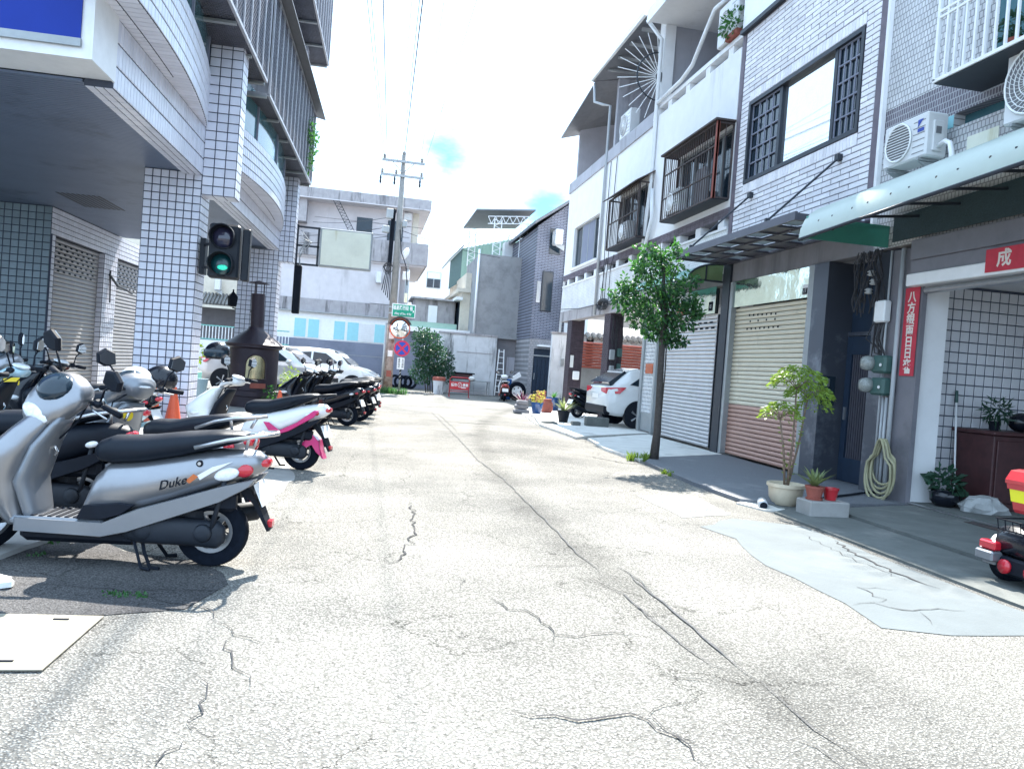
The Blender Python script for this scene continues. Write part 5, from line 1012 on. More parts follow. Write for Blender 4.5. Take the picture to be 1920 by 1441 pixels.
# mesh cages on the upper floors
def mesh_rect(b, o, u, v, U, V, p, r=.0045):
    o, u, v = Vector(o), Vector(u), Vector(v); n = u.cross(v)*r
    for sgn in (1, -1):
        k = -V
        while k < U:
            a0 = max(0, k); a1 = min(U, k+V)
            if a1-a0 > .02:
                h0, h1 = (a0-k, a1-k); P = o+u*a0+v*(h0 if sgn > 0 else V-h0); Q = o+u*a1+v*(h1 if sgn > 0 else V-h1)
                w = (Q-P).normalized().cross(n).normalized()*r; b.add([P+w+n, P-w+n, Q-w+n, Q+w+n, P+w-n, P-w-n, Q-w-n, Q+w-n], [(0, 1, 2, 3), (7, 6, 5, 4), (0, 3, 7, 4), (1, 5, 6, 2)])
            k += p
def mcage(label, x1, y0, y1, z0, z1, eave=False, pitch=.085):
    c = lth('mesh_cage', label, 'window cage', 'mesh cages on the arcade building'); e = .022
    b = MB(); mesh_rect(b, (x1, y0, z0), YU, ZU, y1-y0, z1-z0, pitch); mesh_rect(b, (.02, y1, z0), XU, ZU, x1-.02, z1-z0, pitch); b.build('mesh_screen', 'mesh_metal', c, kind='stuff')
    b = MB(); mesh_rect(b, (-.1, y0, z0), XU, YU, x1+.1, y1-y0, .07, .011)
    b.build('mesh_floor', 'mesh_metal', c, kind='stuff')
    b = MB(); n = max(1, round((y1-y0)/1.5))
    b.box((x1-e, y0, z0-.03), (x1+e, y1, z0+.02)); b.box((x1-e, y0, z1-.02), (x1+e, y1, z1+.02))
    for y in (y0, y1): b.box((-.1, y-e, z0-.028), (x1-e, y+e, z0+.018))
    b.build('rail', 'mesh_edge', c)
    n = max(2, round((y1-y0)/.52)); pm = MB(); pm.box((-.016, -.016, 0), (.016, .016, z1-z0)); o = pm.build('p', 'mesh_edge'); me = o.data; bpy.data.objects.remove(o)
    for i in range(n+1): inst('post', me, c, Matrix.Translation((x1+.008, y0+(y1-y0)*i/n, z0)))
    m = max(2, round((y1-y0)/1.3)); b = MB()
    for i in range(m+1): y = y0+(y1-y0)*i/m; b.box((-.1, y-.04, z0-.07), (x1-.03, y+.04, z0-.032))
    b.build('floor_bracket', 'galv', c)
    b = MB(); b.box((-.1, y0, z0+.012), (x1*.62, y1, z0+.02)); b.build('floor_mat', 'dark_metal', c)
    if eave: b = MB(); b.loft([[(-.1, y0-.1, z1+.2), (x1+.22, y0-.1, z1+.02), (x1+.22, y1+.5, z1+.02), (-.1, y1+.5, z1+.2)], [(-.1, y0-.1, z1+.23), (x1+.22, y0-.1, z1+.05), (x1+.22, y1+.5, z1+.05), (-.1, y1+.5, z1+.23)]]); b.build('eave_sheet', 'roof_metal', c)
    return c
mcage('expanded mesh cage nearest the blue sign on the third floor', .6, -3.4, 1.37, 6.0, 7.8)
mcage('long expanded mesh cage with dark eave and vines on the third floor', .6, 1.69, 8.65, 5.88, 7.72, True)
mcage('expanded mesh cage on the fourth floor, highest in view', .78, 1.0, 9.2, 9.25, 11.2)
c = lth('vine', 'leafy vine growing through the far end of the long mesh cage', 'plant'); v = MB()
for (y, z, s, n) in ((7.2, 6.9, .35, 120), (7.8, 6.6, .4, 150), (8.2, 7.0, .25, 80), (7.5, 6.2, .3, 80)): q = leaves(n, (.66, y, z), (.12, s, s), .09, int(y*10)); v.add(q.v, q.f)
v.build('foliage', 'leaf_green', c)
# blue sign box at the near corner
c = lth('blue_sign_box', 'large blank blue sign box with white metal frame at the near building corner', 'sign')
lb('casing', (-9, -4.40, 4.07), (-.003, -3.81, 7.5), 'white_metal', c); lb('blue_panel', (-9, -4.42, 4.25), (-.10, -4.403, 7.5), 'blue_sign', c); lb('bottom_trim', (-9, -4.44, 4.17), (-.09, -4.404, 4.245), 'galv', c); lb('edge_trim', (-.005, -4.43, 4.06), (.02, -3.8, 7.5), 'white_metal', c)
# traffic light on the column
c = thing('traffic_light', 'black traffic light showing green beside the lavender tiled column', 'traffic light', (-2.2, 12.3, 2.8))
b = MB(); b.bbox((-2.44, 12.1, 2.43), (-2.0, 12.36, 3.24), .03); b.build('housing', 'traffic_black', c)
b = MB(); b.bbox((-1.97, 12.14, 2.42), (-1.86, 12.32, 3.20), .015); b.build('rear_housing', 'traffic_black', c)
for z, m2 in ((3.035, 'red_dark_lens'), (2.635, 'green_lamp')):
    cx = -2.235; b = MB(); b.lathe((cx, 12.095, z), [(.155, 0), (.15, -.012), (.10, -.035), (.02, -.045)], 24, axis='y'); b.build('lens', m2, c, True)
    if m2 == 'green_lamp': b = MB(); b.ell((cx+.02, 12.055, z-.05), (.075, .012, .04), 14, 6); b.build('lit_glow', 'green_glow', c, True)
    b = MB(); n = 20; ring = []
    for d in (0, 1):
        for rr_ in (.180, .168):
            ring.append([(cx+rr_*math.cos(a), 12.1-d*(.20 if math.sin(a) > -.2 else .20*max(0, (math.sin(a)+.95)/.75)), z+rr_*math.sin(a)) for a in [2*math.pi*i/n for i in range(n)]])
    b.loft([ring[0], ring[2], ring[3], ring[1]], caps=False); b.build('visor', 'traffic_black', c, 'auto')
b = MB(); b.box((-2.64, 12.5, 2.5), (-2.56, 12.7, 3.05)); b.cyl((-2.6, 12.55, 2.95), (-2.4, 12.25, 2.95), .025, 6); b.cyl((-2.6, 12.55, 2.6), (-2.4, 12.25, 2.6), .025, 6); b.build('bracket', 'traffic_black', c)
# faded billboard and black vertical sign at the far end
c = thing('faded_billboard', 'weathered blank billboard panel on a dark frame over the road', 'billboard', (-.8, 21.5, 4.3))
b = MB(); b.bbox((-1.5, 21.45, 3.78), (-.1, 21.65, 4.83), .02); b.build('panel_case', 'galv', c); b = MB(); b.box((-1.45, 21.435, 3.83), (-.15, 21.449, 4.78)); b.build('panel_face', 'board_face', c)
text('店', .62, 'board_face', c, frame_M((-.45, 21.432, 4.40), XU, ZU), depth=.004)
b = MB()
for z in (4.80, 4.30, 3.80): b.box((-2.1, 21.5, z-.025), (-1.5, 21.55, z+.025))
b.box((-1.56, 21.5, 3.8), (-1.51, 21.55, 4.8)); b.box((-2.12, 21.5, 3.75), (-2.06, 21.55, 4.85)); b.build('frame', 'dark_metal', c)
b = MB()
for i in range(4): q = random.Random(i); b.tube([(-2.0, 21.46, 4.7-.1*i), (-1.8+q.uniform(-.1, .1), 21.44, 4.4), (-2.0, 21.45, 4.2-.1*i), (-1.95, 21.46, 3.5)], .012, 5)
b.build('loose_cables', 'galv', c)
c = thing('black_vertical_sign', 'narrow black vertical sign case hanging on the end of the arcade building', 'sign', (-2, 21.3, 3.5)); b = MB(); b.bbox((-2.09, 21.2, 2.45), (-1.90, 21.45, 3.74), .02); b.build('case', 'rubber', c)
c = thing('wall_lantern', 'small black carriage lantern on the side of the far tiled column', 'lantern', (-3.5, 20.6, 2.6))
b = MB(); b.lathe((-3.47, 20.55, 2.45), [(.05, 0), (.11, .03), (.13, .26), (.02, .38), (.02, .44)], 6); b.build('lamp_body', 'rubber', c); b = MB(); b.cyl((-3.47, 20.55, 2.43), (-3.35, 20.6, 2.40), .018, 6); b.build('arm', 'rubber', c)
# furnace under the arcade end
c = thing('paper_burner', 'dark brown metal paper burning furnace with chimney pipe and arched door', 'furnace', (-2.70, 19.4, 0))
cx, cy = -2.70, 19.4
b = MB(); b.lathe((cx, cy, 0), [(.56, .03), (.56, .28), (.60, .30), (.60, .42), (.57, .44), (.57, 1.42), (.66, 1.46), (.66, 1.5)], 28); b.build('drum', 'furnace', c, 'auto')
b = MB(); b.lathe((cx, cy, 0), [(.68, 1.5), (.69, 1.53), (.20, 1.88), (.17, 1.95)], 28); b.build('cone_roof', 'furnace', c, 'auto')
b = MB(); b.cyl((cx+.02, cy, 1.9), (cx+.0, cy, 2.75), .155, 18); b.cyl((cx, cy, 2.30), (cx, cy, 2.33), .163, 18); b.build('chimney', 'furnace', c, 'auto')
b = MB()
for a in (0, 2.1, 4.2): b.box((cx+.13*math.cos(a)-.012, cy+.13*math.sin(a)-.012, 2.74), (cx+.13*math.cos(a)+.012, cy+.13*math.sin(a)+.012, 3.0))
b.lathe((cx, cy, 3.0), [(.26, 0), (.02, .07)], 18); b.build('rain_cap', 'furnace', c)
def onbar(u, z, r=.585):                                                # point on the drum facing the camera side
    a = -math.pi/2+.22+u/r; return (cx+r*math.cos(a), cy+r*math.sin(a), z)
b = MB(); arch = [(-.24, .72), (-.24, 1.05)]+[(-.24*math.cos(a), 1.05+.24*math.sin(a)) for a in [i*math.pi/10 for i in range(1, 10)]]+[(.24, 1.05), (.24, .72)]
us = [-.24+.04*i for i in range(13)]; tp = [1.05+math.sqrt(max(0, .0576-u*u)) for u in us]; b.loft([[onbar(u, .72, .592) for u in us], [onbar(u, z*.5+.36, .592) for u, z in zip(us, tp)], [onbar(u, z, .592) for u, z in zip(us, tp)]], close=False, caps=False); d = b.build('door', 'brass', c); b = MB(); b.tube([onbar(u, z, .605) for u, z in arch], .018, 6, True); b.build('door_rim', 'furnace', d)
b = MB(); pl = [(-.1, .50), (.26, .50), (.26, .62), (-.1, .62)]; b.loft([[onbar(u, z, .625) for u, z in pl], [onbar(u, z, .56) for u, z in pl]]); b.build('red_plaque', 'terracotta', c)
# cones, planters under the arcade
def cone(x, y, label, s=1., z=.035):
    c = thing('traffic_cone', label, 'traffic cone', (x, y, z), group='orange traffic cones by the arcade')
    b = MB(); b.lathe((x, y, z), [(.15*s, .04), (.145*s, .06), (.03*s, .72*s), (.015, .73*s)], 18); b.build('cone', 'orange_cone', c, 'auto'); b = MB(); b.bbox((x-.19*s, y-.19*s, z), (x+.19*s, y+.19*s, z+.04), .02); b.build('base', 'orange_cone', c)
cone(-3.02, 11.95, 'orange traffic cone at the tiled column, nearer the shutters'); cone(-2.80, 12.2, 'orange traffic cone at the tiled column, nearer the street'); cone(-1.62, 15.4, 'small orange cone beside the black scooters and the furnace', .85)
def planter(x, y, w, d, h, m2, lf, label, n=220, sz=.12, ph=.45, sd=1):
    c = thing('planter', label, 'planter', (x, y, 0)); b = MB(); b.bbox((x-w/2, y-d/2, .03), (x+w/2, y+d/2, h), .02); b.build('box', m2, c); leaves(n, (x, y, h+ph*.55), (w*.55, d*.6, ph*.6), sz, sd).build('foliage', lf, c); return c
planter(-4.55, 20.6, .8, .5, .75, 'teal_paint', 'leaf_lime', 'teal planter box full of bright green leaves in the arcade', 260, .13, .7, 31)
planter(-1.95, 21.0, .5, .4, .42, 'white_metal', 'leaf_lime', 'white planter with lime leaves between the furnace and the scooters', 200, .1, .5, 32)
planter(-2.1, 18.6, .4, .3, .25, 'rubber', 'leaf_green', 'small dark planter at the foot of the furnace', 120, .09, .3, 33)
c = thing('bucket', 'pale blue bucket beside the teal planter', 'bucket', (-4.1, 20.2, 0)); b = MB(); b.lathe((-4.05, 20.2, .03), [(.14, 0), (.19, .55), (.2, .56)], 14); b.build('pail', 'blue_paint', c, 'auto')
# ---------------------------------------------------------------- scooters
def sect(x, zc, hy, hz, n=16, p=2.6, lean=0.):
    o = []
    for i in range(n):
        a = 2*math.pi*i/n; c, s = math.cos(a), math.sin(a); o.append((x+lean*math.copysign(abs(s)**(2/p), s)*hz, hy*math.copysign(abs(c)**(2/p), c), zc+hz*math.copysign(abs(s)**(2/p), s)))
    return o
def sectz(z, xc, hx, hy, n=16, p=2.4):
    return [(xc+hx*math.copysign(abs(math.cos(a))**(2/p), math.cos(a)), hy*math.copysign(abs(math.sin(a))**(2/p), math.sin(a)), z) for a in [2*math.pi*i/n for i in range(n)]]
def dense(secs, f, k=3):
    o = []
    for i in range(len(secs)-1):
        for j in range(k):
            t = j/k; t = t*t*(3-2*t)*.5+t*.5; o.append(f(*[a+(b2-a)*t for a, b2 in zip(secs[i], secs[i+1])]))
    o.append(f(*secs[-1])); return o
def wheel(t, x, r, w=.10, T=None, name='wheel', rim='alloy', spokes=5, y=0.):
    T = T or (lambda b: b)
    k = r*.60; b = MB(); pr = [(k, -w*.40), (r*.80, -w*.5), (r*.95, -w*.40), (r, -w*.12), (r, w*.12), (r*.95, w*.40), (r*.80, w*.5), (k, w*.40)]
    b.lathe((x, y, r), pr+[pr[0]], 32, axis='y', caps=False); wo = T(b).build(name, 'tyre', t, 'auto')
    b = MB(); b.lathe((x, y, r), [(k+.005, -w*.36), (k-.02, -w*.34), (k-.025, w*.34), (k+.005, w*.36), (k+.005, -w*.36)], 28, axis='y', caps=False)
    b.lathe((x, y, r), [(.05, -w*.45), (.05, w*.45)], 14, axis='y')
    for i in range(spokes):
        a = 2*math.pi*i/spokes+.3; M = Matrix.Rotation(a, 3, 'Y'); c = Vector((x, y, r)); q = [Vector(v) for v in ((.03, -w*.2, -.022), (k, -w*.2, -.014), (k, w*.2, -.014), (.03, w*.2, -.022), (.03, -w*.2, .022), (k, -w*.2, .014), (k, w*.2, .014), (.03, w*.2, .022))]
        b.add([c+M @ v for v in q], [(0, 3, 2, 1), (4, 5, 6, 7), (0, 1, 5, 4), (1, 2, 6, 5), (2, 3, 7, 6), (3, 0, 4, 7)])
    T(b).build('rim', rim, wo, 'auto'); return wo
def scooter(label, loc, rz, body='silver_paint', low='grey_paint', shield=None, inner='black_plastic', seat='seat_vinyl', kind='classic', rack='steel', steer=0., hug=None, strip=None, tail=.0, name='scooter', brand=None, group='parked scooters'):
    t = thing(name, label, 'scooter', loc, rz, group, True); shield = shield or body; wb, r = 1.36, .226
    def F2(b): b.v = [(v[0]-.05, v[1], v[2]) for v in b.v]; return b
    def F(b): b.v = [(v[0]+.095, v[1], v[2]) for v in b.v]; return b
    ax = Vector((-.40, 0, .917)).normalized(); SP = Vector((wb-.06, 0, .35)); RM = Matrix.Rotation(steer, 3, ax)
    def S(b): b.v = [tuple(SP + RM @ (Vector(v)-SP)) for v in b.v]; return b
    K = tail
    wheel(t, 0, r, .105); wheel(t, wb, r, .10, S, name='wheel')
    b = MB(); b.loft(dense([(.76, .34, .10, .05), (.70, .43, .125, .13), (.62, .46, .145, .18), (.45, .495, .168, .165), (.20, .565+K*.2, .178, .145), (0, .63+K*.5, .170, .125), (-.18, .665+K*.8, .140, .10), (-.26, .675+K, .105, .078), (-.315, .68+K, .05, .04)], lambda x, z, y, h: sect(x, z, y, h, 18))); bd = b.build('body_cover', body, t, True)
    for s in (1, -1):
        b = MB(); b.prism([(1.12, .205), (.62, .19), (.47, .225), (.15, .35+K*.2), (-.09, .45+K*.6), (-.26, .555+K), (-.29, .60+K), (-.10, .548+K*.6), (.15, .462+K*.2), (.42, .372), (.62, .275), (1.12, .285)], s*.125, s*.188, ch=.014); b.build('side_panel', low, t, 'auto')
        if strip: b = MB(); b.prism([(.30, .40), (.10, .46+K*.2), (-.20, .60+K), (-.26, .68+K), (-.20, .68+K), (.0, .57+K*.2), (.22, .47), (.36, .56), (.42, .56)], s*.186, s*.202, ch=.006); b.build('side_stripe', strip, t)
    b = MB(); b.loft(dense([(.725, .70, .06, .035), (.69, .705, .11, .068), (.62, .715, .135, .088), (.40, .735, .15, .085), (.20, .775+K*.4, .158, .078), (-.03, .822+K*.8, .15, .055), (-.14, .838+K, .11, .035), (-.19, .842+K, .06, .018)], lambda x, z, y, h: sect(x, z, y, h, 16, 2.8))); b.build('seat', seat, t, True)
    b = MB(); b.bbox((.60, -.17, .235), (1.16, .17, .292), .02); fl = b.build('floor_board', low, t); b = MB()
    for i in range(8): b.box((.72+i*.05, -.14, .292), (.745+i*.05, .14, .299))
    b.build('grip_ribs', inner, fl, kind='stuff'); b = MB(); b.bbox((.42, -.12, .13), (1.12, .12, .234), .03); b.build('under_cover', 'black_plastic', t)
    # apron (leg shield) and its inner side
    sec = [(.235, 1.05, .06, .15), (.36, 1.12, .11, .19), (.52, 1.17, .165, .215), (.68, 1.11, .15, .215), (.82, 1.01, .115, .165), (.92, .93, .09, .10)]
    if kind == 'sport': sec = [(.235, 1.05, .06, .13), (.36, 1.10, .10, .17), (.54, 1.17, .17, .20), (.66, 1.20, .19, .19), (.80, 1.10, .12, .16), (.92, 1.0, .06, .09)]
    b = MB(); b.loft(dense(sec, sectz)); F(b).build('front_apron', shield, t, True)
    b = MB(); b.loft(dense([(.25, .955, .05, .14), (.5, 1.02, .06, .185), (.72, .945, .05, .17), (.90, .835, .035, .10)], sectz)); F(b).build('inner_shield', 'grey_paint' if kind == 'classic' else inner, t, True)
    b = MB(); b.tube([(.93, -.02, .70), (.90, -.02, .70), (.885, -.02, .67), (.90, -.02, .645)], .008, 6); F(b).build('bag_hook', 'chrome', t)
    for s in (1, -1): b = MB(); b.ell((1.20, s*.185, .60), (.07, .03, .03), 10, 6); F(b).build('front_indicator', 'amber_lens' if kind == 'classic' else 'clear_lens', t, True)
    # front fender, fork
    b = MB(); rg = []
    for i in range(12):
        a = R(8)+R(165)*i/11; c = math.cos(a); s2 = math.sin(a); w = .075*(.55+.45*math.sin(math.pi*(i+.6)/12)); ri = r+.030
        rg.append([(wb+ri*c, -w, r+ri*s2-.03), (wb+(ri+.018)*c, -w*.8, r+(ri+.018)*s2), (wb+(ri+.024)*c, 0, r+(ri+.024)*s2), (wb+(ri+.018)*c, w*.8, r+(ri+.018)*s2), (wb+ri*c, w, r+ri*s2-.03), (wb+(ri+.004)*c, 0, r+(ri+.004)*s2)])
    b.loft(rg); S(b).build('front_fender', shield if kind == 'classic' else inner, t, 'auto')
    b = MB()
    for s in (1, -1): b.cyl((wb, s*.075, r), (wb-.13, s*.075, .52), .022, 8)
    S(b).build('fork', 'engine_metal', t, True)
    # handlebar group
    b = MB()
    if kind == 'classic': b.loft(dense([(.86, 1.0, .09, .06), (.92, 1.02, .15, .10), (1.01, 1.01, .175, .135), (1.10, .98, .165, .135), (1.16, .955, .13, .105), (1.19, .94, .09, .07)], lambda x, z, y, h: sect(x, z, y, h, 18, 2.3, -.35)))
    else: b.loft(dense([(.86, .985, .10, .035), (.93, 1.0, .16, .055), (1.02, .985, .12, .055), (1.12, .945, .05, .03)], lambda x, z, y, h: sect(x, z, y, h, 16, 2.3, -.3)))
    cw = S(F2(b)).build('handlebar_cowl', shield, t, True)
    if kind == 'classic':
        RY = Matrix.Rotation(R(-20), 3, 'Y')
        b = MB(); b.ell((1.158, 0, .925), (.058, .128, .062), 18, 10, RY); S(F2(b)).build('headlight', 'clear_lens', cw, True)
        b = MB(); b.ell((1.143, 0, .925), (.060, .137, .070), 18, 10, RY); S(F2(b)).build('headlight_bezel', 'black_plastic', cw, True)
        b = MB(); b.ell((1.065, 0, 1.085), (.105, .112, .062), 18, 10, Matrix.Rotation(R(34), 3, 'Y')); S(F2(b)).build('screen', 'glass_dark', cw, True)
    else:
        for s in (1, -1): b = MB(); b.loft([[(1.325, s*.03, .60), (1.26, s*.13, .665), (1.22, s*.15, .63), (1.29, s*.05, .565)], [(1.375, s*.03, .605), (1.30, s*.135, .67), (1.26, s*.155, .63), (1.34, s*.05, .57)]]); F(b).build('headlight', 'clear_lens', t)
        b = MB(); b.loft([[(1.27, -.07, .72), (1.27, .07, .72), (1.12, .10, .84), (1.12, -.10, .84)], [(1.295, -.05, .735), (1.295, .05, .735), (1.135, .08, .86), (1.135, -.08, .86)]]); F(b).build('nose_panel', inner, t)
    b = MB(); b.ell((.90, 0, 1.055), (.07, .11, .02), 14, 6, Matrix.Rotation(-.35, 3, 'Y')); S(F2(b)).build('dial', 'clear_lens', cw, True)
    for s in (1, -1):
        b = MB(); b.tube([(.93, s*.08, 1.0), (.90, s*.18, 1.02), (.86, s*.36, 1.01)], .014, 7); hb = S(F2(b)).build('handlebar', 'engine_metal', t, True)
        b = MB(); b.tube([(.885, s*.235, 1.019), (.858, s*.365, 1.010)], .020, 9); S(F2(b)).build('grip', 'rubber', hb, True)
        b = MB(); b.tube([(.93, s*.17, 1.0), (.945, s*.22, .995), (.925, s*.33, .985)], .007, 5); S(F2(b)).build('brake_lever', 'steel', hb, True)
        b = MB(); b.bbox((.87, s*.165, 1.0), (.93, s*.225, 1.05), .015); S(F2(b)).build('switch_block', 'black_plastic', hb)
        b = MB(); b.tube([(.89, s*.20, 1.04), (.90, s*.24, 1.14), (.89, s*.30, 1.20)], .007, 6); mi = S(F2(b)).build('mirror', 'black_plastic', t, True)
        b = MB(); b.prism([(s*.235, 1.20), (s*.25, 1.285), (s*.33, 1.315), (s*.395, 1.27), (s*.385, 1.20), (s*.32, 1.175)], .885, .925, axis='x', ch=.012); S(F2(b)).build('mirror_shell', 'black_plastic', mi, 'auto')
        b = MB(); b.prism([(s*.247, 1.205), (s*.26, 1.275), (s*.33, 1.302), (s*.383, 1.262), (s*.374, 1.207), (s*.32, 1.187)], .8815, .8835, axis='x'); S(F2(b)).build('mirror_glass', 'mirror', mi)
        b = MB(); b.tube([(.9, s*.1, .98), (1.0, s*.16, .9), (1.08, s*.12, .78)], .006, 5); S(F2(b)).build('cable', 'rubber', t)
    # tail: light, rack, fender, plate
    for s in (1, -1):
        q = 1. if kind == 'classic' else .6
        b = MB(); b.ell((-.10, s*.150, .615+K), (.08*q, .022, .040*q), 14, 8, Matrix.Rotation(.25, 3, 'Y')); b.build('rear_indicator', 'clear_lens', t, True)
        b = MB(); b.ell((-.205, s*.130, .64+K), (.055*q, .022, .040*q), 14, 8, Matrix.Rotation(.25, 3, 'Y')); b.build('side_tail_light', 'red_lens', t, True)
        b = MB(); b.prism([(.765, .295), (.73, .375), (.52, .405), (.43, .395), (.50, .335), (.62, .295)], s*.12, s*.179, ch=.008); b.build('dark_grille', 'black_plastic', t)
    b = MB(); b.loft([sect(-.27, .68+K, .08, .034, 12), sect(-.325, .685+K, .065, .03, 12), sect(-.34, .685+K, .04, .02, 12)]); b.build('tail_light', 'red_lens', t, True)
    b = MB(); b.tube([(.10, .155, .77+K*.5), (-.10, .165, .83+K*.8), (-.27, .15, .862+K), (-.35, .09, .872+K), (-.37, 0, .872+K), (-.35, -.09, .872+K), (-.27, -.15, .862+K), (-.10, -.165, .83+K*.8), (.10, -.155, .77+K*.5)], .0135, 7); b.tube([(-.24, .15, .86+K), (-.26, .0, .855+K), (-.24, -.15, .86+K)], .011, 6); b.tube([(-.22, .14, .855+K), (-.20, .10, .77+K)], .011, 6); b.tube([(-.22, -.14, .855+K), (-.20, -.10, .77+K)], .011, 6); b.build('grab_rail', rack, t, True)
    b = MB(); b.loft([[(-.14, -.08, .55), (-.14, .08, .55), (-.18, .08, .58), (-.18, -.08, .58)], [(-.26, -.075, .42), (-.26, .075, .42), (-.28, .075, .45), (-.28, -.075, .45)], [(-.35, -.06, .25), (-.35, .06, .25), (-.365, .06, .255), (-.365, -.06, .255)]]); rf = b.build('rear_fender', 'black_plastic', t, 'auto')
    b = MB(); M = Matrix.Rotation(R(24), 3, 'Y'); c = Vector((-.30, 0, .49)); b.add([c+M @ Vector(v) for v in ((0, -.13, -.075), (0, .13, -.075), (0, .13, .075), (0, -.13, .075), (.006, -.13, -.075), (.006, .13, -.075), (.006, .13, .075), (.006, -.13, .075))], [(0, 3, 2, 1), (4, 5, 6, 7), (0, 1, 5, 4), (1, 2, 6, 5), (2, 3, 7, 6), (3, 0, 4, 7)]); b.build('number_plate', 'plate', rf)
    b = MB(); b.box((-.375, -.035, .275), (-.345, .035, .315)); b.build('reflector', 'red_lens', rf)
    # engine, exhaust, stand
    b = MB(); b.loft(dense([(.50, .25, .05, .07), (.40, .25, .07, .10), (.10, .235, .06, .085), (-.06, .225, .05, .085), (-.10, .225, .03, .05)], lambda x, z, y, h: [(p[0], p[1]+.10, p[2]) for p in sect(x, z, y, h, 14)])); en = b.build('engine_case', 'engine_metal', t, True)
    for x, rr_ in ((.38, .062), (.02, .058)): b = MB(); b.lathe((x, .15, .24), [(rr_, 0), (rr_*.85, .018), (.015, .022)], 16, axis='y'); b.build('clutch_cover', 'engine_metal', en, True)
    b = MB(); b.bbox((-.16, .04, .375), (.26, .135, .50), .025); b.build('air_filter_box', 'black_plastic', t); b = MB(); b.bbox((.05, -.12, .19), (.52, .08, .40), .04); b.build('crankcase', 'engine_metal', t)
    b = MB(); b.cyl((-.02, .135, .23), (-.10, .135, .62), .016, 8); b.build('shock_absorber', 'engine_metal', t, True)
    b = MB(); b.lathe((0, 0, 0), [(.035, -.27), (.062, -.24), (.066, .05), (.05, .16), (.02, .2)], 14, axis='x'); M = Matrix.Rotation(R(12), 3, 'Y'); b.v = [tuple(Vector((.0, -.155, .29))+M @ Vector(v)) for v in b.v]; b.tube([(.2, -.15, .24), (.34, -.12, .2), (.42, -.06, .22)], .02, 7); b.build('exhaust', 'engine_metal' if kind == 'classic' else 'black_plastic', t, True)
    b = MB()
    for s in (1, -1): b.tube([(.40, s*.09, .18), (.37, s*.12, .10), (.32, s*.15, .012), (.26, s*.17, .012)], .012, 6)
    b.box((.385, -.09, .165), (.415, .09, .19)); b.build('centre_stand', 'rubber', t)
    b = MB(); b.tube([(.45, .11, .2), (.36, .19, .02), (.30, .21, .015)], .010, 6); b.build('side_stand', 'rubber', t)
    if hug: b = MB(); b.loft([[(-.04, .07, .46), (-.04, -.07, .46), (.0, -.07, .44), (0, .07, .44)], [(-.22, .075, .38), (-.22, -.075, .38), (-.20, -.07, .35), (-.20, .07, .35)], [(-.30, .06, .16), (-.30, -.06, .16), (-.27, -.055, .17), (-.27, .055, .17)]]); b.prism([(.02, .22), (.04, .28), (-.16, .44), (-.24, .36), (-.27, .2), (-.22, .24), (-.16, .33)], .068, .10, ch=.006); b.build('tyre_hugger', hug, t, 'auto')
    if brand:
        text(brand, .078, 'rubber', t, frame_M((.215, .1815, .545), Vector((-.955, 0, .295)), Vector((.295, 0, .955))), depth=.0015, shear=.45)
        b = MB(); b.cyl((.06, .150, .675), (.06, .171, .675), .020, 14); b.build('seat_lock', 'rubber', t); b = MB(); b.cyl((.06, .165, .675), (.06, .174, .675), .011, 12); b.build('seat_lock_rim', 'steel', t)
        b = MB(); b.prism([(.05, .575), (.07, .60), (-.02, .66), (-.14, .70), (-.02, .625)], .1685, .173); b.build('white_flash', 'white_paint', t); b = MB(); b.prism([(.11, .55), (.135, .565), (.09, .61), (.06, .595)], .174, .178); b.build('orange_flash', 'amber_lens', t)
    return t
def T2(l, px, ang): return px
silver = scooter('worn silver scooter in the foreground with a white tilted headlight cowl and script lettering', (-.90, 5.16, 0), R(175), 'silver_paint', 'grey_paint', 'silver_paint', 'black_plastic', steer=R(62), brand='Duke')
s2 = scooter('grey scooter behind the foreground one, with a yellow sticker on its leg shield', (-1.06, 6.15, 0), R(146), 'silver_paint', 'grey_paint', 'grey_paint', 'black_plastic', steer=R(-6), tail=.03)
b = MB(); b.cyl((.935, .05, .80), (.925, .05, .80), .045, 16); b.build('round_sticker', 'yellow', s2)
scooter('pale blue scooter under the arcade with two crash helmets on its tail', (-2.30, 7.7, .035), R(172), 'blue_paint', 'blue_paint', 'blue_paint', 'black_plastic', 'seat_vinyl', 'sport', 'white_metal', R(5), tail=.02)
scooter('silver grey scooter at the left picture edge with a yellow key tag', (-2.85, 9.0, .035), R(176), 'grey_paint', 'silver_paint', 'silver_paint', steer=R(20))
scooter('black scooter against the shade-coloured tiled wall with upright mirrors', (-2.75, 9.95, .035), R(172), 'black_gloss', 'black_plastic', 'black_gloss', 'black_plastic', kind='sport', steer=R(-12))
scooter('low black scooter nose at the left edge beyond the foreground scooter', (-1.95, 6.05, .03), R(170), 'black_plastic', 'black_plastic', 'white_paint', 'black_plastic', kind='sport', steer=R(10))
pink = scooter('white and pink sport scooter with a black helmet hung on its handlebar', (-.71, 9.55, 0), R(163), 'white_paint', 'black_plastic', 'white_paint', 'black_plastic', 'seat_vinyl', 'sport', 'black_plastic', R(-4), 'pink_paint', 'pink_paint', .06)
bk = scooter('black scooter nearest in the row by the small orange cone', (-.33, 15.95, 0), R(163), 'black_gloss', 'black_plastic', 'black_gloss', 'black_plastic', 'seat_vinyl', 'sport', 'black_plastic', R(-5), tail=.04, group='row of black scooters')
for i, (x, y, a, l) in enumerate(((-.10, 17.3, 165, 'black scooter second in the row, its tail past the nearest one'), (.02, 18.7, 162, 'black scooter in the middle of the row beside the white cars'), (.05, 20.0, 166, 'black scooter fourth in the row, mostly hidden by nearer ones'), (.0, 21.3, 164, 'black scooter last in the row, next to the parked cars'))):
    copy_thing(bk, (x, y, 0), R(a), l)
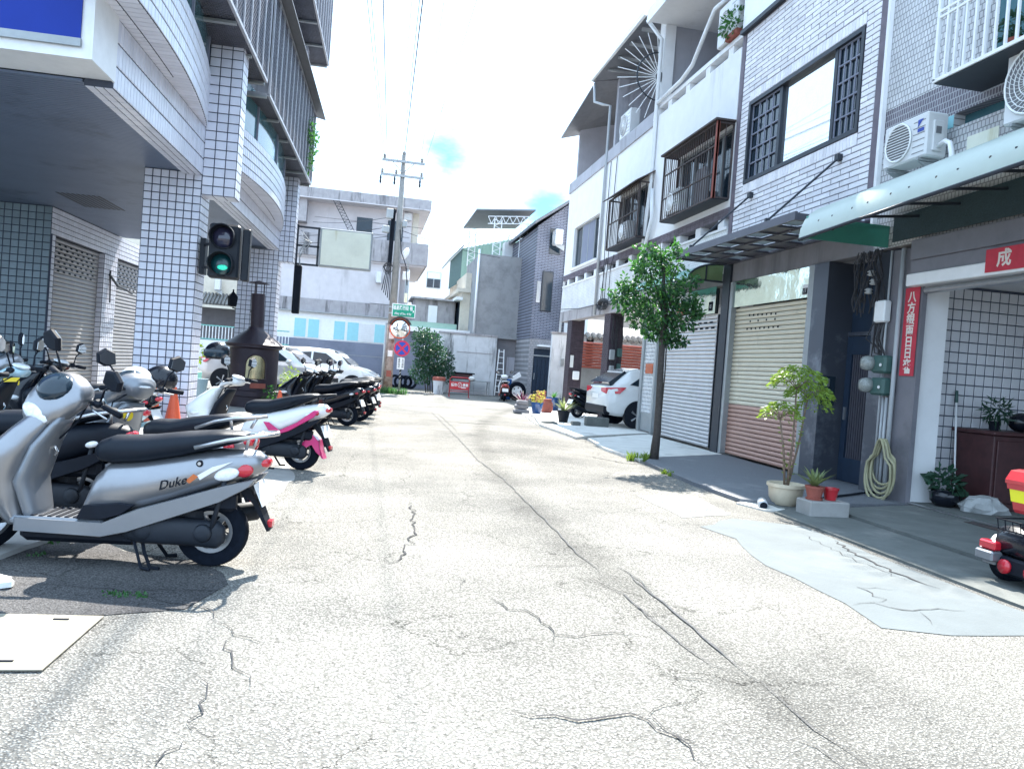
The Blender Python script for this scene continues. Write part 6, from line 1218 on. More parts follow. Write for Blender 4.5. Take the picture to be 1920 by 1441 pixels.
copy_thing(bk, (6.45, 22.9, .06), R(18), 'black scooter parked between the dark columns and the white car', 'parked scooters')
scooter('old red scooter seen from behind in front of the spare wheel', (5.86, 32.5, 0), R(84), 'terracotta', 'terracotta', 'white_paint', 'black_plastic', rack='white_metal', steer=R(10))
# helmets, key tag
def helmet(c, r, m2, label, visor=None, rz=0.):
    t = thing('helmet', label, 'helmet', c); c = Vector(c); b = MB(); rg = []
    for i in range(9):
        a = R(-35)+R(125)*i/8; q = math.cos(a)*r; rg.append([c+Vector((q*1.12*math.cos(k*math.pi/10), q*math.sin(k*math.pi/10), r*math.sin(a))) for k in range(20)])
    b.loft(rg); b.build('shell', m2, t, True)
    if visor:
        b = MB(); n = 12; L = []
        for z, rr_ in ((-.35, .99), (-.05, 1.05), (.28, 1.02)): L.append([c+Vector((r*1.14*rr_*math.cos(rz+R(-75)+R(150)*k/n), r*1.05*rr_*math.sin(rz+R(-75)+R(150)*k/n), r*z)) for k in range(n+1)])
        b.loft(L, close=False, caps=False); b.build('visor', visor, t, True)
    return t
helmet((-1.80, 9.85, 1.33), .135, 'black_gloss', 'black open face helmet hung over the white and pink scooter mirror', 'glass_dark', R(-110))
helmet((-2.12, 7.72, 1.03), .135, 'white_paint', 'white helmet on the tail of the pale blue scooter', 'glass_dark', R(-110))
helmet((-1.93, 7.85, 1.05), .135, 'black_gloss', 'black helmet beside the white helmet on the pale blue scooter')
t = thing('key_tag', 'yellow plastic tag hanging at the handlebar by the left picture edge', 'tag', (-3.6, 8.7, .9)); b = MB(); b.bbox((-3.62, 8.62, .86), (-3.47, 8.635, .95), .01); b.build('tag', 'yellow', t)
# mobility scooter and delivery box, lower right
t = ms = thing('mobility_scooter', 'black mobility scooter with wire basket and red rear lights at the right edge', 'scooter', (5.0, 4.9, 0))
for y in (4.72, 5.25): wheel(t, 4.86, .185, .11, y=y, rim='black_plastic')
b = MB(); b.loft(dense([(4.66, .34, .24, .08), (4.74, .36, .32, .12), (5.1, .38, .34, .13), (5.5, .36, .30, .10)], lambda x, z, y, h: [(p[0], p[1]+4.98, p[2]) for p in sect(x, z, y, h, 16, 3)])); b.build('rear_shell', 'black_gloss', t, True)
for y in (4.70, 5.26):
    b = MB(); rg = []
    for i in range(9): a = R(20)+R(170)*i/8; rg.append([(4.86+q*math.cos(a), y+s*.07, .185+q*math.sin(a)) for q, s in ((.195, -1), (.215, -.8), (.215, .8), (.195, 1))])
    b.loft(rg); b.build('fender', 'grey_paint', t, 'auto')
for y in (4.70, 5.24):
    b = MB(); b.bbox((4.60, y-.08, .265), (4.68, y+.08, .335), .012); b.build('tail_light', 'red_lens', t); b = MB(); b.bbox((4.575, y-.09, .18), (4.68, y+.09, .26), .012); b.build('bumper_corner', 'grey_paint', t); b = MB(); yr = y+(.15 if y < 5 else -.15); b.cyl((4.66, yr, .165), (4.625, yr, .165), .055, 18); b.build('round_reflector', 'red_lens', t, True)
b = MB(); b.bbox((4.65, 4.76, .10), (4.72, 5.2, .24), .02); b.build('bumper', 'black_plastic', t)
b = MB()
for z, e in ((.44, 0), (.52, .015)): b.tube([(4.66-e, 4.70-e, z), (5.15, 4.70-e, z), (5.15, 5.2+e, z), (4.66-e, 5.2+e, z)], .006, 5, True)
for i in range(8): y = 4.7+i*.0714; b.cyl((4.66, y, .44), (5.15, y, .44), .004, 4); b.cyl((4.66, y, .44), (4.645, y, .52), .004, 4)
for i in range(8): x = 4.66+i*.07; b.cyl((x, 4.7, .44), (x, 5.2, .44), .004, 4); b.cyl((x, 4.7, .44), (x, 4.685, .52), .004, 4)
b.build('wire_basket', 'rubber', t)
t = thing('delivery_box', 'red top box with a bright yellow band, cut by the right frame edge', 'box', (4.9, 5.0, .5))
def ring(x0, y0, x1, y1, z, r=.03): return [(x0+r, y0, z), (x1-r, y0, z), (x1, y0+r, z), (x1, y1-r, z), (x1-r, y1, z), (x0+r, y1, z), (x0, y1-r, z), (x0, y0+r, z)]
b = MB(); b.loft([ring(4.77, 4.84, 5.2, 5.2, .575), ring(4.75, 4.82, 5.2, 5.2, .60), ring(4.735, 4.8, 5.2, 5.2, .66)]); b.build('base', 'red_paint', t); b = MB(); b.loft([ring(4.733, 4.798, 5.21, 5.21, .661), ring(4.71, 4.78, 5.21, 5.21, .758)]); b.build('yellow_band', 'bright_yellow', t)
b = MB(); b.loft([ring(4.70, 4.77, 5.22, 5.22, .759), ring(4.69, 4.76, 5.22, 5.22, .80), ring(4.685, 4.755, 5.23, 5.23, .803), ring(4.685, 4.755, 5.23, 5.23, .83), ring(4.72, 4.79, 5.22, 5.22, .90), ring(4.78, 4.84, 5.2, 5.2, .915)]); b.build('lid', 'red_paint', t); b = MB(); b.bbox((4.80, 4.735, .75), (4.85, 4.757, .83), .008); b.build('latch', 'rubber', t)
b = MB(); b.cyl((4.95, 5.0, .49), (4.95, 5.0, .575), .03, 8); b.build('mount_post', 'rubber', t); t.location.x += .30; ms.location.x += .30
# ---------------------------------------------------------------- cars
def car(label, loc, rz, paint, L=4.3, w=.89, H=1.6, clear=.22, nose=.95, tailx=-.86, detail=True):
    t = thing('parked_car', label, 'car', loc, rz, 'parked cars', True); h2 = L/2
    S_ = [(-h2, .42, .70, .98, .70), (-h2+.08, .34, .84, 1.02, .98), (-h2+.28, .30, w*.97, 1.04, 1.22), (-h2+.75, .28, w, 1.05, H-.06), (-.5, .24, w, 1.03, H), (.35, .24, w, 1.0, H-.03), (.85, .24, w, .99, H-.18), (1.30, .26, w*.99, .98, 1.06), (h2-.55, .28, w*.96, .93, .98), (h2-.16, .32, w*.82, .80, .82), (h2, .42, w*.62, .66, .68)]
    S_[0] = (-h2, .45, w*.80, .90, .92); S_[1] = (-h2+.06, .34, w*.90, 1.0, 1.03)
    def ring(x, zb, ww, zb2, zr):
        cab = zr > zb2+.1; wr = ww*.78 if cab else ww*.90; zr = max(zr, zb2+.01)
        pts = [(ww*.86, zb), (ww*.985, zb+.10), (ww, (zb+zb2)/2), (ww*.985, zb2-.05), (ww*.955, zb2), (wr, zr-.05 if cab else zr-.003), (wr*.85, zr-(.008 if cab else 0)), (wr*.4, zr+.012)]
        return [(x, y, z) for y, z in pts]+[(x, -y, z) for y, z in pts[::-1]]
    dn = dense(S_, ring, 3); b = MB(); b.loft(dn); bd = b.build('body', paint, t, True)
    def ysurf(z, zb2, zr): f = (z-zb2)/(zr-.05-zb2); return w*.955+(w*.78-w*.955)*f
    for s in (1, -1):
        for poly in ([(-.98, 1.09), (-.98, 1.42), (-.20, 1.50), (-.20, 1.09)], [(-.12, 1.09), (-.12, 1.50), (.34, 1.47), (.88, 1.12)], [(-1.50, 1.16), (-1.04, 1.10), (-1.04, 1.40), (-1.2, 1.36)]):
            b = MB(); b.add([(x, s*(ysurf(z, 1.03, H)+.012), z) for x, z in poly]+[(x, s*(ysurf(z, 1.03, H)-.02), z) for x, z in poly], [(0, 1, 2, 3), (7, 6, 5, 4)]+[(i, (i+1) % 4, 4+(i+1) % 4, 4+i) for i in range(4)]); b.build('window', 'glass_dark', t)
        for x in (nose*h2*.66, tailx*h2*.68):
            b = MB(); b.lathe((x, s*(w-.13), .36), [(.385, 0), (.385, s*.139), (.34, s*.141)], 28, axis='y'); b.build('wheel_arch', 'black_plastic', t)
            b = MB(); b.lathe((x, s*(w-.2), .325), [(.20, 0), (.325, 0), (.33, s*.10), (.31, s*.203), (.22, s*.205)], 28, axis='y'); wo = b.build('wheel', 'tyre', t, 'auto')
            b = MB(); b.lathe((x, s*w, .325), [(.22, 0), (.20, s*-.04), (.05, s*-.03)], 20, axis='y')
            for k in range(5): a = k*1.2566; b.cyl((x, s*(w-.012), .325), (x+.21*math.cos(a), s*(w-.008), .325+.21*math.sin(a)), .026, 6, .036)
            b.build('rim', 'alloy', wo, 'auto')
        b = MB(); b.bbox((-1.2, s*(w-.06), .25), (1.2, s*(w+.006), .36), .02); b.build('sill_trim', 'black_plastic', t)
        b = MB(); b.bbox((.82, s*(w-.02), 1.03), (.98, s*(w+.2), 1.17), .04); b.build('door_mirror', paint, t)
        b = MB(); b.loft([[(-h2-.02, s*w*.48, .94), (-h2-.02, s*w*.48, 1.03), (-h2+.0, s*w*.82, 1.05), (-h2+.0, s*w*.82, .88)], [(-h2+.10, s*w*.5, .95), (-h2+.12, s*w*.5, 1.03), (-h2+.52, s*w*1.0, 1.08), (-h2+.34, s*w*1.005, .90)]]); b.build('tail_light', 'red_lens', t)
        b = MB(); b.loft([[(h2-.04, s*w*.42, .66), (h2-.04, s*w*.42, .76), (h2-.16, s*w*.80, .82), (h2-.16, s*w*.80, .70)], [(h2-.30, s*w*.42, .70), (h2-.30, s*w*.42, .84), (h2-.50, s*w*.975, .90), (h2-.42, s*w*.97, .76)]]); b.build('headlight', 'clear_lens', t)
        b = MB(); b.box((.1, s*(w+.001), .96), (.28, s*(w+.02), .985)); b.build('door_handle', paint, t)
    def glass(x0, z0, y0, x1, z1, y1, nm, off):
        b = MB(); n = Vector((z1-z0, 0, -(x1-x0))).normalized()*off; n = n if n.z > 0 else -n
        q = [Vector(p) for p in ((x0, -y0, z0), (x0, y0, z0), (x1, y1, z1), (x1, -y1, z1))]; b.add([p+n for p in q]+[p-n for p in q], [(0, 1, 2, 3), (7, 6, 5, 4)]+[(i, (i+1) % 4, 4+(i+1) % 4, 4+i) for i in range(4)]); return b.build(nm, 'glass_sky' if nm == 'windscreen' else 'glass_dark', t)
    glass(1.28, 1.09, w*.80, .62, H-.10, w*.66, 'windscreen', .05); glass(-h2+.12, 1.12, w*.76, -h2+.62, H-.16, w*.62, 'rear_window', .075)
    b = MB(); b.bbox((-h2-.02, -w*.86, .32), (-h2+.3, w*.86, .60), .06); b.build('rear_bumper', 'black_plastic', t); b = MB(); b.bbox((h2-.3, -w*.72, .30), (h2+.02, w*.72, .52), .06); b.build('front_bumper', paint, t); b = MB(); b.box((h2-.02, -.4, .53), (h2+.025, .4, .66)); b.build('grille', 'black_plastic', t)
    b = MB(); b.box((-h2-.012, -.22, .74), (-h2+.02, .22, .86)); b.build('number_plate', 'plate', t); b = MB(); b.loft([[(-h2+.50, -w*.60, H-.15), (-h2+.50, w*.60, H-.15), (-h2+.50, w*.60, H-.12), (-h2+.50, -w*.60, H-.12)], [(-h2+.95, -w*.66, H-.06), (-h2+.95, w*.66, H-.06), (-h2+.95, w*.64, H-.01), (-h2+.95, -w*.64, H-.01)]]); b.build('roof_spoiler', paint, t)
    return t
car('white crossover car parked nose in under the arcade beside the silver shutter', (8.36, 20.5, .06), R(4), 'car_white', 4.3, .89, 1.62)
car('silver car parked beyond the furnace, its mirror and front wheel showing', (-3.15, 26.6, 0), R(-12), 'car_silver', 4.3, .88, 1.62)
car('white car parked behind the silver car with its bonnet toward the pole', (-1.75, 30.2, 0), R(-10), 'car_white', 4.5, .90, 1.66)
# ---------------------------------------------------------------- utility pole, wires, signs
t = thing('utility_pole', 'grey concrete utility pole with two crossarms and peeling posters at its foot', 'utility pole', (.88, 33.0, 0))
b = MB(); b.cyl((.88, 33, 2.9), (.90, 33, 10.05), .165, 16, .095); b.build('shaft', 'pole_concrete', t, True); b = MB(); b.cyl((.88, 33, 0), (.88, 33, 2.9), .21, 16, .168); b.build('poster_base', 'pole_posters', t, True)
for z, x0, x1 in ((9.75, .0, 1.78), (9.15, -.02, 1.78)):
    b = MB(); b.box((x0, 32.84, z-.045), (x1, 32.93, z+.045)); a = b.build('crossarm', 'galv', t)
    for x in ([x0+.06, .62, x1-.1] if z < 9.5 else [x0+.1, x1-.12]):
        b = MB(); b.lathe((x, 32.88, z+.045), [(.03, 0), (.07, .05), (.04, .09), (.065, .13), (.03, .19)], 8); b.build('insulator', 'pole_concrete', a, True)
        if z < 9.5: b = MB(); b.lathe((x-.05, 32.88, z-.40), [(.03, 0), (.05, .08), (.035, .16), (.05, .24), (.02, .36)], 8); b.build('insulator', 'dark_metal', a, True)
b = MB(); b.cyl((.45, 32.86, 9.7), (.86, 32.9, 9.3), .018, 5); b.cyl((1.35, 32.86, 9.7), (.92, 32.9, 9.3), .018, 5); b.build('arm_brace', 'galv', t)
b = MB(); b.ell((.9, 33, 10.12), (.08, .08, .10), 10, 6); b.build('cap', 'pole_concrete', t)
for x, z, w, h in ((.48, 7.3, .28, .42), (.35, 6.7, .3, .3), (1.12, 7.0, .18, .3)): b = MB(); b.bbox((x-w/2, 32.7, z), (x+w/2, 32.92, z+h), .03); b.build('switch_box', 'galv', t)
b = MB(); b.bbox((.45, 32.75, 7.55), (.75, 32.95, 7.75), .05); b.build('cable_splice', 'rubber', t)
b = MB()
for i in range(5): x = .70-.035*i; b.tube([(x, 32.84, 7.6), (x-.02, 32.83, 5.5), (x-.05*i, 32.82, 3.9+.1*i)], .02, 5)
b.tube([(.95, 32.84, 6.9), (1.05, 32.83, 6), (1.3, 32.83, 5.4), (1.4, 32.83, 4.6)], .02, 5); b.build('riser_cables', 'rubber', t)
b = MB()
for i in range(14): q = random.Random(i+40); a = q.uniform(0, 6.28); r = q.uniform(.12, .28); b.tube([(.55+r*math.cos(a+k*.5)*.8, 32.8, 5.25+r*math.sin(a+k*.5)) for k in range(7)], .014, 4)
b.build('cable_coil', 'wire', t)
b = MB(); b.cyl((.64, 32.84, 0), (.66, 32.84, 2.95), .05, 8); b.build('conduit', 'galv', t, True)
for z, c0 in ((2.3, 'paper'), (1.55, 'paper'), (.7, 'terracotta')): b = MB(); b.box((.80, 32.782, z), (1.0, 32.79, z+.26)); b.build('poster', c0, t)
t = thing('lamp_pole', 'slim grey post with a street lamp head and white box beside the utility pole', 'pole', (1.42, 33.3, 0)); b = MB(); b.cyl((1.42, 33.3, 2.4), (1.42, 33.3, 5.3), .085, 10); b.build('shaft', 'galv', t, True); b = MB(); b.bbox((1.2, 33.1, 4.85), (1.5, 33.25, 5.2), .02); b.build('box', 'sign_white', t); b = MB(); b.bbox((1.33, 33.19, 3.9), (1.47, 33.212, 4.3), .01); b.build('yellow_label', 'board_face', t); b = MB(); b.ell((1.25, 33.1, 5.95), (.14, .1, .28), 10, 6, Matrix.Rotation(.4, 3, 'Y')); b.build('lamp_head', 'sign_white', t, True); b = MB(); b.tube([(1.42, 33.3, 5.3), (1.4, 33.2, 5.6), (1.3, 33.1, 5.8)], .03, 6); b.build('arm', 'galv', t)
WI = [((-.59, 18.23), (.06, 9.9), .012), ((-.50, 18.2), (.10, 9.9), .012), ((-.23, 18.1), (.20, 9.9), .016), ((.58, 17.81), (.84, 10.2), .012), ((.65, 17.79), (.92, 10.2), .02), ((1.12, 17.62), (1.60, 9.9), .008), ((1.83, 17.37), (1.66, 9.3), .008), ((.41, 17.88), (.62, 9.3), .008)]
wl = ['overhead wire furthest left from the crossarm', 'overhead wire second from the left', 'thicker overhead wire from the left end of the upper crossarm', 'thin overhead wire just left of the pole top', 'thickest overhead wire from the pole top', 'faint overhead wire right of the pole top', 'faint overhead wire slanting furthest right', 'faint overhead wire in the middle of the sky']
for (p, (xp, zp), r), l in zip(WI, wl):
    w = thing('power_line', l, 'wire', (xp, 32.9, zp), group='overhead wires along the street'); d = Vector((p[0]-xp, p[1]-32.9, 9.6-zp)); P = []
    for i in range(25): f = i/24*3.6; P.append((xp+d.x*f, 32.9+d.y*f, zp+d.z*f - .35*(f/3.6)*(1-f/3.6)*4*.0 - .10*f*(1-min(f, 1)) ))
    b = MB(); b.tube(P, r*.8, 5); b.build('cable', 'wire', w)
for i, (x0, z0, x1, y1, z1) in enumerate(((.5, 7.4, -3.6, 45.3, 8.9), (.5, 7.0, -4.2, 36, 6.6), (.5, 6.6, -5, 36, 6.2), (1.0, 6.9, 6.4, 38.8, 7.0), (1.0, 7.1, 5.2, 40, 8.6))):
    w = thing('service_cable', ['service cable from the pole up to the apartment block roof', 'upper service cable from the pole toward the cream villa', 'lower service cable from the pole toward the cream villa', 'service cable from the pole to the concrete block', 'service cable from the pole to the rooftop canopy'][i], 'cable', (x0, 33, z0), group='service cables at the utility pole')
    b = MB(); b.tube([(x0+(x1-x0)*k/10, 33+(y1-33)*k/10, z0+(z1-z0)*k/10-.5*(k/10)*(1-k/10)) for k in range(11)], .014, 4); b.build('cable', 'wire', w)
t = thing('street_name_sign', 'green street name sign with white Chinese characters on the utility pole', 'sign', (1.3, 32.6, 3.5))
b = MB(); b.bbox((.84, 32.60, 3.22), (1.82, 32.63, 3.78), .01); b.build('white_border', 'sign_white', t); b = MB(); b.box((.875, 32.592, 3.255), (1.785, 32.599, 3.745)); b.build('green_field', 'sign_green', t)
text('福星路四段 巷', .20, 'sign_white', t, frame_M((1.29, 32.588, 3.60), XU, ZU), depth=.002, sx=.66, bold=.004); text('Alley of Sec. 4 Rd', .135, 'sign_white', t, frame_M((1.30, 32.588, 3.37), XU, ZU), depth=.002, sx=.72, bold=.002); b = MB(); b.prism([(1.71, 3.43), (1.765, 3.50), (1.71, 3.57)], 32.585, 32.591); b.build('arrow', 'sign_white', t); b = MB(); b.box((.7, 32.64, 3.35), (.9, 32.8, 3.4)); b.box((.7, 32.64, 3.6), (.9, 32.8, 3.65)); b.build('clamp', 'galv', t)
t = thing('convex_mirror', 'round convex traffic mirror with an orange rim beside the pole', 'mirror', (1.25, 32.4, 2.75))
b = MB(); b.lathe((1.22, 32.42, 2.74), [(.40, 0), (.385, -.05), (.30, -.105), (.15, -.14), (.01, -.15)], 32, axis='y'); b.build('mirror_face', 'mirror', t, True); b = MB(); b.tube([(1.22+.40*math.cos(a), 32.41, 2.74+.40*math.sin(a)) for a in [i*math.pi/16 for i in range(32)]], .032, 6, True); b.build('rim', 'orange_cone', t, True); b = MB(); b.lathe((1.22, 32.44, 2.74), [(.41, 0), (.3, .08), (.05, .12)], 24, axis='y'); b.build('back_shell', 'orange_cone', t, True)
b = MB(); b.prism([(1.22+q*math.cos(a), 2.74+q*math.sin(a)) for q, a in [(.50, R(20+i*8)) for i in range(18)]+[(.42, R(164-i*8)) for i in range(18)]], 32.30, 32.5); b.build('hood', 'rust', t)
t = thing('no_stopping_sign', 'round no stopping sign, blue with red ring and red cross', 'sign', (1.35, 32.38, 1.92))
b = MB(); b.cyl((1.36, 32.38, 1.92), (1.36, 32.40, 1.92), .335, 32); b.build('red_disc', 'sign_red', t)
for k in range(4):
    a0 = k*math.pi/2; P = []; g = .045; r0 = .265
    c0 = a0-math.pi/4; P = [(g*1.414*math.cos(a0), g*1.414*math.sin(a0))]+[(r0*math.cos(a0+q), r0*math.sin(a0+q)) for q in [R(-36+i*8) for i in range(10)]]
    b = MB(); b.prism([(1.36+x, 1.92+z) for x, z in P], 32.372, 32.379); b.build('blue_field', 'sign_blue', t)
b = MB(); b.cyl((1.36, 32.43, .0), (1.36, 32.43, 3.1), .04, 8); b.build('post', 'galv', t, True); b = MB(); b.box((1.2, 32.385, 1.05), (1.5, 32.395, 1.53)); pt = b.build('notice_plate', 'sign_white', t)
for i, s in enumerate(('違停拖吊', '全日適用')): text('\n'.join(s), .10, 'rubber', pt, frame_M((1.28+i*.15, 32.382, 1.29), XU, ZU), depth=.001)
for i in range(3): b = MB(); b.add([(1.32, 32.385, .60+i*.16), (1.40, 32.385, .66+i*.16), (1.40, 32.385, .74+i*.16), (1.32, 32.385, .68+i*.16)], [(0, 1, 2, 3)]); b.build('hazard_stripe', 'rubber', t)
# ---------------------------------------------------------------- end-of-street things
t = thing('barrier_stand', 'red tube barrier stand with a red no parking panel at the garden wall', 'barrier', (4.0, 33.5, 0))
b = MB(); b.tube([(3.58, 33.5, .02), (3.58, 33.5, .78), (3.66, 33.5, .87), (4.36, 33.5, .87), (4.44, 33.5, .78), (4.44, 33.5, .02)], .02, 7); b.cyl((3.58, 33.5, .25), (4.44, 33.5, .25), .016, 6)
for x in (3.58, 4.44): b.cyl((x, 33.2, .02), (x, 33.8, .02), .018, 6)
b.build('tube_frame', 'red_paint', t, True); b = MB(); b.box((3.6, 33.475, .33), (4.42, 33.479, .68)); pn = b.build('panel', 'red_paint', t); text('請勿 ⊘ 停車', .15, 'sign_white', pn, frame_M((4.02, 33.47, .53), XU, ZU), depth=.001, sx=.85, bold=.004); b = MB(); b.box((4.08, 33.468, .41), (4.3, 33.472, .45)); b.build('fine_print', 'sign_white', pn)
t = thing('aluminium_ladder', 'white aluminium ladder leaning against the grey side door', 'ladder', (6.5, 38, 0))
b = MB(); b.cyl((6.30, 37.75, .03), (6.42, 38.0, 2.35), .03, 6); b.build('rail', 'white_metal', t); b = MB(); b.cyl((6.72, 37.75, .03), (6.66, 38.0, 2.35), .03, 6); b.build('rail', 'white_metal', t)
for i in range(8): f = (i+.6)/8; b = MB(); b.cyl((6.30+.12*f, 37.75+.25*f, .03+2.32*f), (6.72-.06*f, 37.75+.25*f, .03+2.32*f), .02, 6); b.build('rung', 'white_metal', t)
t = thing('work_table', 'grey metal work table with clutter against the garden wall', 'table', (5.0, 37.3, 0)); b = MB(); b.bbox((4.0, 37.0, .66), (5.95, 37.7, .72), .01); b.build('top', 'galv', t)
for x in (4.05, 4.95, 5.88):
    for y in (37.05, 37.65): b = MB(); b.cyl((x, y, 0), (x, y, .66), .025, 6); b.build('leg', 'galv', t)
b = MB(); b.box((4.05, 37.03, .2), (5.9, 37.06, .24)); b.build('stretcher', 'galv', t)
t = thing('storage_crate', 'dark wooden crate lying on the work table', 'crate', (4.5, 37.4, .72)); b = MB(); b.bbox((4.05, 37.1, .725), (5.05, 37.6, 1.0), .02); b.build('body', 'wood_red', t); b = MB(); b.bbox((4.0, 37.05, 1.003), (5.15, 37.65, 1.06), .01); b.build('lid', 'rubber', t)
t = thing('white_bag', 'round white bag on the work table beside the crate', 'bag', (4.9, 37.0, .72)); b = MB(); b.ell((5.0, 36.95, .80), (.16, .12, .12), 12, 7); b.build('bag', 'paper', t, True)
t = thing('bucket', 'white paint bucket with brown lid at the foot of the bush', 'bucket', (3.3, 35.6, 0)); b = MB(); b.lathe((3.3, 35.6, 0), [(.22, 0), (.29, .62)], 16); b.build('pail', 'stained_white', t, 'auto'); b = MB(); b.lathe((3.3, 35.6, .62), [(.31, 0), (.31, .14), (.26, .18)], 16); b.build('lid', 'terracotta', t, 'auto')
def tyre_obj(x, y, r, label, flat=False, grp='old tyres along the shed wall', tilt=.12):
    t = thing('old_tyre', label, 'tyre', (x, y, 0), group=grp); b = MB(); k = r*.62; w = .2; pr = [(k, -w*.4), (r*.85, -w*.5), (r*.97, -w*.4), (r, 0), (r*.97, w*.4), (r*.85, w*.5), (k, w*.4), (k*1.02, 0)]
    b.lathe((x, y, r), pr+[pr[0]], 26, axis='y', caps=False); b.build('tyre', 'tyre', t, 'auto'); return t
for i, x in enumerate((-1.35, -.72, -.12, .42)): tyre_obj(x, 44.1, .36-.012*i, 'old tyre standing on the shed wall, %s' % ('furthest left, beside the white car', 'second from the white car', 'third from the white car', 'nearest the pole foot')[i])
for i, x in enumerate((1.45, 1.72, 1.98, 2.2)): tyre_obj(x, 40.3-.3*i, .34, 'old tyre between the pole and the bush, %s' % ('nearest the pole', 'second from the pole', 'third from the pole', 'touching the bush')[i])
t = thing('spare_wheel', 'car wheel with five hole white rim standing by the grey pier', 'wheel', (6.68, 34.0, 0)); b = MB(); r = .43; pr = [(.24, -.09), (.36, -.11), (.41, -.09), (r, 0), (.41, .09), (.36, .11), (.24, .09)]; b.lathe((6.68, 34, r), pr+[pr[0]], 28, axis='y', caps=False); wo = b.build('tyre', 'tyre', t, 'auto'); b = MB(); b.lathe((6.68, 33.93, r), [(.25, 0), (.24, .03), (.08, .0), (.02, -.02)], 24, axis='y'); rm = b.build('rim', 'sign_white', wo, 'auto')
for k in range(5): a = k*1.2566; b = MB(); b.ell((6.68+.16*math.cos(a), 33.935, r+.16*math.sin(a)), (.035, .02, .035), 8, 5); b.build('rim_hole', 'rubber', t)
t = thing('white_chair_back', 'folded white and blue item leaning behind the spare wheel', 'chair', (6.6, 34.5, .9)); b = MB(); b.add([(6.55, 34.5, .85), (6.95, 34.5, 1.1), (6.85, 34.5, 1.3), (6.45, 34.5, 1.0), (6.55, 34.58, .85), (6.95, 34.58, 1.1), (6.85, 34.58, 1.3), (6.45, 34.58, 1.0)], [(0, 3, 2, 1), (4, 5, 6, 7), (0, 1, 5, 4), (1, 2, 6, 5), (2, 3, 7, 6), (3, 0, 4, 7)]); b.build('back', 'sign_white', t); b = MB(); b.bbox((6.2, 34.4, .0), (6.5, 34.7, .95), .03); b.build('support', 'blue_glaze', t)
# bush at the wall and grass tufts
t = thing('garden_bush', 'dense leafy bush growing against the garden wall', 'bush', (3.0, 36.5, 0)); v = MB()
for (x, z, rx, rz_, n, sd) in ((2.7, 2.25, .75, .7, 900, 1), (3.1, 1.5, .95, .8, 1300, 2), (3.5, 1.0, .6, .5, 600, 3), (2.6, 1.0, .65, .6, 700, 4), (2.45, 2.7, .4, .35, 300, 5)): q = leaves(n, (x, 36.5, z), (rx, .7, rz_), .16, sd, .4); v.add(q.v, q.f)
v.build('foliage', 'leaf_dark', t); b = MB()
for i in range(7): q = random.Random(i); b.tube([(2.8+.1*i, 36.5, 0), (2.6+.15*i, 36.5+q.uniform(-.2, .2), 1.2), (2.3+.25*i, 36.5+q.uniform(-.3, .3), 2.2)], [.03, .02, .01], 5)
b.build('stems', 'bark', t)
def tuft(pts, n, h, seed, m2='leaf_green', name='grass_tufts', label='grass'):
    rr = random.Random(seed); b = MB()
    for (x, y, r) in pts:
        for i in range(n):
            a = rr.uniform(0, 6.28); q = rr.uniform(0, r); px, py = x+q*math.cos(a), y+q*math.sin(a); hh = h*rr.uniform(.4, 1.2); d = rr.uniform(0, 6.28); w = .006+.004*rr.random(); dx, dy = math.cos(d), math.sin(d); l = rr.uniform(.1, .6)*hh
            b.add([(px-dy*w, py+dx*w, 0), (px+dy*w, py-dx*w, 0), (px+dx*l*.5+dy*w*.7, py+dy*l*.5-dx*w*.7, hh*.7), (px+dx*l, py+dy*l, hh)], [(0, 1, 2), (0, 2, 3)])
    o = b.build(name, m2, None, kind='stuff'); o['label'] = label; return o
tuft([(.6+.12*i, 32.4-.02*i, .18) for i in range(9)], 40, .28, 1, 'leaf_green', 'grass_tufts', 'grass tufts round the foot of the utility pole')
tuft([(4.62, 12.55, .10), (4.75, 12.45, .10), (4.5, 12.4, .07), (4.85, 12.62, .07)], 50, .14, 2, 'leaf_lime', 'weed_tufts', 'bright weeds at the foot of the street tree'); tuft([(4.5, 10.9, .05), (4.52, 10.7, .06)], 40, .08, 3, 'leaf_lime', 'weed_tufts', 'small weeds on the pavement edge')
tuft([(-1.30, 4.52, .06), (-1.22, 4.5, .06), (-1.14, 4.49, .05)], 30, .022, 4, 'leaf_green', 'weed_tufts', 'small weeds in the dark road patch by the scooter'); tuft([(-2.1, 4.85, .1), (-1.98, 5.3, .06), (-2.0, 5.6, .06)], 25, .022, 6, 'leaf_green', 'moss_edge', 'moss along the left pavement edge')
t = thing('loose_bricks', 'broken brick pieces lying in front of the bush', 'bricks', (2.5, 33.8, 0))
for i, (x, y) in enumerate(((1.9, 33.6), (2.3, 34.0), (2.6, 33.7), (2.8, 33.9), (2.45, 33.2))): b = MB(); b.box((x, y, 0), (x+.2, y+.12, .09), .5*i); b.build('brick', 'concrete', t)
# ---------------------------------------------------------------- right pavement plants
t = thing('street_tree', 'young street tree with a slim dark trunk and dense green crown on the pavement', 'tree', (4.93, 12.47, 0))
tp = [(4.93, 12.47, 0), (4.95, 12.46, .5), (4.95, 12.48, 1.0), (4.93, 12.47, 1.5), (4.92, 12.47, 2.0), (4.92, 12.46, 2.5), (4.86, 12.46, 3.0), (4.84, 12.47, 3.4)]
b = MB(); b.tube(tp, [.085, .065, .058, .055, .052, .046, .034, .016], 10); b.build('trunk', 'bark', t, True); b = MB(); b.tube([(4.99, 12.44, .9), (5.0, 12.44, 1.6), (4.98, 12.45, 2.3)], .012, 6)
br = [(4.3, 12.4, 2.9), (5.3, 12.5, 3.0), (4.5, 12.3, 3.3), (4.75, 12.5, 3.75), (5.1, 12.45, 3.45), (4.2, 12.6, 2.65), (5.45, 12.4, 2.6), (4.95, 12.1, 2.9), (4.8, 12.85, 3.0)]
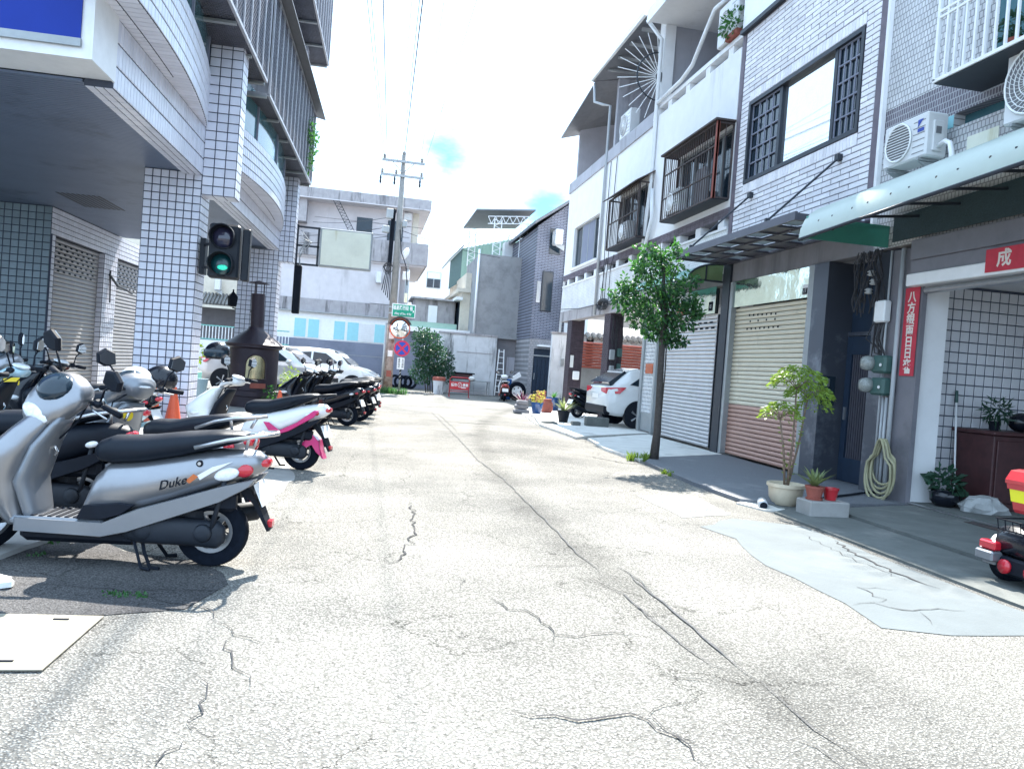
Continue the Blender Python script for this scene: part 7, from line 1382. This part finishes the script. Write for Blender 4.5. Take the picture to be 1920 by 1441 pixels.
for i, e in enumerate(br): s0 = Vector((4.92, 12.465, 2.15+.13*(i % 5))); e = Vector(e); b.tube([s0, s0.lerp(e, .5)+Vector((0, 0, .08)), e], [.022, .014, .005], 6)
b.build('limbs', 'bark', t, True); v = MB(); q0 = random.Random(17)
cl = [(4.55, 12.45, 3.28, .28), (4.9, 12.4, 3.0, .30), (4.45, 12.5, 2.9, .30), (5.2, 12.45, 2.88, .28), (4.22, 12.5, 2.70, .25), (4.8, 12.45, 2.6, .36), (5.28, 12.4, 2.5, .28), (4.45, 12.4, 2.42, .24), (5.0, 12.5, 2.3, .24), (5.02, 12.55, 3.34, .18), (4.52, 12.4, 3.52, .13), (4.12, 12.5, 2.98, .14), (5.50, 12.45, 2.75, .15), (5.12, 12.42, 2.12, .15), (5.32, 12.45, 2.10, .11), (5.45, 12.5, 3.08, .12), (3.95, 12.45, 2.78, .13), (5.06, 12.5, 3.58, .10), (5.62, 12.45, 2.6, .09), (4.7, 12.45, 2.2, .12), (4.3, 12.3, 3.2, .12), (4.78, 12.4, 3.45, .12)]
cl = [(4.78+(x-4.78)*.86, y, z+.06*(z > 3), r) for x, y, z, r in cl]
for i, (x, y, z, r) in enumerate(cl): n = int(1900*r**2)+40; q = leaves(n, (x, y, z), (r*1.12, r*1.1, r*.8), .095, 60+i, .46, .3, .2); v.add(q.v, q.f)
for i in range(60):
    a = q0.uniform(0, 6.28); c = q0.choice(cl); d = c[3]*q0.uniform(.9, 1.35); q = leaves(7, (c[0]+d*math.cos(a), c[1]+.2*math.sin(a*3), c[2]+d*.8*math.sin(a)), (.06, .06, .05), .09, 300+i, .45); v.add(q.v, q.f)
v.build('crown', 'leaf_green', t); v = MB()
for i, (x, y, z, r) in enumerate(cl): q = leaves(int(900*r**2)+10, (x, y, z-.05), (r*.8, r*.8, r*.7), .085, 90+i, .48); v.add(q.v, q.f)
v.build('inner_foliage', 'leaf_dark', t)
t = thing('potted_tree', 'tall thin potted plant with layered lime leaves in a cream pot', 'plant', (5.02, 8.4, .05))
b = MB(); b.lathe((5.02, 8.40, .03), [(.135, 0), (.19, .08), (.205, .20), (.205, .21), (.225, .215), (.225, .255), (.2, .255), (.19, .22)], 26); b.build('pot', 'cream_pot', t, 'auto'); b = MB(); b.cyl((5.02, 8.4, .22), (5.02, 8.4, .245), .188, 20); b.build('soil', 'soil', t)
st = [((5.0, 8.4), (4.87, 8.4, 1.05)), ((5.02, 8.38), (5.04, 8.38, 1.42)), ((5.05, 8.42), (5.22, 8.42, 1.32))]; b = MB()
for (x, y), e in st: b.tube([(x, y, .24), ((x+e[0])/2+.02, y, .24+(e[2]-.24)*.5), e], [.016, .013, .009], 7)
for e in ((4.87, 8.4, 1.05), (5.04, 8.38, 1.42), (5.22, 8.42, 1.32)):
    for k in range(8): a = k*.785; b.tube([e, (e[0]+.1*math.cos(a), e[1]+.1*math.sin(a), e[2]+.09), (e[0]+.2*math.cos(a), e[1]+.2*math.sin(a), e[2]+.11)], .004, 4)
b.build('stems', 'twig', t, True); v = MB(); rr = random.Random(8)
for (x, y, z, rx, n) in ((4.87, 8.4, 1.17, .24, 420), (5.06, 8.38, 1.62, .30, 620), (5.0, 8.4, 1.54, .26, 300), (5.24, 8.42, 1.44, .27, 560), (5.30, 8.40, 1.30, .20, 260)):
    for i in range(n):
        a = rr.uniform(0, 6.28); q = rx*math.sqrt(rr.random()); c = Vector((x+q*math.cos(a), y+q*math.sin(a), z+.07*(1-(q/rx)**2)-.10*(q/rx)**2+rr.uniform(-.035, .035))); s = .052*rr.uniform(.6, 1.3)
        d = Vector((math.cos(a)+rr.uniform(-.7, .7), math.sin(a)+rr.uniform(-.7, .7), -.45+rr.uniform(-.4, .3))).normalized(); o = d.orthogonal().normalized(); o = Matrix.Rotation(rr.uniform(0, 6.28), 3, d) @ o; v.add([c, c+d*s*.5+o*s*.2, c+d*s, c+d*s*.5-o*s*.2], [(0, 1, 2, 3)])
for i in range(70): z = rr.uniform(.3, 1.0); k = rr.randrange(3); e = st[k][1]; f = (z-.24)/(e[2]-.24); c = Vector((st[k][0][0]+(e[0]-st[k][0][0])*f, 8.4, z)); d = Vector((rr.uniform(-1, 1), rr.uniform(-1, 1), rr.uniform(-.2, .6))).normalized(); o = d.orthogonal().normalized(); v.add([c, c+d*.02+o*.01, c+d*.045, c+d*.02-o*.01], [(0, 1, 2, 3)])
v.build('foliage', 'leaf_lime', t)
def spiky(x, y, z0, n, L, m2, seed, w=.022, up_=.8):
    rr = random.Random(seed); b = MB()
    for i in range(n):
        a = rr.uniform(0, 6.28); el = rr.uniform(.5, 1.45)*up_+.1; l = L*rr.uniform(.7, 1.1); h = Vector((math.cos(a), math.sin(a), 0)); s = Vector((-h.y, h.x, 0)); P = []
        for k in range(5): f = k/4; P.append(Vector((x, y, z0))+h*l*f*math.cos(el)*(1+.25*f)+Vector((0, 0, l*f*math.sin(el)*(1-.22*f))))
        vs = []
        for k, p in enumerate(P): ww = w*(1-(k/4)**2)+.001; vs += [p+s*ww, p-s*ww]
        b.add(vs, [(2*k, 2*k+1, 2*k+3, 2*k+2) for k in range(4)])
    return b
t = thing('concrete_block', 'grey concrete block on the pavement carrying two red pots', 'block', (5.2, 7.9, 0)); b = MB(); b.bbox((4.93, 7.72, .0), (5.42, 8.02, .185), .012); b.build('block', 'concrete', t)
t = thing('stone_slab', 'flat stone slab under the cream plant pot', 'slab', (5.0, 8.3, 0)); b = MB(); b.bbox((4.82, 8.18, 0), (5.3, 8.62, .028), .01); b.build('slab', 'dark_concrete', t)
t = thing('potted_plant', 'striped spiky plant in a terracotta pot on the concrete block', 'plant', (5.05, 7.85, .186)); b = MB(); b.lathe((5.06, 7.87, .187), [(.09, 0), (.095, .02), (.075, .022), (.10, .13), (.108, .13), (.108, .155), (.09, .155)], 20); b.build('pot', 'terracotta', t, 'auto'); spiky(5.06, 7.87, .33, 26, .30, 'leaf_stripe', 3).build('leaves', 'leaf_stripe', t)
t = thing('flower_pot', 'small empty red pot on the concrete block beside the spiky plant', 'pot', (5.27, 7.88, .186)); b = MB(); b.lathe((5.27, 7.88, .187), [(.06, 0), (.085, .12), (.09, .12), (.09, .14), (.07, .14), (.06, .1)], 18); b.build('pot', 'red_paint', t, 'auto')
def pot(x, y, r, h, m2, label, leaf=None, lm='leaf_green', L=.4, n=24, sd=1, bushy=False, z=.03):
    t = thing('potted_plant', label, 'plant', (x, y, z)); b = MB(); b.lathe((x, y, z), [(r*.72, 0), (r*.98, h*.85), (r*1.06, h*.86), (r*1.06, h), (r*.9, h), (r*.85, h*.9)], 20); b.build('pot', m2, t, 'auto'); b = MB(); b.cyl((x, y, z+h*.86), (x, y, z+h*.9), r*.88, 16); b.build('soil', 'soil', t)
    if bushy: leaves(n, (x, y, z+h+L*.4), (r*1.1, r*1.1, L*.5), .12, sd).build('leaves', lm, t)
    else: spiky(x, y, z+h*.9, n, L, lm, sd, .02).build('leaves', lm, t)
pot(5.36, 20.4, .17, .32, 'black_plastic', 'green spiky plant in a black pot near the white car', L=.55, n=34, sd=4, lm='leaf_stripe', z=.06)
pot(5.50, 24.4, .20, .36, 'blue_glaze', 'yellow leafed plant in a blue glazed pot at the pavement corner', L=.42, n=90, sd=5, lm='leaf_yellow', bushy=True)
pot(6.72, 27.2, .28, .46, 'blue_glaze', 'wide blue glazed pot with a few stems before the far column', L=.45, n=9, sd=6, lm='leaf_green')
pot(5.12, 24.9, .16, .30, 'blue_glaze', 'dark purple leafed plant in a small blue pot at the pavement corner', L=.6, n=26, sd=7, lm='leaf_purple')
t = thing('clay_jar', 'reddish clay jar standing between the blue glazed pots', 'jar', (6.05, 25.3, 0)); b = MB(); b.lathe((6.05, 25.3, .03), [(.17, 0), (.21, .12), (.2, .3), (.14, .40), (.15, .46), (.1, .46)], 18); b.build('jar', 'terracotta', t, 'auto')
t = thing('clay_jar', 'second clay jar half hidden behind the first', 'jar', (6.1, 26.2, 0)); b = MB(); b.lathe((6.05, 26.3, .03), [(.17, 0), (.2, .3), (.16, .62), (.18, .68)], 16); b.build('jar', 'terracotta', t, 'auto')
t = thing('stacked_stones', 'dark stones stacked beside the small blue pot at the pavement corner', 'stones', (4.85, 24.0, 0))
for i, (x, y, z, w) in enumerate(((4.7, 24.0, 0, .5), (4.75, 24.1, .151, .42), (4.8, 24.1, .29, .35))): b = MB(); b.bbox((x, y, z), (x+w, y+.35, z+.135), .03); b.build('stone', 'grey_slab', t)
t = thing('pavement_stone', 'rounded stone wedge on the pavement edge near the black pot', 'stone', (4.7, 19.9, 0)); b = MB(); b.ell((4.75, 19.5, .05), (.26, .14, .09), 12, 6); b.build('stone', 'dark_concrete', t, True)
for x, y, w, l in ((5.85, 19.55, .62, 'long grey concrete beam lying behind the white car'), (5.45, 19.45, .22, 'short concrete lump beside the long concrete beam')): t = thing('concrete_beam', l, 'block', (x, y, .06)); b = MB(); b.bbox((x-.1, y-.1, .06), (x-.1+w, y+.14, .06+(.24 if w > .4 else .10)), .015); b.build('beam', 'dark_concrete', t)
t = thing('pit_cover', 'cream stained metal pit cover in the road at the lower left corner', 'cover', (-1.5, 3.8, 0)); b = MB(); b.prism([(-2.6, 3.45), (-1.235, 3.45), (-1.21, 4.13), (-2.6, 4.17)], .0065, .013, axis='z'); b.build('plate', 'cover_plate', t)
for x, y in ((-1.42, 4.06), (-1.45, 3.53)): b = MB(); b.box((x, y, .0135), (x+.07, y+.012, .018)); b.build('lifting_slot', 'rubber', t)
t = thing('plastic_bag', 'crumpled clear plastic bag at the left edge of the road patch', 'bag', (-1.95, 4.62, 0)); b = MB(); rr = random.Random(12); rg = []
for k, (s, z) in enumerate(((1, .006), (.95, .03), (.6, .05), (.2, .06))): rg.append([(-1.98+.16*s*math.cos(a)*rr.uniform(.8, 1.2), 4.62+.10*s*math.sin(a)*rr.uniform(.8, 1.2), z+rr.uniform(0, .015)) for a in [i*math.pi/7 for i in range(14)]])
b.loft(rg); b.build('film', 'paper', t)
